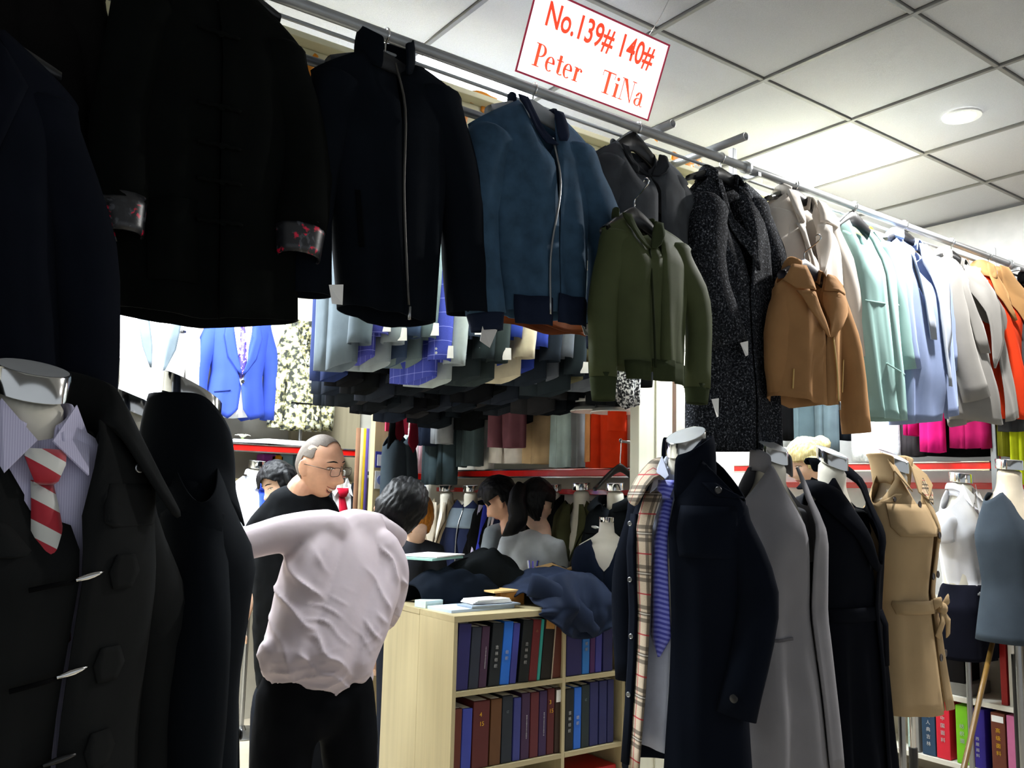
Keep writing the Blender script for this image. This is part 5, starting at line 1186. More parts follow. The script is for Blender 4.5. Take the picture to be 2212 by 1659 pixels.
for (x, y, lab) in ((3.1, 3.2, 'steel and red upright at the front end of the partition shelf'), (4.72, 2.2, 'steel and red upright at the end of the second stall shelf')):
    r = thing('shelf_upright', lab, 'post', (x, y, 0)); box('steel_post', (0, 0, 1.3), (.03, .03, 2.6), DULLSTEEL, r); box('red_infill', (.05, .01, 1.3), (.05, .012, 2.6), REDLAC, r)
# ------------------------------------------------------------------ garments high on the partition wall
PG = 'garments hanging high on the partition wall'
def wallg(name, label, cat, X, px, mat, ztop=2.5, D=.05, group=PG, sleeves=False, drop=.05, slit=None, seed=0, fold=.008, gap=None):
    """garment facing -X on the plane X: px=(left px, right px, hem px y)"""
    a, b, hy = px; pa, pb = at(a, hy, X=X), at(b, hy, X=X); sL, sR = -pa.y, -pb.y; F = fr((X, 0), -PI/2); m = (sL+sR)/2; w = (sR-sL)/2
    g = Gar(name, label, cat, F, ((m-w*1.0, ztop-.06), (m+w*1.0, ztop-.06)), ((m-w*.35, ztop), (m+w*.35, ztop)), [(0, m-w, m+w, D*.6), (.3, m-w*.95, m+w*.95, D), (1, sL, sR, D)], [(-1, pa.z), (0, (pa.z+pb.z)/2-.006), (1, pb.z)], mat, group, drop=drop, fold=fold, seed=seed, nf=8, nr=10, gap=gap)
    return g
TEAL = fabric('#39474b'); TEAL2 = fabric('#465558')
wallg('dark_trouser_leg', 'dark teal trousers hanging in front of the partition, left leg', 'trousers', 2.95, (917, 948, 1046), TEAL, seed=1); wallg('dark_trouser_leg', 'dark teal trousers hanging in front of the partition, right leg', 'trousers', 2.95, (950, 982, 1046), TEAL, seed=2)
wallg('grey_coat_skirt', 'grey-teal coat tails beside the dark trousers', 'coat', 3.0, (980, 1003, 1008), TEAL2, seed=3); wallg('grey_coat_skirt', 'wide grey-teal coat tail left of the white coat', 'coat', 3.0, (1004, 1038, 1006), TEAL2, seed=4)
wallg('light_grey_garment', 'light grey garment in front of the dark trousers', 'garment', 2.85, (936, 974, 958), fabric('#8d9194'), seed=5); wallg('navy_garment', 'navy garment left of the light grey one', 'garment', 2.85, (906, 937, 962), fabric('#222a3a'), seed=6)
wallg('white_coat', 'white coat on the partition wall', 'coat', 3.12, (1036, 1062, 1014), fabric('#f1efe9'), seed=7)
wallg('cream_coat', 'off-white split coat behind the burgundy garment', 'coat', 3.1, (1060, 1134, 1000), fabric('#e3dcd2'), seed=8, gap=[(0, .1, .1), (.5, .1, .12), (1, .08, .16)])
wallg('burgundy_top', 'dusty burgundy top hanging before the off-white coat', 'top', 2.9, (1056, 1134, 966), fabric('#6d444c'), seed=9, fold=.02)
wallg('beige_coat', 'beige coat on the partition wall', 'coat', 3.1, (1132, 1194, 1001), fabric('#cdae84'), seed=10)
wallg('mint_coat', 'pale mint coat on the partition wall', 'coat', 3.1, (1195, 1240, 1009), fabric('#c3d8d3'), seed=11)
wallg('grey_coat', 'grey coat between mint and orange coats on the partition wall', 'coat', 3.12, (1238, 1268, 1009), fabric('#818486'), seed=12)
g = wallg('orange_red_coat', 'orange-red coat at the front end of the partition wall', 'coat', 3.08, (1268, 1352, 1010), fabric('#e03a12'), seed=13)
g.patch('peach_panel', [(2.3, g.sides[-1][1]+.01, g.sides[-1][1]+.09), (1.63, g.sides[-1][1]+.01, g.sides[-1][1]+.09)], fabric('#f0a468'), .008)
pa = at(1340, 960, X=3.04); g.sleeve(1, (-at(1338, 958, X=3.04).y, 1.78), r0=.06, r1=.05, d=.06)
for px_, py_ in ((1280, 880), (1325, 882)):
    p = at(px_, py_, X=2.95); r = thing('white_hat', 'white hat hung up '+('left' if px_ == 1280 else 'right')+' before the orange-red coat', 'hat', p)
    lathe('crown', [(.02, .10), (.07, .09), (.088, .05), (.09, .0)], plain('#f2f0ea', .7), r, 24); lathe('band', [(.0915, -.002), (.0915, .022), (.09, .022), (.09, 0)], BLACKPL, r, 24); lathe('brim', [(.09, 0), (.115, -.02), (.113, -.024), (.088, -.004)], plain('#f2f0ea', .7), r, 24)
p = at(1345, 890, Y=2.9); F = fr((p.x, 2.9), -.4)
Gar('boucle_jacket', 'black and white boucle jacket hanging by the column', 'jacket', F, ((-.07, 2.5), (.09, 2.5)), ((-.03, 2.55), (.04, 2.55)), [(0, -.07, .09, .05), (.5, -.08, .085, .06), (1, -.06, .075, .06)], [(-1, 1.93), (.3, 1.85), (1, 1.87)], boucle(), PG, nf=8, nr=10)
h = at(1320, 1012, Y=3.05)
hanger('black hanger leaning on the front end of the partition shelf', fr((0, 3.05), -.7), 0, 0, .12, .09) if False else None
_h = at(1340, 1000, Y=3.12); F = fr((_h.x, 3.12), -.2)
hanger('black hanger hooked on the shelf upright before the check coat collar', F, 0, _h.z, .14, .12, (0, 1.72, .008), None, 0, .04)
tag(tube('coat_peg', [(_h.x, 3.12, 1.72), (3.1, 3.16, 1.72), (3.1, 3.2, 1.72)], .007, STEEL), 'steel peg on the partition shelf upright', 'peg')
for _y0, _y1, _x, _l in ((3.1, 5.5, 3.1, 'overhead rail of the partition wall garments'), (2.1, 3.9, 4.75, 'overhead rail of the second stall garments')):
    tag(tube('wall_rail', [(_x, _y0, 2.47), (_x, (_y0+_y1)/2, 2.47), (_x, _y1, 2.47)], .012, RAILM, None, 12, ZV), _l, 'rail')
tag(tube('cross_rail', [(2.85, 5.6, 2.47), (2.9, 4.6, 2.47), (2.95, 3.4, 2.47)], .012, RAILM, None, 12, ZV), 'inner rail in front of the partition garments', 'rail')
tag(tube('cross_rail', [(4.48, 4.36, 2.47), (4.48, 3.6, 2.47), (4.48, 3.0, 2.47)], .012, RAILM, None, 12, ZV), 'inner rail in the second stall', 'rail')
tag(tube('tie_rack', [(2.45, 4.93, 2.02), (2.6, 4.8, 2.03), (2.75, 4.78, 2.03), (3.0, 4.78, 2.03)], .01, RAILM, None, 10, ZV), 'steel tie rack fixed to the pillar', 'rack')
# ------------------------------------------------------------------ mannequins under the partition shelf
LG = 'mannequins lined up under the partition shelf'
def wallm(Y, ztop, label): F = fr((3.03, Y), -PI/2+.25); mannequin(label, F, ztop, .045, .08, group=LG, bust=(.13, .08), caph=.035); return F
def wcoat(name, label, F, mat, ztop, zhem=.6, seed=0, **kw):
    g = mc(name, label, kw.pop('cat', 'coat'), F, mat, ztop-.085, ztop-.19, zhem, .17, .175, .16, .19, .12, .06, zw=ztop-.5, seed=seed, group='coats under the partition shelf', nf=8, nr=12, fold=.008, **kw)
    g.sleeve(-1, (-.2, ztop-.68), r0=.065, r1=.05, mid=(-.205, ztop-.42), d=.0, n=8, seg=12); g.sleeve(1, (.2, ztop-.68), r0=.065, r1=.05, mid=(.205, ztop-.42), d=.0, n=8, seg=12); return g
def vneck(g, zt, zb, mat, w=.07):
    g.patch('lapel', [(zt, -.06, -.03), (zt-(zt-zb)*.35, -w-.02, -.025), (zb, -.012, .0)], mat, .01); g.patch('lapel', [(zt, .03, .06), (zt-(zt-zb)*.35, .025, w+.02), (zb, .0, .012)], mat, .012)
F = wallm(4.85, 1.5, 'mannequin in the taupe blazer under the partition shelf'); TAU = fabric('#a8987f'); g = wcoat('taupe_blazer', 'taupe long blazer under the partition shelf', F, TAU, 1.5, .75, 1, drop=.2, gap=[(0, -.2, .2), (.3, 0, 0), (1, 0, 0)]); vneck(g, 1.39, 1.08, fabric('#d9cdb8')); g.button(.01, 1.04, .01)
F = wallm(4.57, 1.5, 'mannequin in the navy zip cardigan under the partition shelf'); g = wcoat('zip_cardigan', 'navy zip cardigan with grey yoke under the partition shelf', F, fabric('#20263f'), 1.5, .8, 2); g.patch('yoke', [(1.36, -.1, .1), (1.29, -.15, .15), (1.24, -.15, .15)], fabric('#6f7b85'), .006, 8); g.zipper([(0, 1.36), (0, 1.2), (0, .85)], STEEL, .005)
F = wallm(4.3, 1.5, 'mannequin behind the young man in grey'); g = wcoat('black_blazer', 'black jacket behind the young man in grey', F, BLACK, 1.5, .8, 3)
F = wallm(4.08, 1.5, 'mannequin just left of the ponytail'); g = wcoat('navy_blazer', 'navy jacket over white shirt just left of the ponytail', F, fabric('#1a1f35'), 1.5, .8, 4, drop=.15); g.patch('shirt_front', [(1.4, -.03, .03), (1.2, -.02, .02), (1.1, -.003, .003)], WHITEPL, .006)
F = wallm(3.76, 1.51, 'mannequin in the plain black coat right of the ponytail'); g = wcoat('black_coat', 'plain black coat right of the ponytail', F, fabric('#15171a'), 1.51, .6, 5); g.collar([(.006, -.02), (.006, .03)], BLACK, 2.6, .05)
F = wallm(3.52, 1.52, 'mannequin in the olive double-breasted coat'); OL2 = fabric('#47482f'); g = wcoat('olive_coat', 'olive double-breasted coat with six buttons', F, OL2, 1.52, .55, 6, drop=.22, gap=[(0, -.25, .25), (.3, 0, 0), (1, 0, 0)]); vneck(g, 1.41, 1.12, OL2, .085)
for z in (1.02, .92, .82):
    for s_ in (-.04, .04): g.button(s_, z, .011)
g.patch('waist_seam', [(.99, -.15, .15), (.985, -.15, .15)], fabric('#35361f'), .005, 8)
F = wallm(3.26, 1.52, 'mannequin in the black toggle duffle coat'); g = wcoat('black_toggle_coat', 'black duffle coat with pale toggles near the column', F, fabric('#1c2024'), 1.52, .6, 7); g.collar([(.01, -.02), (.015, .03), (.05, .02), (.08, -.02)], fabric('#1c2024'), 2.7, .06)
g.patch('yoke_seam', [(1.27, -.16, .16), (1.265, -.16, .16)], BLACK, .004, 8)
for z in (1.3, 1.23, 1.13, 1.04):
    for s_ in ((-.04, .03) if z > 1.2 else (0,)): tube('toggle', [g.surf(s_-.022, z+.004, .02), g.surf(s_, z, .024), g.surf(s_+.022, z-.004, .02)], [(.004, .004), (.009, .006), (.004, .004)], plain('#cfcfcb', .3, .4), g.root, 8)
# fabric bolts leaning in the corner behind the counter
def bolt(label, x, y, z0, h, r, mat, lean=0, group='upright fabric bolts', flat=.6, tz=0):
    o = tube('fabric_bolt', [(0, 0, 0), (lean*.5, 0, h*.5), (lean, 0, h)], [(r, r*flat)]*3, mat, None, 12, YV); o.location = (x, y, z0); return tag(o, label, 'fabric bolt', group)
o = tag(box('bolt_plinth', (2.93, 5.35, .42), (.4, .5, .84), plain('#8f8578', .6)), 'plinth in the far corner carrying upright fabric bolts', 'plinth')
o = tag(box('bolt_plinth', (2.85, 4.35, .4), (.3, .7, .8), plain('#8f8578', .6)), 'plinth under the leaning fabric bolts behind the young man', 'plinth')
o = tag(box('bolt_plinth', (2.42, 5.1, .4), (.2, .3, .8), plain('#8f8578', .6)), 'plinth beside the pillar carrying patterned bolts', 'plinth')
for k, (x, hx) in enumerate(((886, '#b9b4e4'), (894, '#d6d4ee'), (901, '#c4cfe8'), (907, '#e9e9ee'), (913, '#9db4dc'), (919, '#e4e0d4'), (925, '#c9d6ea'), (931, '#efeadd'))):
    p = at(x, 1100, Y=5.05); bolt(['lilac', 'pale lilac', 'pale blue', 'white', 'sky blue', 'ivory', 'ice blue', 'cream'][k]+' upright fabric bolt in the far corner', p.x, 5.12, .84, .66, .02, fabric(hx))
for k, (x, hx) in enumerate(((888, '#bfe0d4'), (896, '#f4f4f2'), (905, '#f0eeee'), (914, '#f2dfe2'), (921, '#e9b8c4'))):
    p = at(x, 1000, Y=5.15); bolt(['mint', 'bright white', 'off-white', 'blush', 'pink'][k]+' fabric bolt standing on the short corner shelf', p.x, 5.25, 1.585, .3, .024, fabric(hx))
for k, (x, hx, ln) in enumerate(((1038, '#f0dfe0', .12), (1052, '#c3c9d6', .12), (1068, '#3b44b8', .1), (1058, '#c9c0dd', .1))):
    p = at(x, 1150, Y=4.3); bolt(['pink-white', 'pale grey', 'vivid blue', 'pale violet'][k]+' fabric bolt leaning behind the young man', min(2.88, p.x-.06), 4.2+.05*k, .8, .58, .035, fabric(hx), ln)
for k, (x, hx) in enumerate(((793, '#7a5a44'), (800, '#c9b48c'), (806, '#b79b22'), (811, '#5b4a8c'))):
    p = at(x, 1050, Y=4.95); bolt(['brown', 'sand', 'mustard', 'violet'][k]+' patterned fabric bolt beside the pillar', p.x, 5.1, .8, 1.05, .018, fabric(hx))
# pillar with stickers
p = at(826, 990, Y=4.9)
pl = struct(box('pillar', (p.x, 4.95, 1.1), (.095, .06, 2.2), woodm('pillar_wood', '#b9a880', 'Z', .6)), 'beige timber pillar in the back corner')
s_ = thing('payment_sticker', 'blue framed sticker on the pillar', 'sticker', at(824, 993, Y=4.917)); box('frame', (0, 0, 0), (.085, .003, .1), plain('#3b3f9a', .4), s_); box('blank_panel', (0, -.002, -.004), (.062, .002, .07), plain('#dcdce4', .4), s_)
s_ = thing('round_stamp_sticker', 'white sticker with blue round emblem on the pillar', 'sticker', at(823, 1037, Y=4.917)); box('label', (0, 0, 0), (.085, .003, .11), plain('#d9d9dc', .5), s_)
e_ = lathe('emblem', [(.03, 0), (.03, .002)], plain('#7d8cc4', .5), s_, 20, (0, -.0025, .0)); e_.rotation_euler = (PI/2, 0, 0)
# neckties hanging beside the pillar
def hang_tie(label, px, py0, py1, Y, mat, w=.035):
    a, b = at(px, py0, Y=Y), at(px, py1, Y=Y); o = tube('hanging_necktie', [Vector((0, 0, a.z-b.z)), Vector((0, 0, (a.z-b.z)*.6)), Vector((0, 0, .06)), Vector((0, 0, 0))], [(w*.7, .006), (w*.9, .006), (w*1.1, .006), (w*.1, .004)], mat, None, 8, YV); o.location = b; return tag(o, label, 'necktie', 'neckties hanging by the pillar')
hang_tie('black hanging necktie nearest the pillar', 847, 900, 990, 4.7, BLACK); hang_tie('dark red hanging necktie, left of the pair by the pillar', 858, 895, 960, 4.7, fabric('#5c1420'), .045); hang_tie('dark red hanging necktie, right of the pair by the pillar', 892, 895, 978, 4.7, fabric('#6a1222'), .035)
for k, (x, y, hx) in enumerate(((842, 918, '#ff3c64'), (872, 925, '#ff3c64'))):
    o = tag(box('pink_box', at(x, y, Y=4.78)+ZV*.04, (.06, .012, .16), plain(hx, .5)), 'hot pink swing packet '+('left' if k == 0 else 'right')+' among the hanging neckties', 'packet')
p = at(862, 1010, Y=4.75); F = fr((p.x, 4.75), .2)
tag(tube('suit_hook', [(p.x, 4.75, 1.78), (p.x, 4.76, 1.95), (p.x, 4.79, 2.035)], .004, CHROME), 'wire hook holding the slate suit jacket', 'hook')
Gar('grey_suit_back', 'slate suit jacket hanging beside the pillar', 'jacket', F, ((-.13, 1.72), (.12, 1.72)), ((-.06, 1.8), (.04, 1.8)), [(0, -.13, .12, .06), (.4, -.13, .14, .07), (1, -.12, .14, .07)], [(-1, 1.2), (1, 1.2)], fabric('#3a444b'), None, nf=8, nr=10)
# ------------------------------------------------------------------ displays on the back wall
BG = 'suits displayed high on the back wall'
def bustsuit(name, label, x, hem, w, mat, zsh=2.5, D=.1, group=BG, seed=0, gap=None, drop=.3, sleeve=1.9, cat='suit jacket', Y=5.4, lap=0):
    F = fr((x, Y), 0)
    g = Gar(name, label, cat, F, ((-w, zsh), (w, zsh)), ((-.075, zsh+.07), (.075, zsh+.07)), [(0, -w, w, D*.6), (.25, -w*.88, w*.88, D), (.6, -w*.78, w*.78, D*.9), (1, -w*.92, w*.92, D)], hem, mat, group, drop=drop, gap=gap, seed=seed, fold=.004, lap=lap)
    g.sleeve(-1, (-w-.02, sleeve), r0=.065, r1=.052, mid=(-w-.025, (zsh+sleeve)/2), d=0, wob=.05); g.sleeve(1, (w+.02, sleeve), r0=.065, r1=.052, mid=(w+.025, (zsh+sleeve)/2), d=0, wob=.05)
    return g
WSU = fabric('#fbfbfa', .9, .2, .02, 900, 9, .1)
g = bustsuit('white_tailcoat', 'dazzling white dress jacket with grey shawl lapels on the back wall', 1.3, [(-1, 1.76), (0, 1.78), (1, 1.76)], .22, WSU, gap=[(0, -.2, .2), (.3, -.12, .12), (.62, 0, 0), (1, -.05, .05)], sleeve=1.82, drop=.2)
SILV = fabric('#566066', .6, .1)
g.patch('lapel', [(2.5, -.1, -.06), (2.4, -.125, -.06), (2.25, -.09, -.035), (2.13, -.04, -.03)], SILV, .012); g.patch('lapel', [(2.5, .06, .1), (2.4, .06, .12), (2.25, .04, .1), (2.1, .03, .035)], SILV, .012)
wv = Gar('white_waistcoat', 'white waistcoat with small buttons inside the white dress jacket', 'waistcoat', fr((1.3, 5.4)), ((-.15, 2.48), (.15, 2.48)), ((-.07, 2.54), (.07, 2.54)), [(0, -.15, .15, .06), (.3, -.16, .16, .088), (1, -.15, .15, .085)], [(-1, 1.86), (0, 1.82), (1, 1.86)], WSU, None, drop=.05, nf=8, nr=10, fold=.002)
for z in (2.4, 2.3, 2.2, 2.1, 2.02): wv.button(0.0, z, .006, plain('#8a8a88'), .012)
g.patch('breast_mark', [(2.375, .12, .155), (2.36, .12, .155)], BLACKPL, .014, 2)
r = thing('display_stand', 'steel stand of the white dress jacket on the back wall shelf', 'stand', (1.3, 5.4, 1.725)); lathe('pole', [(.01, 0), (.01, .3)], STEEL, r, 12); lathe('foot', [(.07, 0), (.07, .01), (.02, .015)], STEEL, r, 20)
BSU = fabric('#2b3f92', .8, .3, .06)
g = bustsuit('blue_suit_jacket', 'royal blue one-button suit jacket over white shirt and paisley tie on the back wall', 1.8, [(-1, 1.93), (-.35, 1.865), (-.05, 1.93), (.1, 1.93), (.35, 1.865), (1, 1.9)], .2, BSU, gap=[(0, -.25, .25), (.35, -.14, .14), (.6, .02, .02), (1, -.06, .1)], lap=.006, sleeve=1.88)
g.patch('lapel', [(2.5, -.1, -.06), (2.38, -.12, -.055), (2.25, -.09, -.03), (2.14, -.012, .0)], BSU, .012); g.patch('lapel', [(2.5, .06, .1), (2.38, .055, .12), (2.25, .03, .09), (2.14, .0, .012)], BSU, .012)
g.button(.005, 2.1, .012, BLACKPL, .016); g.patch('welt_pocket', [(2.03, 2.045, -.15, -.06), (2.024, 2.039, -.15, -.06)], fabric('#1a2760'), .006); g.patch('welt_pocket', [(2.04, 2.02, .09, .15), (2.034, 2.014, .09, .15)], fabric('#1a2760'), .006)
sh = Gar('white_shirt', 'white shirt inside the royal blue suit jacket', 'shirt', fr((1.8, 5.4)), ((-.15, 2.48), (.15, 2.48)), ((-.07, 2.54), (.07, 2.54)), [(0, -.15, .15, .06), (.3, -.15, .15, .085), (1, -.14, .14, .08)], [(-1, 1.9), (0, 1.88), (1, 1.9)], fabric('#eef0f4'), None, drop=.05, nf=8, nr=10, fold=.002)
b = NB('paisley'); n1 = b.noise(60, 1); b.col(b.ramp(n1, [(0, lin('#3b2f7a')), (.56, lin('#c890c0'))], True))
tie('violet paisley necktie in the royal blue suit', None, sh, 2.5, 2.12, b.m, 0, .028, .008)
r = thing('display_stand', 'steel stand of the royal blue suit on the back wall shelf', 'stand', (1.72, 5.4, 1.725)); lathe('pole', [(.012, 0), (.012, .3)], STEEL, r, 12); lathe('foot', [(.07, 0), (.07, .01), (.02, .015)], STEEL, r, 20)
CMO = camo()
g = bustsuit('camouflage_jacket', 'camouflage print jacket right of the royal blue suit', 2.24, [(-1, 1.83), (1, 1.83)], .15, CMO, sleeve=1.84, D=.09, cat='jacket')
g.zipper([(-.1, 2.0), (0, 2.0), (.1, 2.0)], BLACK, .004, .008, 'pocket_edge')
r = thing('display_stand', 'steel stand of the camouflage jacket', 'stand', (2.24, 5.4, 1.725)); lathe('pole', [(.012, 0), (.012, .3)], STEEL, r, 12); lathe('foot', [(.07, 0), (.07, .01), (.02, .015)], STEEL, r, 20)
g = bustsuit('mauve_coat', 'mauve coat left of the white dress jacket', .86, [(-1, 1.7), (1, 1.7)], .16, fabric('#8d7a92'), sleeve=1.75, cat='coat')
r = thing('display_stand', 'steel stand of the mauve coat', 'stand', (.86, 5.4, 0)); lathe('pole', [(.012, 0), (.012, 2.1)], STEEL, r, 12)
paper('document_stack', 'stack of white papers on the back wall shelf', 2.1, 5.38, 1.727, .3, .2, .03, .2, PAPER); paper('document_stack', 'grey folder under the white papers on the back wall shelf', 1.9, 5.36, 1.727, .24, .18, .02, -.1, plain('#9a9ca0', .5))
r = thing('paper_flower', 'small cream paper flower beside the suit stand', 'flower', (1.84, 5.33, 1.727)); lathe('stem', [(.012, 0), (.01, .03)], plain('#7a8a5a'), r, 10)
for k in range(6):
    a_ = k*PI/3; o = mesh('petal', [Vector((0, 0, .025)), Vector((math.cos(a_-.4)*.03, math.sin(a_-.4)*.03, .05)), Vector((math.cos(a_)*.05, math.sin(a_)*.05, .045)), Vector((math.cos(a_+.4)*.03, math.sin(a_+.4)*.03, .05))], [(0, 1, 2, 3)], plain('#e9e6cf', .7), r, True, .003)
# below the shelf: busts and folded cloth
F = fr((1.93, 5.3), .25); mannequin('mannequin in white shirt and blue tie left of the hidden woman', F, 1.62, .05, .1, group='mannequins by the back wall')
sh = mc('white_shirt', 'white shirt with blue lapels beside the hidden woman', 'shirt', F, fabric('#e9ecf4'), 1.53, 1.45, .8, .17, .165, .15, .16, .1, .06, drop=.04, fold=.004, group=None)
shirt_collar(sh, fabric('#e9ecf4'), .06, .06, .04); tie('bright blue necktie on the mannequin beside the hidden woman', F, sh, 1.49, 1.05, fabric('#3350d0', .5), 0, .05, .012)
F = fr((2.42, 5.2), .1); mannequin('mannequin in dark suit and red tie behind the bald man', F, 1.58, .05, .1, group='mannequins by the back wall')
sh = mc('white_shirt', 'white shirt under the dark suit behind the bald man', 'shirt', F, fabric('#eef0f2'), 1.5, 1.42, .8, .17, .165, .15, .16, .1, .06, drop=.04, fold=.004, group=None)
shirt_collar(sh, fabric('#eef0f2'), .06, .06, .04); tie('red patterned necktie behind the bald man', F, sh, 1.46, 1.1, fabric('#b0122e', .5), 0, .045, .012)
g = mc('dark_suit_jacket', 'dark charcoal suit jacket with red tie behind the bald man', 'suit jacket', F, fabric('#1b1d21'), 1.51, 1.41, .75, .21, .2, .18, .2, .13, .08, drop=.3, gap=[(0, -.35, .35), (.3, -.2, .2), (.5, 0, 0), (1, 0, 0)], group=None); g.sleeve(-1, (-.24, .85), d=0); g.sleeve(1, (.24, .85), d=0)
for k, (x, y, hx, lab) in enumerate(((575, 998, '#8e3f8e', 'purple'), (592, 1000, '#d98a1a', 'orange'), (612, 998, '#7d9aa0', 'grey-blue'), (640, 998, '#5a6a70', 'slate'))):
    p = at(x, y, Y=5.5); tag(box('folded_fabric', p, (.09, .12, .1), fabric(hx), None, None, .01), lab+' folded fabric tucked under the back wall shelf', 'fabric', 'folded fabrics under the back wall shelf')
tag(box('fabric_ledge', (2.15, 5.52, 1.50), (1.2, .2, .02), WOODX), 'narrow wooden ledge under the back wall shelf', 'ledge')
# dark skirting of hanging stock under the rear right rack
# ------------------------------------------------------------------ second stall
G2 = 'garments hanging in the second stall'
X2 = 4.78
wallg('black_coat', 'black coat tail hanging left in the second stall', 'coat', X2-.3, (1672, 1712, 950), BLACK, group=G2, seed=21); wallg('white_garment', 'white garment behind the blonde woman', 'garment', X2, (1690, 1716, 965), fabric('#dfe2e4'), group=G2, seed=22)
wallg('teal_trousers', 'grey-teal trousers above the blonde woman', 'trousers', X2-.1, (1712, 1768, 985), fabric('#4c5c62'), group=G2, seed=23); wallg('slate_trousers', 'slate trousers above the blonde woman', 'trousers', X2-.12, (1764, 1812, 975), fabric('#56656c'), group=G2, seed=24)
wallg('dark_skirt', 'dark skirt left of the white knit', 'skirt', X2, (1806, 1844, 950), fabric('#1d2228'), group=G2, seed=25)
KNIT = NB('white_knit'); n1 = KNIT.noise(70, 3); KNIT.col(KNIT.ramp(n1, [(.3, lin('#c9d0d6')), (.6, lin('#eef1f3'))])); KNIT.bump(n1, .6, .004)
wallg('white_knit', 'white speckled knit hanging in the second stall', 'knitwear', X2-.05, (1842, 1946, 996), KNIT.m, group=G2, seed=26)
wallg('charcoal_coat', 'charcoal coat behind the magenta coat', 'coat', X2, (1944, 2000, 985), fabric('#3b373a'), group=G2, seed=27)
MAG = fabric('#c8146c')
wallg('magenta_sleeve', 'magenta sleeve hanging left of the magenta coat', 'coat', X2-.14, (1956, 1984, 940), MAG, group=G2, seed=28); wallg('magenta_coat', 'magenta coat, left panel, in the second stall', 'coat', X2-.14, (1992, 2042, 976), MAG, group=G2, seed=29); wallg('raspberry_coat', 'raspberry coat right of the magenta one', 'coat', X2-.08, (2054, 2142, 968), fabric('#9c1050'), group=G2, seed=30)
wallg('black_skirt', 'black garment below the raspberry coat', 'skirt', X2, (2000, 2150, 985), BLACK, group=G2, seed=31)
wallg('lime_coat', 'lime yellow coat at the right edge', 'coat', 4.7, (2188, 2240, 1045), fabric('#b8c41a'), group=G2, seed=32); wallg('olive_knit', 'olive yellow knit left of the lime coat', 'knitwear', 4.75, (2162, 2190, 985), fabric('#7d7d1f'), group=G2, seed=33); wallg('grey_sweater', 'dark grey sweater over the lime coat', 'sweater', 4.66, (2158, 2240, 932), fabric('#3a3c3f'), group=G2, seed=34)
# second stall bookshelf
X3 = 4.6
b3 = thing('bookshelf', 'white shelf unit with bright swatch books at the lower right', 'bookshelf', (X3+.15, 2.6, 0)); o3 = Vector(b3.location)
bb('side_panel', X3, X3+.3, 1.93, 1.95, 0, .95, WHITEPL, b3, o3); bb('side_panel', X3, X3+.3, 3.28, 3.3, 0, .95, WHITEPL, b3, o3)
for z in (.15, .48, .9): bb('shelf', X3, X3+.3, 1.95, 3.28, z-.025, z, plain('#dcd8cc', .5), b3, o3)
bb('back_panel', X3+.29, X3+.3, 1.95, 3.28, 0, .95, plain('#b9b2a2', .6), b3, o3)
B2 = [(1960, 1968, '#a9c4bd', 'thin grey-green book left of the blue one', None), (1970, 1984, '#8a8884', 'grey magazine file left of the blue book', None), (1990, 2020, '#22405c', 'steel blue swatch book with white characters, lower right shelf', '刺\n绣\n人\n典\n吉\n林'), (2021, 2052, '#d01a32', 'crimson swatch book on the lower right shelf', '中\n国\n面\n料'), (2064, 2092, '#78c41c', 'lime green swatch book on the lower right shelf', '纺\n织\n面'), (2094, 2128, '#2a1a86', 'violet swatch book on the lower right shelf', '西\n服\n面\n料'), (2140, 2172, '#6b3422', 'brown swatch book with gold characters, lower right shelf', '高\n级\n面\n料'), (2174, 2204, '#c46a94', 'pink flowered book at the right end of the lower right shelf', None)]
for a_, b_, hx, lab, tx in B2:
    y1 = at(a_, 1640, X=X3).y; y0 = at(b_, 1640, X=X3).y; w = y1-y0; h = .285
    r = thing('swatch_book', lab, 'book', (X3+.012, (y0+y1)/2, .152), 'swatch books in the second stall'); r.rotation_euler = (0, 0, -PI/2)
    bm = bmesh.new(); bm_box(bm, (0, .1, h/2), (w*.95, .2, h), None, .004); me = bpy.data.meshes.new('cover'); bm.to_mesh(me); bm.free(); link('cover', me, cl(hx), r)
    if tx: spine_text(r, tx.replace('\n', '\n\n'), h*.52 if hx != '#2a1a86' else h*.35, .024 if hx != '#2a1a86' else .018, GT if 'gold' in lab else WT)
    if 'brown' in lab: box('label_sticker', (0, -.002, h*.9), (w*.8, .002, .03), PAPER, r, None, 0)
for k, (y, hx, lab) in enumerate(((2.62, '#b8b6ae', 'pale'), (2.42, '#77756f', 'grey'))):
    paper('folded_fabric', lab+' folded cloth on the upper shelf at lower right', X3+.14, y, .482, .22, .17, .06, 0, fabric(hx), 'fabric')
paper('folded_fabric', 'black patterned cloth heaped on the upper shelf at lower right', X3+.12, 2.52, .545, .2, .3, .2, .1, fabric('#1a1818'), 'fabric')
for k, (y, hx) in enumerate(((2.16, '#a51c1c'), (2.12, '#c9c4b8'), (2.08, '#8a857c'))):
    tag(box('upright_album', (X3+.12, y, .63), (.2, .03, .3), plain(hx, .5)), ['red', 'white', 'taupe'][k]+' upright album on the upper shelf at the right edge', 'book', 'albums at the right edge')
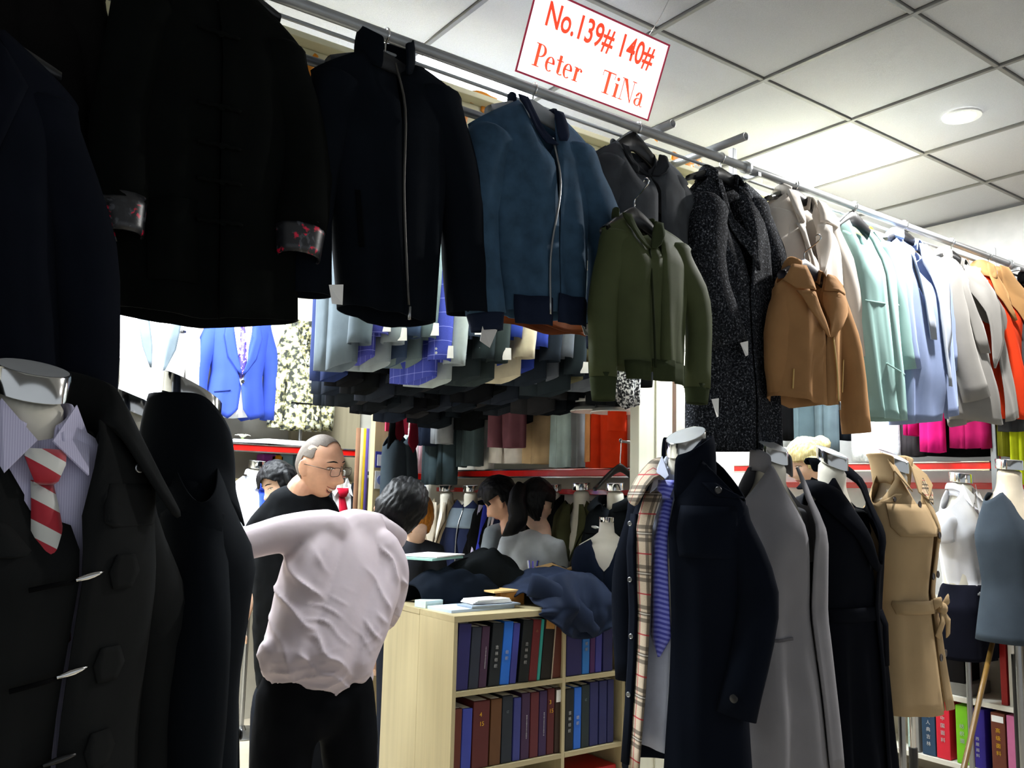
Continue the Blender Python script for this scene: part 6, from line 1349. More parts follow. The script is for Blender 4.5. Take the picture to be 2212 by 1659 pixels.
# wooden pole leaning and a steel stand
a_, b_ = at(2148, 1370, Y=2.1), at(2080, 1668, Y=1.95)
o = tag(tube('bamboo_pole', [a_-b_, (a_-b_)*.5, Vector((0, 0, 0)), (b_-a_)*.38], [(.011, .011), (.012, .012), (.012, .012), (.012, .012)], woodm('bamboo', '#6a4f20', 'Z', .35), None, 12), 'slim bamboo pole leaning below the grey-blue dress', 'pole'); o.location = b_
o = thing('garment_stand', 'steel and black garment stand leg beside the black wrap coat', 'stand', (at(1972, 1600, Y=2.1).x, 2.1, 0)); lathe('post', [(.012, .42), (.012, 1.0)], CHROME, o, 14); lathe('sleeve_tube', [(.018, .0), (.018, .43)], BLACKPL, o, 14)
o = thing('garment_stand', 'black stand post at the lower right edge', 'stand', (at(2196, 1500, Y=2.05).x, 2.05, 0)); lathe('post', [(.016, 0), (.016, .75)], BLACKPL, o, 14)

tag(box('cabinet_panel', (2.5, 5.6, 1.05), (.5, .05, 2.1), woodm('tan_panel', '#8f856c', 'Z', .6)), 'tan timber panel behind the bald man', 'panel')
# ------------------------------------------------------------------ people
def Pt(x, y, t): return CAM+ray(x, y)*t
def blob(name, chains, mat, parent, base, voxel=.01, smooth=6, disp=None, extra=None, shade=True, fold=None):
    """one continuous surface grown around chains of (point, radius or (ra, rb))"""
    V = []; Fc = []
    def add(VF):
        b = len(V); V.extend([Vector(v) for v in VF[0]]); Fc.extend([tuple(i+b for i in f) for f in VF[1]])
    for ch in chains:
        ref = YV; pts = ch
        if isinstance(ch, dict): ref = ch.get('ref', YV); pts = ch['p']
        P = [Vector(p[0]) for p in pts]; R = [p[1] if isinstance(p[1], tuple) else (p[1], p[1]) for p in pts]
        if len(P) == 1:
            ra, rb = R[0]; VF = lathe_vf([(max(1e-3, math.sin(PI*k/10)), -math.cos(PI*k/10)) for k in range(11)], 16)
            add(([P[0]+Vector(v)*ra for v in VF[0]], VF[1])); continue
        n = (len(P)-1)*5; SP = spline([tuple(p) for p in P], n); SR = spline([(a, b, 0) for a, b in R], n)
        t0 = (SP[1]-SP[0]).normalized(); t1 = (SP[-1]-SP[-2]).normalized(); e0 = min(SR[0].x, SR[0].y); e1 = min(SR[-1].x, SR[-1].y)
        P2 = [SP[0]-t0*e0*k for k in (.95, .8, .5)]+SP+[SP[-1]+t1*e1*k for k in (.5, .8, .95)]
        q = (.25, .6, .87); R2 = [(SR[0].x*k, SR[0].y*k) for k in q]+[(r.x, r.y) for r in SR]+[(SR[-1].x*k, SR[-1].y*k) for k in q[::-1]]
        add(tube_vf(P2, R2, 18, ref))
    if extra: 
        for VF in extra: add(VF)
    o = mesh(name, [v-base for v in V], Fc, mat, parent)
    m = o.modifiers.new('remesh', 'REMESH'); m.mode = 'VOXEL'; m.voxel_size = voxel; m.use_smooth_shade = True
    s = o.modifiers.new('smooth', 'SMOOTH'); s.factor = .5; s.iterations = smooth
    if disp:
        tx = bpy.data.textures.new('folds', 'CLOUDS'); tx.noise_scale = disp[1]; tx.noise_depth = 2
        d = o.modifiers.new('folds', 'DISPLACE'); d.texture = tx; d.strength = disp[0]; d.mid_level = .5; d.texture_coords = 'LOCAL'
    if fold:
        dg = bpy.context.evaluated_depsgraph_get(); me = bpy.data.meshes.new_from_object(o.evaluated_get(dg)); ns = [v.normal.copy() for v in me.vertices]
        for v, n_ in zip(me.vertices, ns): v.co += n_*fold(v.co+base, n_)
        me.polygons.foreach_set('use_smooth', [True]*len(me.polygons)); me.update()
        o.modifiers.clear(); o.data = me
        if not me.materials: me.materials.append(mat)
    return o
def head_axes(f, up):
    y = -Vector(f).normalized(); z = Vector(up); z = (z-y*z.dot(y)).normalized(); x = y.cross(z); return x, y, z
def gs(x, c, s): return math.exp(-((x-c)/s)**2)
def head_def(v, female=False):
    """local head: face towards -y, z up, origin mid-head"""
    x, y, z = v
    front = sstep((-y+.0)/.06)
    if z < 0: k = sstep(-z/.115); x *= 1-(.34 if female else .27)*k*(.6+.4*front)
    if y > 0 and z < -.01: y *= 1-.5*sstep((-z-.01)/.09)
    if y < 0: y *= 1-.08*gs(z, .0, .06)*gs(x, 0, .05)
    ay = abs(x)
    if front > 0:
        dy = 0
        dy -= .032*gs(x, 0, .013+.006*sstep((-z)/.04))*gs(z, -.03, .017)+.018*gs(x, 0, .011)*gs(z, -.006, .024)
        dy += .013*gs(ay, .031, .016)*gs(z, .012, .013)
        dy -= .007*gs(ay, .028, .022)*gs(z, .034, .009)
        dy -= .006*gs(ay, .044, .016)*gs(z, -.026, .018)
        dy -= .008*gs(x, 0, .02)*gs(z, -.066, .009)
        dy += .004*gs(x, 0, .022)*gs(z, -.08, .006)
        dy -= .011*gs(x, 0, .022)*gs(z, -.1, .016)
        y += dy*front
    return Vector((x, y, z))
def head_vf(C, ax, k=1.0, nu=56, nv=44, female=False, ears=True):
    X, Y, Z = ax; V = []; Fc = []
    for i in range(nv+1):
        ph = PI*i/nv
        for j in range(nu):
            th = 2*PI*j/nu; s = max(1e-3, math.sin(ph)); v = Vector((.076*s*math.cos(th), .097*s*math.sin(th), .118*math.cos(ph)))
            if v.z > .05: v.x *= 1+.05*gs(v.z, .08, .03)
            v = head_def(v, female)*k; V.append(C+X*v.x+Y*v.y+Z*v.z)
    for i in range(nv):
        for j in range(nu): Fc.append((i*nu+j, (i+1)*nu+j, (i+1)*nu+(j+1) % nu, i*nu+(j+1) % nu))
    Fc = [tuple(reversed(f)) for f in Fc]
    out = [(V, Fc)]
    if ears:
        for sd in (-1, 1):
            VF = lathe_vf([(max(1e-3, math.sin(PI*q/8)), -math.cos(PI*q/8)) for q in range(9)], 14); W = []
            for v in VF[0]:
                p = Vector((sd*(.078+.012*v[0]*.5+.006*v[1]), .012+.019*v[1]+.006*v[2], -.008+.033*v[2]))*k; W.append(C+X*p.x+Y*p.y+Z*p.z)
            out.append((W, VF[1]))
    return out
def hair_cap(name, C, ax, mat, parent, base, keep, th=.012, k=1.0, nu=120, nv=92, rough=.004, seed=0, sub=0, extra=None, gloss=None):
    X, Y, Z = ax; V = []; Fc = []; K = []
    for i in range(nv+1):
        ph = PI*i/nv
        for j in range(nu):
            t_ = 2*PI*j/nu; s = max(1e-3, math.sin(ph)); v = Vector((.076*s*math.cos(t_), .097*s*math.sin(t_), .118*math.cos(ph))); v0 = v.copy()
            v = head_def(v); n = Vector((v.x/.076**2, v.y/.097**2, v.z/.118**2)).normalized()
            q = th if not callable(th) else th(v0)
            v = v+n*(q+rough*mnoise.noise(Vector((v0.x*150, v0.y*60, v0.z*40+seed)))+rough*1.5*mnoise.noise(v0*22+Vector((seed, 5, 0))))
            V.append(C+(X*v.x+Y*v.y+Z*v.z)*k-base); K.append(keep(v0))
    for i in range(nv):
        for j in range(nu):
            f = (i*nu+j, i*nu+(j+1) % nu, (i+1)*nu+(j+1) % nu, (i+1)*nu+j)
            if all(K[a] for a in f): Fc.append(f)
    return mesh(name, V, Fc, mat, parent, True, .006 if q > .004 else .0008)
def hairm(name, h, h2, rough=.35):
    b = NB(name); mp = b.n('ShaderNodeMapping'); b.L.new(b.obj(), mp.inputs[0]); mp.inputs['Scale'].default_value = (260, 260, 18); n = b.noise(1, 3, mp.outputs[0])
    b.col(b.ramp(n, [(.3, lin(h)), (.75, lin(h2))])); b.b.inputs['Roughness'].default_value = rough; b.bump(n, .7, .002); b.b.inputs['Specular IOR Level'].default_value = .2; return b.m
def skinm(name, h, sub=.12):
    b = NB(name); c = lin(h); n = b.noise(26, 4); b.col(b.ramp(n, [(.3, scale(c, .9)), (.7, scale(c, 1.06))])); b.b.inputs['Roughness'].default_value = .48
    b.b.inputs['Subsurface Weight'].default_value = sub; b.b.inputs['Subsurface Radius'].default_value = (.02, .008, .004); b.b.inputs['Subsurface Scale'].default_value = .3
    b.bump(b.noise(300, 2), .12, .001); return b.m
SKIN = skinm('skin_warm', '#d3a184'); SKINP = skinm('skin_pale', '#e6bfa6'); BLKH = hairm('black_hair', '#030304', '#0d0d10', .5); BLON = hairm('blonde_hair', '#c9b06a', '#efe3b4', .45); AUB = hairm('auburn_hair', '#8a4e12', '#c07d2a')
def hloc(C, ax, k, x, y, z): return C+(ax[0]*x+ax[1]*y+ax[2]*z)*k
def face_y(x, z):
    q = max(.02, 1-(x/.076)**2-(z/.118)**2); return head_def(Vector((x, -.097*math.sqrt(q), z))).y
def face_bits(C, ax, k, root, base, mat_brow=BLKH, smile=0, open_=0, eyes=True, lip='#b0675a', female=False):
    def L_(x, z, off=0.0): return hloc(C, ax, k, x, face_y(x, z)-off, z)-base
    D5 = (-1, -.5, 0, .5, 1)
    if eyes:
        for sd in (-1, 1):
            tube('eye', [L_(sd*(.031+d*.0135), .0105+.0012*(1-d*d), .0005) for d in D5], [(.001, .001), (.0034, .003), (.0042, .003), (.0034, .003), (.001, .001)], plain('#e9e6e0', .2), root, 8, ax[1])
            tube('iris', [L_(sd*.031-.0012, .0112, .0025), L_(sd*.031+.0012, .0112, .0025)], .0034, plain('#1d120c', .15), root, 10, ax[1])
            tube('eyelid', [L_(sd*(.031+d*.016), .0152+.002*(1-d*d)-.002*d*d, .0012) for d in D5], [(.0008, .0008), (.0018, .0018), (.002, .002), (.0018, .0018), (.0008, .0008)], plain('#3a2418', .5), root, 6, ax[1])
            tube('eyebrow', [L_(sd*(.031+d*.019), .037+.003*(1-d*d)-.003*max(0, d), -.0005) for d in D5], [(.001, .001), (.003, .002), (.0036, .002), (.003, .002), (.001, .001)], mat_brow, root, 8, ax[1])
    w = .022+.006*smile; D6 = (-1, -.6, -.2, .2, .6, 1)
    tube('upper_lip', [L_(d*w, -.064+.008*smile*d*d, -.0015) for d in D6], [(.001, .001), (.0026, .0026), (.0032, .003), (.0032, .003), (.0026, .0026), (.001, .001)], plain(lip, .45), root, 8, ax[1])
    tube('lower_lip', [L_(d*w*.92, -.072-.012*open_*(1-d*d)+.007*smile*d*d, -.001) for d in D6], [(.001, .001), (.003, .003), (.0038, .0034), (.0038, .0034), (.003, .003), (.001, .001)], plain(lip, .45), root, 8, ax[1])
    if open_:
        tube('teeth', [L_(d*w*.72, -.0685+.005*smile*d*d, .0008) for d in D5], [(.001, .001), (.0034, .0016), (.004, .0016), (.0034, .0016), (.001, .001)], plain('#e6e0d4', .3), root, 8, ax[1])
        tube('mouth_gap', [L_(d*w*.78, -.0745-.005*open_*(1-d*d)+.005*smile*d*d, -.0002) for d in D5], [(.001, .001), (.0032, .0018), (.005, .0018), (.0032, .0018), (.001, .001)], plain('#4a1c18', .6), root, 8, ax[1])
def hand_chains(wrist, dirv, palm_n, k=1.0, curl=.5):
    """palm + five fingers as chains, dirv = pointing direction"""
    d = dirv.normalized(); n = (palm_n-d*palm_n.dot(d)).normalized(); s = d.cross(n)
    out = [{'p': [(wrist, (.026*k, .018*k)), (wrist+d*.04*k, (.036*k, .014*k)), (wrist+d*.085*k, (.038*k, .013*k))], 'ref': n}]
    for i, (off, ln) in enumerate(((-.03, .065), (-.011, .075), (.009, .07), (.028, .055))):
        a = wrist+d*.085*k+s*off*k; out.append([(a, .0085*k), (a+(d*.45+n*-.12*curl)*ln*k, .008*k), (a+(d*.75-n*.55*curl)*ln*k, .0075*k), (a+(d*.8-n*.95*curl)*ln*k, .006*k)])
    a = wrist+d*.03*k-s*.032*k; out.append([(a, .011*k), (a+(d*.5-s*.6)*.04*k, .0095*k), (a+(d*.9-s*.6-n*.3)*.055*k, .0075*k)])
    return out
def short_hair(v): return v.z > (.066 if v.y < -.055 else (.012 if v.y < .005 else (-.015 if v.y < .03 else -.075))) and not (abs(v.x) > .06 and -.03 < v.y < .02 and v.z < .03)
def crop_th(v): return .012+.012*sstep((v.z-.0)/.08)
# ---- P1 man in the pale pink shirt, bent over, back to us
PY = 2.72
hipc = at(682, 1462, Y=PY); base = Vector((hipc.x, hipc.y, 0)); p1 = thing('person', 'man in pale pink shirt and black trousers bending over, back turned', 'person', base)
lat = (RT*-.81+UP*.5).normalized(); f = (RT*.45+FW*.75-ZV*.62).normalized(); f = (f-lat*f.dot(lat)).normalized()
hy = -f; hz = lat.cross(hy); ax1 = (lat, hy, hz) if hz.z > 0 else (lat, hy, -hz)
HC = at(858, 1108, Y=2.98); hk = 1.04
sL, sR = at(668, 1152, Y=2.84), at(838, 1215, Y=2.84); nb_ = at(812, 1150, Y=2.9)
def q1(x, y, Y): return at(x, y, Y=Y)
handL = q1(455, 1195, 2.74)
body = [[(HC-ax1[2]*.05+ax1[1]*.01, .05), (nb_+Vector((.02, 0.02, 0)), .045), (q1(770, 1190, 2.88), .05)],
        [(q1(760, 1210, 2.86), (.13, .08)), (q1(715, 1330, 2.78), (.12, .08)), (hipc, (.13, .09))],
        [(sL, .05), (q1(560, 1160, 2.8), .04), (handL, .03)], [(sR, .05), (q1(838, 1325, 2.86), .04), (q1(815, 1350, 3.02), .032)]]
legL = [(hipc+Vector((-.075, 0, -.03)), .085), (hipc+Vector((-.11, -.01, -.42)), .055), (Vector((hipc.x-.13, hipc.y-.03, .08)), .04)]
legR = [(hipc+Vector((.085, 0, -.03)), .085), (hipc+Vector((.13, -.01, -.42)), .055), (Vector((hipc.x+.17, hipc.y-.02, .08)), .04)]
body += [legL, legR]+hand_chains(handL, Vector((-.9, -.1, -.2)), ZV)+hand_chains(q1(815, 1350, 3.02), Vector((.1, .8, -.1)), ZV)
blob('body', body, SKIN, p1, base, .007, 6, None, head_vf(HC, ax1, hk))
def pinkish():
    b = NB('pale_pink_shirt'); c = lin('#c6b8bd'); mp = b.n('ShaderNodeMapping'); b.L.new(b.obj(), mp.inputs[0]); mp.inputs['Rotation'].default_value = (0, .75, 0)
    wv = b.n('ShaderNodeTexWave'); wv.inputs['Scale'].default_value = 2.2; wv.inputs['Distortion'].default_value = 5; wv.inputs['Detail'].default_value = 2; wv.inputs['Detail Scale'].default_value = .8; b.L.new(mp.outputs[0], wv.inputs['Vector'])
    b.col(b.ramp(b.noise(8, 3), [(.3, scale(c, .96)), (.7, scale(c, 1.02))])); b.b.inputs['Roughness'].default_value = .8; b.b.inputs['Specular IOR Level'].default_value = .2
    h = b.math('ADD', b.math('MULTIPLY', wv.outputs['Fac'], .6), b.math('MULTIPLY', b.noise(11, 3), .7)); b.bump(h, .18, .012); return b.m
shirt = [{'p': [(q1(622, 1428, PY), (.085, .11)), (q1(645, 1330, 2.75), (.09, .10)), (q1(672, 1230, 2.8), (.10, .1)), (q1(690, 1165, 2.84), .085)]},
         {'p': [(q1(745, 1440, PY), (.085, .11)), (q1(780, 1340, 2.76), (.10, .10)), (q1(812, 1255, 2.82), .09), (q1(812, 1190, 2.86), .075)]},
         {'p': [(q1(682, 1432, PY), (.155, .125)), (q1(712, 1340, 2.75), (.14, .11)), (q1(742, 1235, 2.82), (.14, .11)), (q1(760, 1170, 2.88), (.12, .09)), (q1(792, 1148, 2.92), .08), (q1(818, 1142, 2.94), .058), (q1(845, 1160, 2.93), .05)]},
         [(sL+Vector((.06, 0, .0)), .085), (sL, .078), (q1(600, 1156, 2.82), .062), (q1(520, 1178, 2.78), .052), (q1(478, 1190, 2.75), .046)],
         [(q1(815, 1190, 2.86), .085), (q1(840, 1240, 2.84), .075), (q1(832, 1318, 2.86), .06), (q1(815, 1345, 2.97), .046)],
         [(q1(590, 1408, PY), .05), (q1(605, 1425, PY), .06), (q1(680, 1448, PY-.02), .07), (q1(775, 1462, PY), .05)]]
PINK = pinkish()
def shirt_fold(c, n_):
    u = (c-hipc).dot(RT); v = (c-hipc).dot(UP)
    w = .07*mnoise.noise(Vector((u*4, v*4, 1.5)))+.02*mnoise.noise(Vector((u*11, v*11, 4)))
    def ridge(p, e): return (1-abs(math.sin(p)))**e
    msk = lambda k, q: sstep((mnoise.noise(Vector((u*k, v*k, q)))+.22)*2.2)
    a = (u*.78+v*.62+w*.8+.25*u*u)*42; m1 = sstep((v+.0)/.08)*sstep((.43-v)/.1)*msk(5, 8)
    a2 = (u*.55+v*.9+w)*75+2; m2 = sstep((.3-v)/.15)*msk(7, 3)
    b = (u*.15-v+w*.6)*85; m3 = sstep((.14-v)/.08)*msk(8, 5)
    fc = sstep((-n_.dot(FW)-.12)/.4)
    return fc*(.015*ridge(a, 2.6)*m1+.008*ridge(a2, 2.4)*m2+.008*ridge(b, 2.2)*m3)+.003*mnoise.noise(c*10)
blob('shirt', shirt, PINK, p1, base, .007, 14, None, None, True, shirt_fold)
cb = [nb_+Vector((.0, -.03, .02))]
tube('shirt_collar', [HC+(-ax1[2]*.1+ax1[1]*.055)+(ax1[0]*math.cos(a)*.072+ax1[1]*math.sin(a)*.06)-base for a in [PI*(-.1+1.2*k/10) for k in range(11)]], [(.016, .04)]*11, PINK, p1, 10, ax1[2], True)
TRO = fabric('#101114', .9, .15)
tr = [{'p': [(hipc+Vector((0, 0, .0)), (.145, .1)), (hipc+Vector((0, 0, -.08)), (.168, .115))]},
      [(hipc+Vector((-.085, 0, -.04)), .1), (hipc+Vector((-.1, -.0, -.2)), .098), (hipc+Vector((-.12, -.02, -.45)), .08), (Vector((hipc.x-.13, hipc.y-.02, .1)), .07)],
      [(hipc+Vector((.095, 0, -.04)), .1), (hipc+Vector((.125, 0, -.2)), .095), (hipc+Vector((.15, -.01, -.45)), .08), (Vector((hipc.x+.175, hipc.y-.02, .1)), .07)]]
blob('trousers', tr, TRO, p1, base, .012, 6, (.012, .1))
for dx in (-.13, .175): blob('shoe', [{'p': [(Vector((hipc.x+dx, hipc.y-.05, .04)), (.04, .04)), (Vector((hipc.x+dx+.06, hipc.y+.1, .035)), (.042, .03))]}], BLACKPL, p1, base, .01, 3)
hair_cap('hair', HC, ax1, BLKH, p1, base, lambda v: short_hair(v) or (v.y > .03 and v.z > -.095), crop_th, 1.04, rough=.005, seed=1)
# ---- P2 bald man with glasses, black T-shirt
T2 = 3.72
HC = Pt(691, 1007, T2); f = (RT*.84-FW*.46-UP*.22).normalized(); ax2 = head_axes(f, UP*.98+RT*.12); hk = 1.13
ft = Pt(640, 1400, T2); base = Vector((ft.x, ft.y, 0)); p2 = thing('person', 'smiling bald man with glasses in a black T-shirt facing right', 'person', base)
q2 = lambda x, y, dt=0: Pt(x-4, y-(26 if y < 1300 else 0), T2+dt)
ch = [[(HC-ax2[2]*.07+ax2[1]*.02, .055), (q2(656, 1085), .064), (q2(644, 1130), .07)],
      {'p': [(q2(640, 1165), (.12, .08)), (q2(635, 1250), (.13, .09)), (q2(635, 1400), (.13, .1)), (q2(640, 1490), (.14, .11))], 'ref': FW},
      [(q2(582, 1140), .045), (q2(562, 1250, .1), .04), (q2(575, 1320, .25), .034), (q2(600, 1380, .3), .03)], [(q2(700, 1140, .05), .045), (q2(735, 1260), .045), (q2(740, 1350, -.1), .035)],
      [(q2(600, 1500), .09), (Vector((base.x-.1, base.y, .5)), .06), (Vector((base.x-.1, base.y, .08)), .04)], [(q2(680, 1500), .09), (Vector((base.x+.1, base.y, .5)), .06), (Vector((base.x+.1, base.y, .08)), .04)]]
ch += hand_chains(q2(600, 1380, .3), Vector((.2, .0, -1)), FW, .95)+hand_chains(q2(740, 1350, -.1), Vector((.2, 0, -1)), FW, .95)
blob('body', ch, SKIN, p2, base, .004, 2, None, head_vf(HC, ax2, hk, 90, 70))
tee = [{'p': [(q2(640, 1118), (.12, .09)), (q2(638, 1155), (.15, .11)), (q2(635, 1250), (.168, .125)), (q2(635, 1400), (.16, .125)), (q2(640, 1470), (.16, .13))], 'ref': FW},
       [(q2(625, 1112), .07), (q2(592, 1142), .068), (q2(566, 1175, .03), .066), (q2(560, 1255, .1), .06), (q2(568, 1290, .17), .055)], [(q2(660, 1115), .068), (q2(700, 1132, .04), .07), (q2(728, 1230, .02), .06)]]
blob('t_shirt', tee, fabric('#17191c', .85, .25), p2, base, .011, 8, (.014, .1))
tr = [{'p': [(q2(640, 1480), (.16, .125)), (q2(640, 1520), (.165, .13))], 'ref': FW}, [(q2(600, 1510), .1), (Vector((base.x-.1, base.y, .5)), .08), (Vector((base.x-.1, base.y, .1)), .065)], [(q2(680, 1510), .1), (Vector((base.x+.1, base.y, .5)), .08), (Vector((base.x+.1, base.y, .1)), .065)]]
blob('trousers', tr, fabric('#1a1d24'), p2, base, .014, 4)
for dx in (-.1, .1): blob('shoe', [{'p': [(Vector((base.x+dx, base.y+.03, .04)), (.04, .04)), (Vector((base.x+dx+.05, base.y-.1, .035)), (.042, .03))]}], BLACKPL, p2, base, .012, 3)
STUB = NB('hair_stubble'); n1 = STUB.noise(500, 2); STUB.col(STUB.ramp(n1, [(.3, lin('#463f39')), (.7, lin('#786c61'))])); STUB.b.inputs['Roughness'].default_value = .7
hair_cap('stubble', HC, ax2, STUB.m, p2, base, lambda v: v.z > (.2 if v.y < -.045 else (.085 if v.y < -.02 else (.015 if v.y < .012 else -.06))) and not (abs(v.x) > .06 and v.y < .028 and v.z < .032), .0025, hk, 200, 150, .0006)
face_bits(HC, ax2, hk, p2, base, BLKH, 1.0, 1.0)
# glasses
gl = thing('glasses', 'thin silver-framed glasses on the bald man', 'glasses', HC); L_ = lambda x, y, z: hloc(HC, ax2, hk, x, y, z)-HC
FRM = plain('#4a4038', .3, .7)
for sd in (-1, 1):
    P = [L_(sd*.0335+.0265*math.copysign(abs(math.cos(a))**.55, math.cos(a)), -.104+.12*((.0335+.0265*sd*math.cos(a))**2)*2, .006+.0165*math.copysign(abs(math.sin(a))**.55, math.sin(a))) for a in [2*PI*k/24 for k in range(25)]]
    tube('rim', P, .0013, FRM, gl, 6, ax2[1]); 
    b = NB('lens_glass'); b.b.inputs['Alpha'].default_value = .1; b.b.inputs['Roughness'].default_value = .03; b.col((1, 1, 1, 1))
    mesh('lens', P[:-1], [tuple(range(24))], b.m, gl, False)
    tube('temple', [L_(sd*.06, -.099, .013), L_(sd*.074, -.05, .012), L_(sd*.08, .01, .008), L_(sd*.08, .03, -.008)], .0014, FRM, gl, 6)
tube('bridge', [L_(-.008, -.105, .01), L_(0, -.109, .013), L_(.008, -.105, .01)], .0013, FRM, gl, 6)
# ---- generic background figure
def figure(label, HC, f, up, shirt_h, skin, hairmat, keep, th, neck, sh, hips, mat=None, hk=1.0, rise=None, face=True, fem=False, sleeve_long=False, seed=0):
    ax = head_axes(f, up); base = Vector((hips.x, hips.y, 0)); r = thing('person', label, 'person', base)
    a = (sh[1]-sh[0]); w = a.length/2; ref = a.cross(ZV).normalized(); mid = (sh[0]+sh[1])/2
    b = [[(HC-ax[2]*.07*hk+ax[1]*.02, .05), (neck, .05), (neck-ZV*.05, .06)], {'p': [(mid-ZV*.02, (w*.8, .085)), ((mid*.5+hips*.5), (w*.75, .09)), (hips, (w*.85, .1))], 'ref': ref}]
    arm = []
    for k, s in enumerate(sh):
        d = (s-mid).normalized(); e = s+d*.05-ZV*.27; h_ = e-ZV*.2+ref*-.0+(ax[1]*-.1); arm.append((s, e, h_)); b.append([(s, .048), (e, .04), (h_, .03)]); b += hand_chains(h_, (h_-e), ref, .9)
    for sd in (-1, 1):
        hp = hips+a.normalized()*sd*.085; b.append([(hp, .085), (Vector((hp.x, hp.y, hips.z*.5)), .058), (Vector((hp.x, hp.y, .07)), .04)])
    blob('body', b, skin, r, base, .006, 2, None, head_vf(HC, ax, hk, female=fem))
    m = mat or fabric(shirt_h, .85, .2)
    t = [{'p': [(mid+ZV*.01, (w*.75, .085)), (mid-ZV*.05, (w*1.0, .105)), ((mid*.5+hips*.5), (w*.92, .11)), (hips, (w*.98, .12))], 'ref': ref}]
    for s, e, h_ in arm: t.append([(s*.8+mid*.2, .065), (s, .064), (e, .055)]+([(h_, .045)] if sleeve_long else []))
    blob('top', t, m, r, base, .012, 7, (.014, .09))
    tr = [{'p': [(hips, (w*.95, .115)), (hips-ZV*.06, (w*.98, .12))], 'ref': ref}]
    for sd in (-1, 1):
        hp = hips+a.normalized()*sd*.085; tr.append([(hp, .095), (Vector((hp.x, hp.y, hips.z*.5)), .075), (Vector((hp.x, hp.y, .09)), .06)])
    blob('trousers', tr, fabric('#1d2028'), r, base, .016, 4)
    for sd in (-1, 1):
        hp = hips+a.normalized()*sd*.085; blob('shoe', [{'p': [(Vector((hp.x, hp.y, .04))+ref*.03, (.04, .04)), (Vector((hp.x, hp.y, .035))-ref*.1*(1 if ax[1].dot(ref) > 0 else -1), (.042, .03))]}], BLACKPL, r, base, .014, 3)
    hair_cap('hair', HC, ax, hairmat, r, base, keep, th, hk, seed=seed)
    if face: face_bits(HC, ax, hk, r, base, hairmat, .2, 0, True, '#b86a5e', fem)
    return r, ax, base
# ---- P3 ponytail woman
T = 4.55
HC = Pt(1158, 1088, T); r, ax, base = figure('woman with long black ponytail in a light grey top, back turned', HC, RT*.62+FW*.62-ZV*.25, UP*.97-RT*.1, '#aeb2b4', SKINP, BLKH, lambda v: v.z > (.05 if v.y < -.05 else (-.02 if v.y < .02 else -.085)) and not (abs(v.x) > .058 and -.03 < v.y < .025 and v.z < .012), lambda v: .014+.006*sstep(v.z/.08), Pt(1168, 1140, T), (Pt(1102, 1178, T), Pt(1196, 1185, T-.06)), Pt(1150, 1330, T), None, .98, fem=True, seed=3, face=False)
P = [Pt(1140, 1062, T-.02), Pt(1126, 1058, T-.05), Pt(1116, 1085, T-.1), Pt(1120, 1115, T-.12), Pt(1108, 1140, T-.13), Pt(1085, 1158, T-.12)]
tube('ponytail', [p-base for p in spline([tuple(p) for p in P], 16)], [(.03, .03)]*3+[(.045, .035)]*4+[(.05, .035)]*5+[(.04, .025)]*2+[(.03, .018), (.018, .01), (.004, .003)], BLKH, r, 14, FW, True, .12, 3)
# ---- P4 young man in grey looking down left
T = 4.75
HC = Pt(1084, 1082, T); figure('young man with black hair in a grey T-shirt looking down to the left', HC, -RT*.72+FW*.25-ZV*.5, UP, '#6e7478', SKIN, BLKH, short_hair, lambda v: .016+.016*sstep((v.z)/.08), Pt(1100, 1130, T), (Pt(1068, 1158, T), Pt(1138, 1160, T+.1)), Pt(1105, 1330, T), None, .96, seed=5)
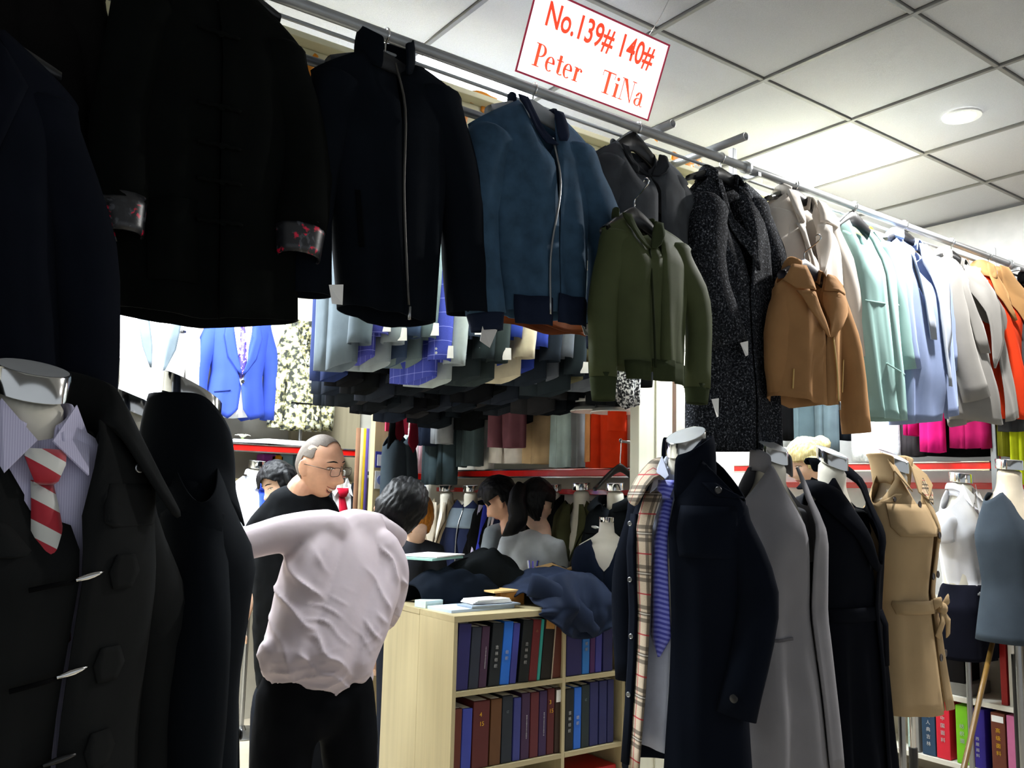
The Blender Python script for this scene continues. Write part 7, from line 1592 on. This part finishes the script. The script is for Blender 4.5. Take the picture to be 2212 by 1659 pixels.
# ---- P5 woman half hidden behind the bald man
T = 4.75
HC = Pt(604, 1048, T); r, ax, base = figure('black-haired woman half hidden behind the bald man', HC, -RT*.55-FW*.62-ZV*.35, UP*.95-RT*.3, '#1a1c20', SKINP, BLKH, lambda v: v.z > (.045+.02*math.sin(v.x*60) if v.y < -.045 else (-.06 if abs(v.x) > .05 else -.09)) and not (v.y < -.06 and v.z < .03), lambda v: .016+.008*sstep(v.z/.08), Pt(622, 1105, T), (Pt(582, 1140, T), Pt(672, 1145, T)), Pt(628, 1330, T), None, .98, fem=True, seed=8)
for sd in (-1, 1):
    P = [hloc(HC, ax, 1, sd*.075, .02, .06), hloc(HC, ax, 1, sd*.092, .0, .0), hloc(HC, ax, 1, sd*.09, .01, -.08), hloc(HC, ax, 1, sd*.085, .02, -.16)]
    tube('hair_lock', [p-base for p in spline([tuple(p) for p in P], 10)], [(.03, .02)]*6+[(.028, .018)]*3+[(.02, .012), (.006, .004)], BLKH, r, 12, ax[1], True, .1, sd)
# ---- P6 auburn-haired customer hidden behind the bent man
T = 4.35
HC = Pt(897, 1112, T); figure('person with auburn hair mostly hidden behind the bent man', HC, -RT*.3+FW*.8-ZV*.4, UP, '#2b2d33', SKINP, AUB, lambda v: v.z > (.05 if v.y < -.05 else -.09), lambda v: .018, Pt(895, 1170, T), (Pt(845, 1195, T), Pt(935, 1197, T)), Pt(890, 1350, T), None, .95, fem=True, seed=9, face=False)
# ---- P7 blonde woman in the second stall
T = 4.35
HC = Pt(1744, 1000, T); r, ax, base = figure('blonde woman with pinned-up hair behind the mannequins, in profile', HC, -RT*.88-FW*.25-ZV*.3, UP*.97+RT*.2, '#23252b', SKINP, BLON, lambda v: v.z > (.042 if v.y < -.05 else (.0 if v.y < .0 else -.07)) and not (abs(v.x) > .058 and -.03 < v.y < .025 and v.z < .0), lambda v: .01+.008*sstep(v.z/.08), Pt(1762, 1062, T), (Pt(1715, 1095, T+.1), Pt(1800, 1098, T-.05)), Pt(1760, 1260, T), None, .98, fem=True, seed=11)
for k in range(5):
    a0 = k*1.25; P = [hloc(HC, ax, 1, .05*math.cos(a0+q*.35), .085+.03*math.sin(a0+q*.3), .05+.035*math.sin(a0+q*.35)) for q in range(6)]
    tube('hair_coil', [p-base for p in P], [(.008, .008), (.02, .018), (.024, .02), (.024, .02), (.018, .016), (.006, .006)], BLON, r, 12, ax[2], True, .1, k)
P = [hloc(HC, ax, 1, .05, -.06, .06), hloc(HC, ax, 1, .086, -.02, .03), hloc(HC, ax, 1, .09, .03, .0), hloc(HC, ax, 1, .08, .06, -.05)]
tube('hair_sweep', [p-base for p in spline([tuple(p) for p in P], 10)], [(.006, .006)]+[(.024, .012)]*8+[(.015, .01), (.005, .004)], BLON, r, 12, ax[0], True, .08, 2)
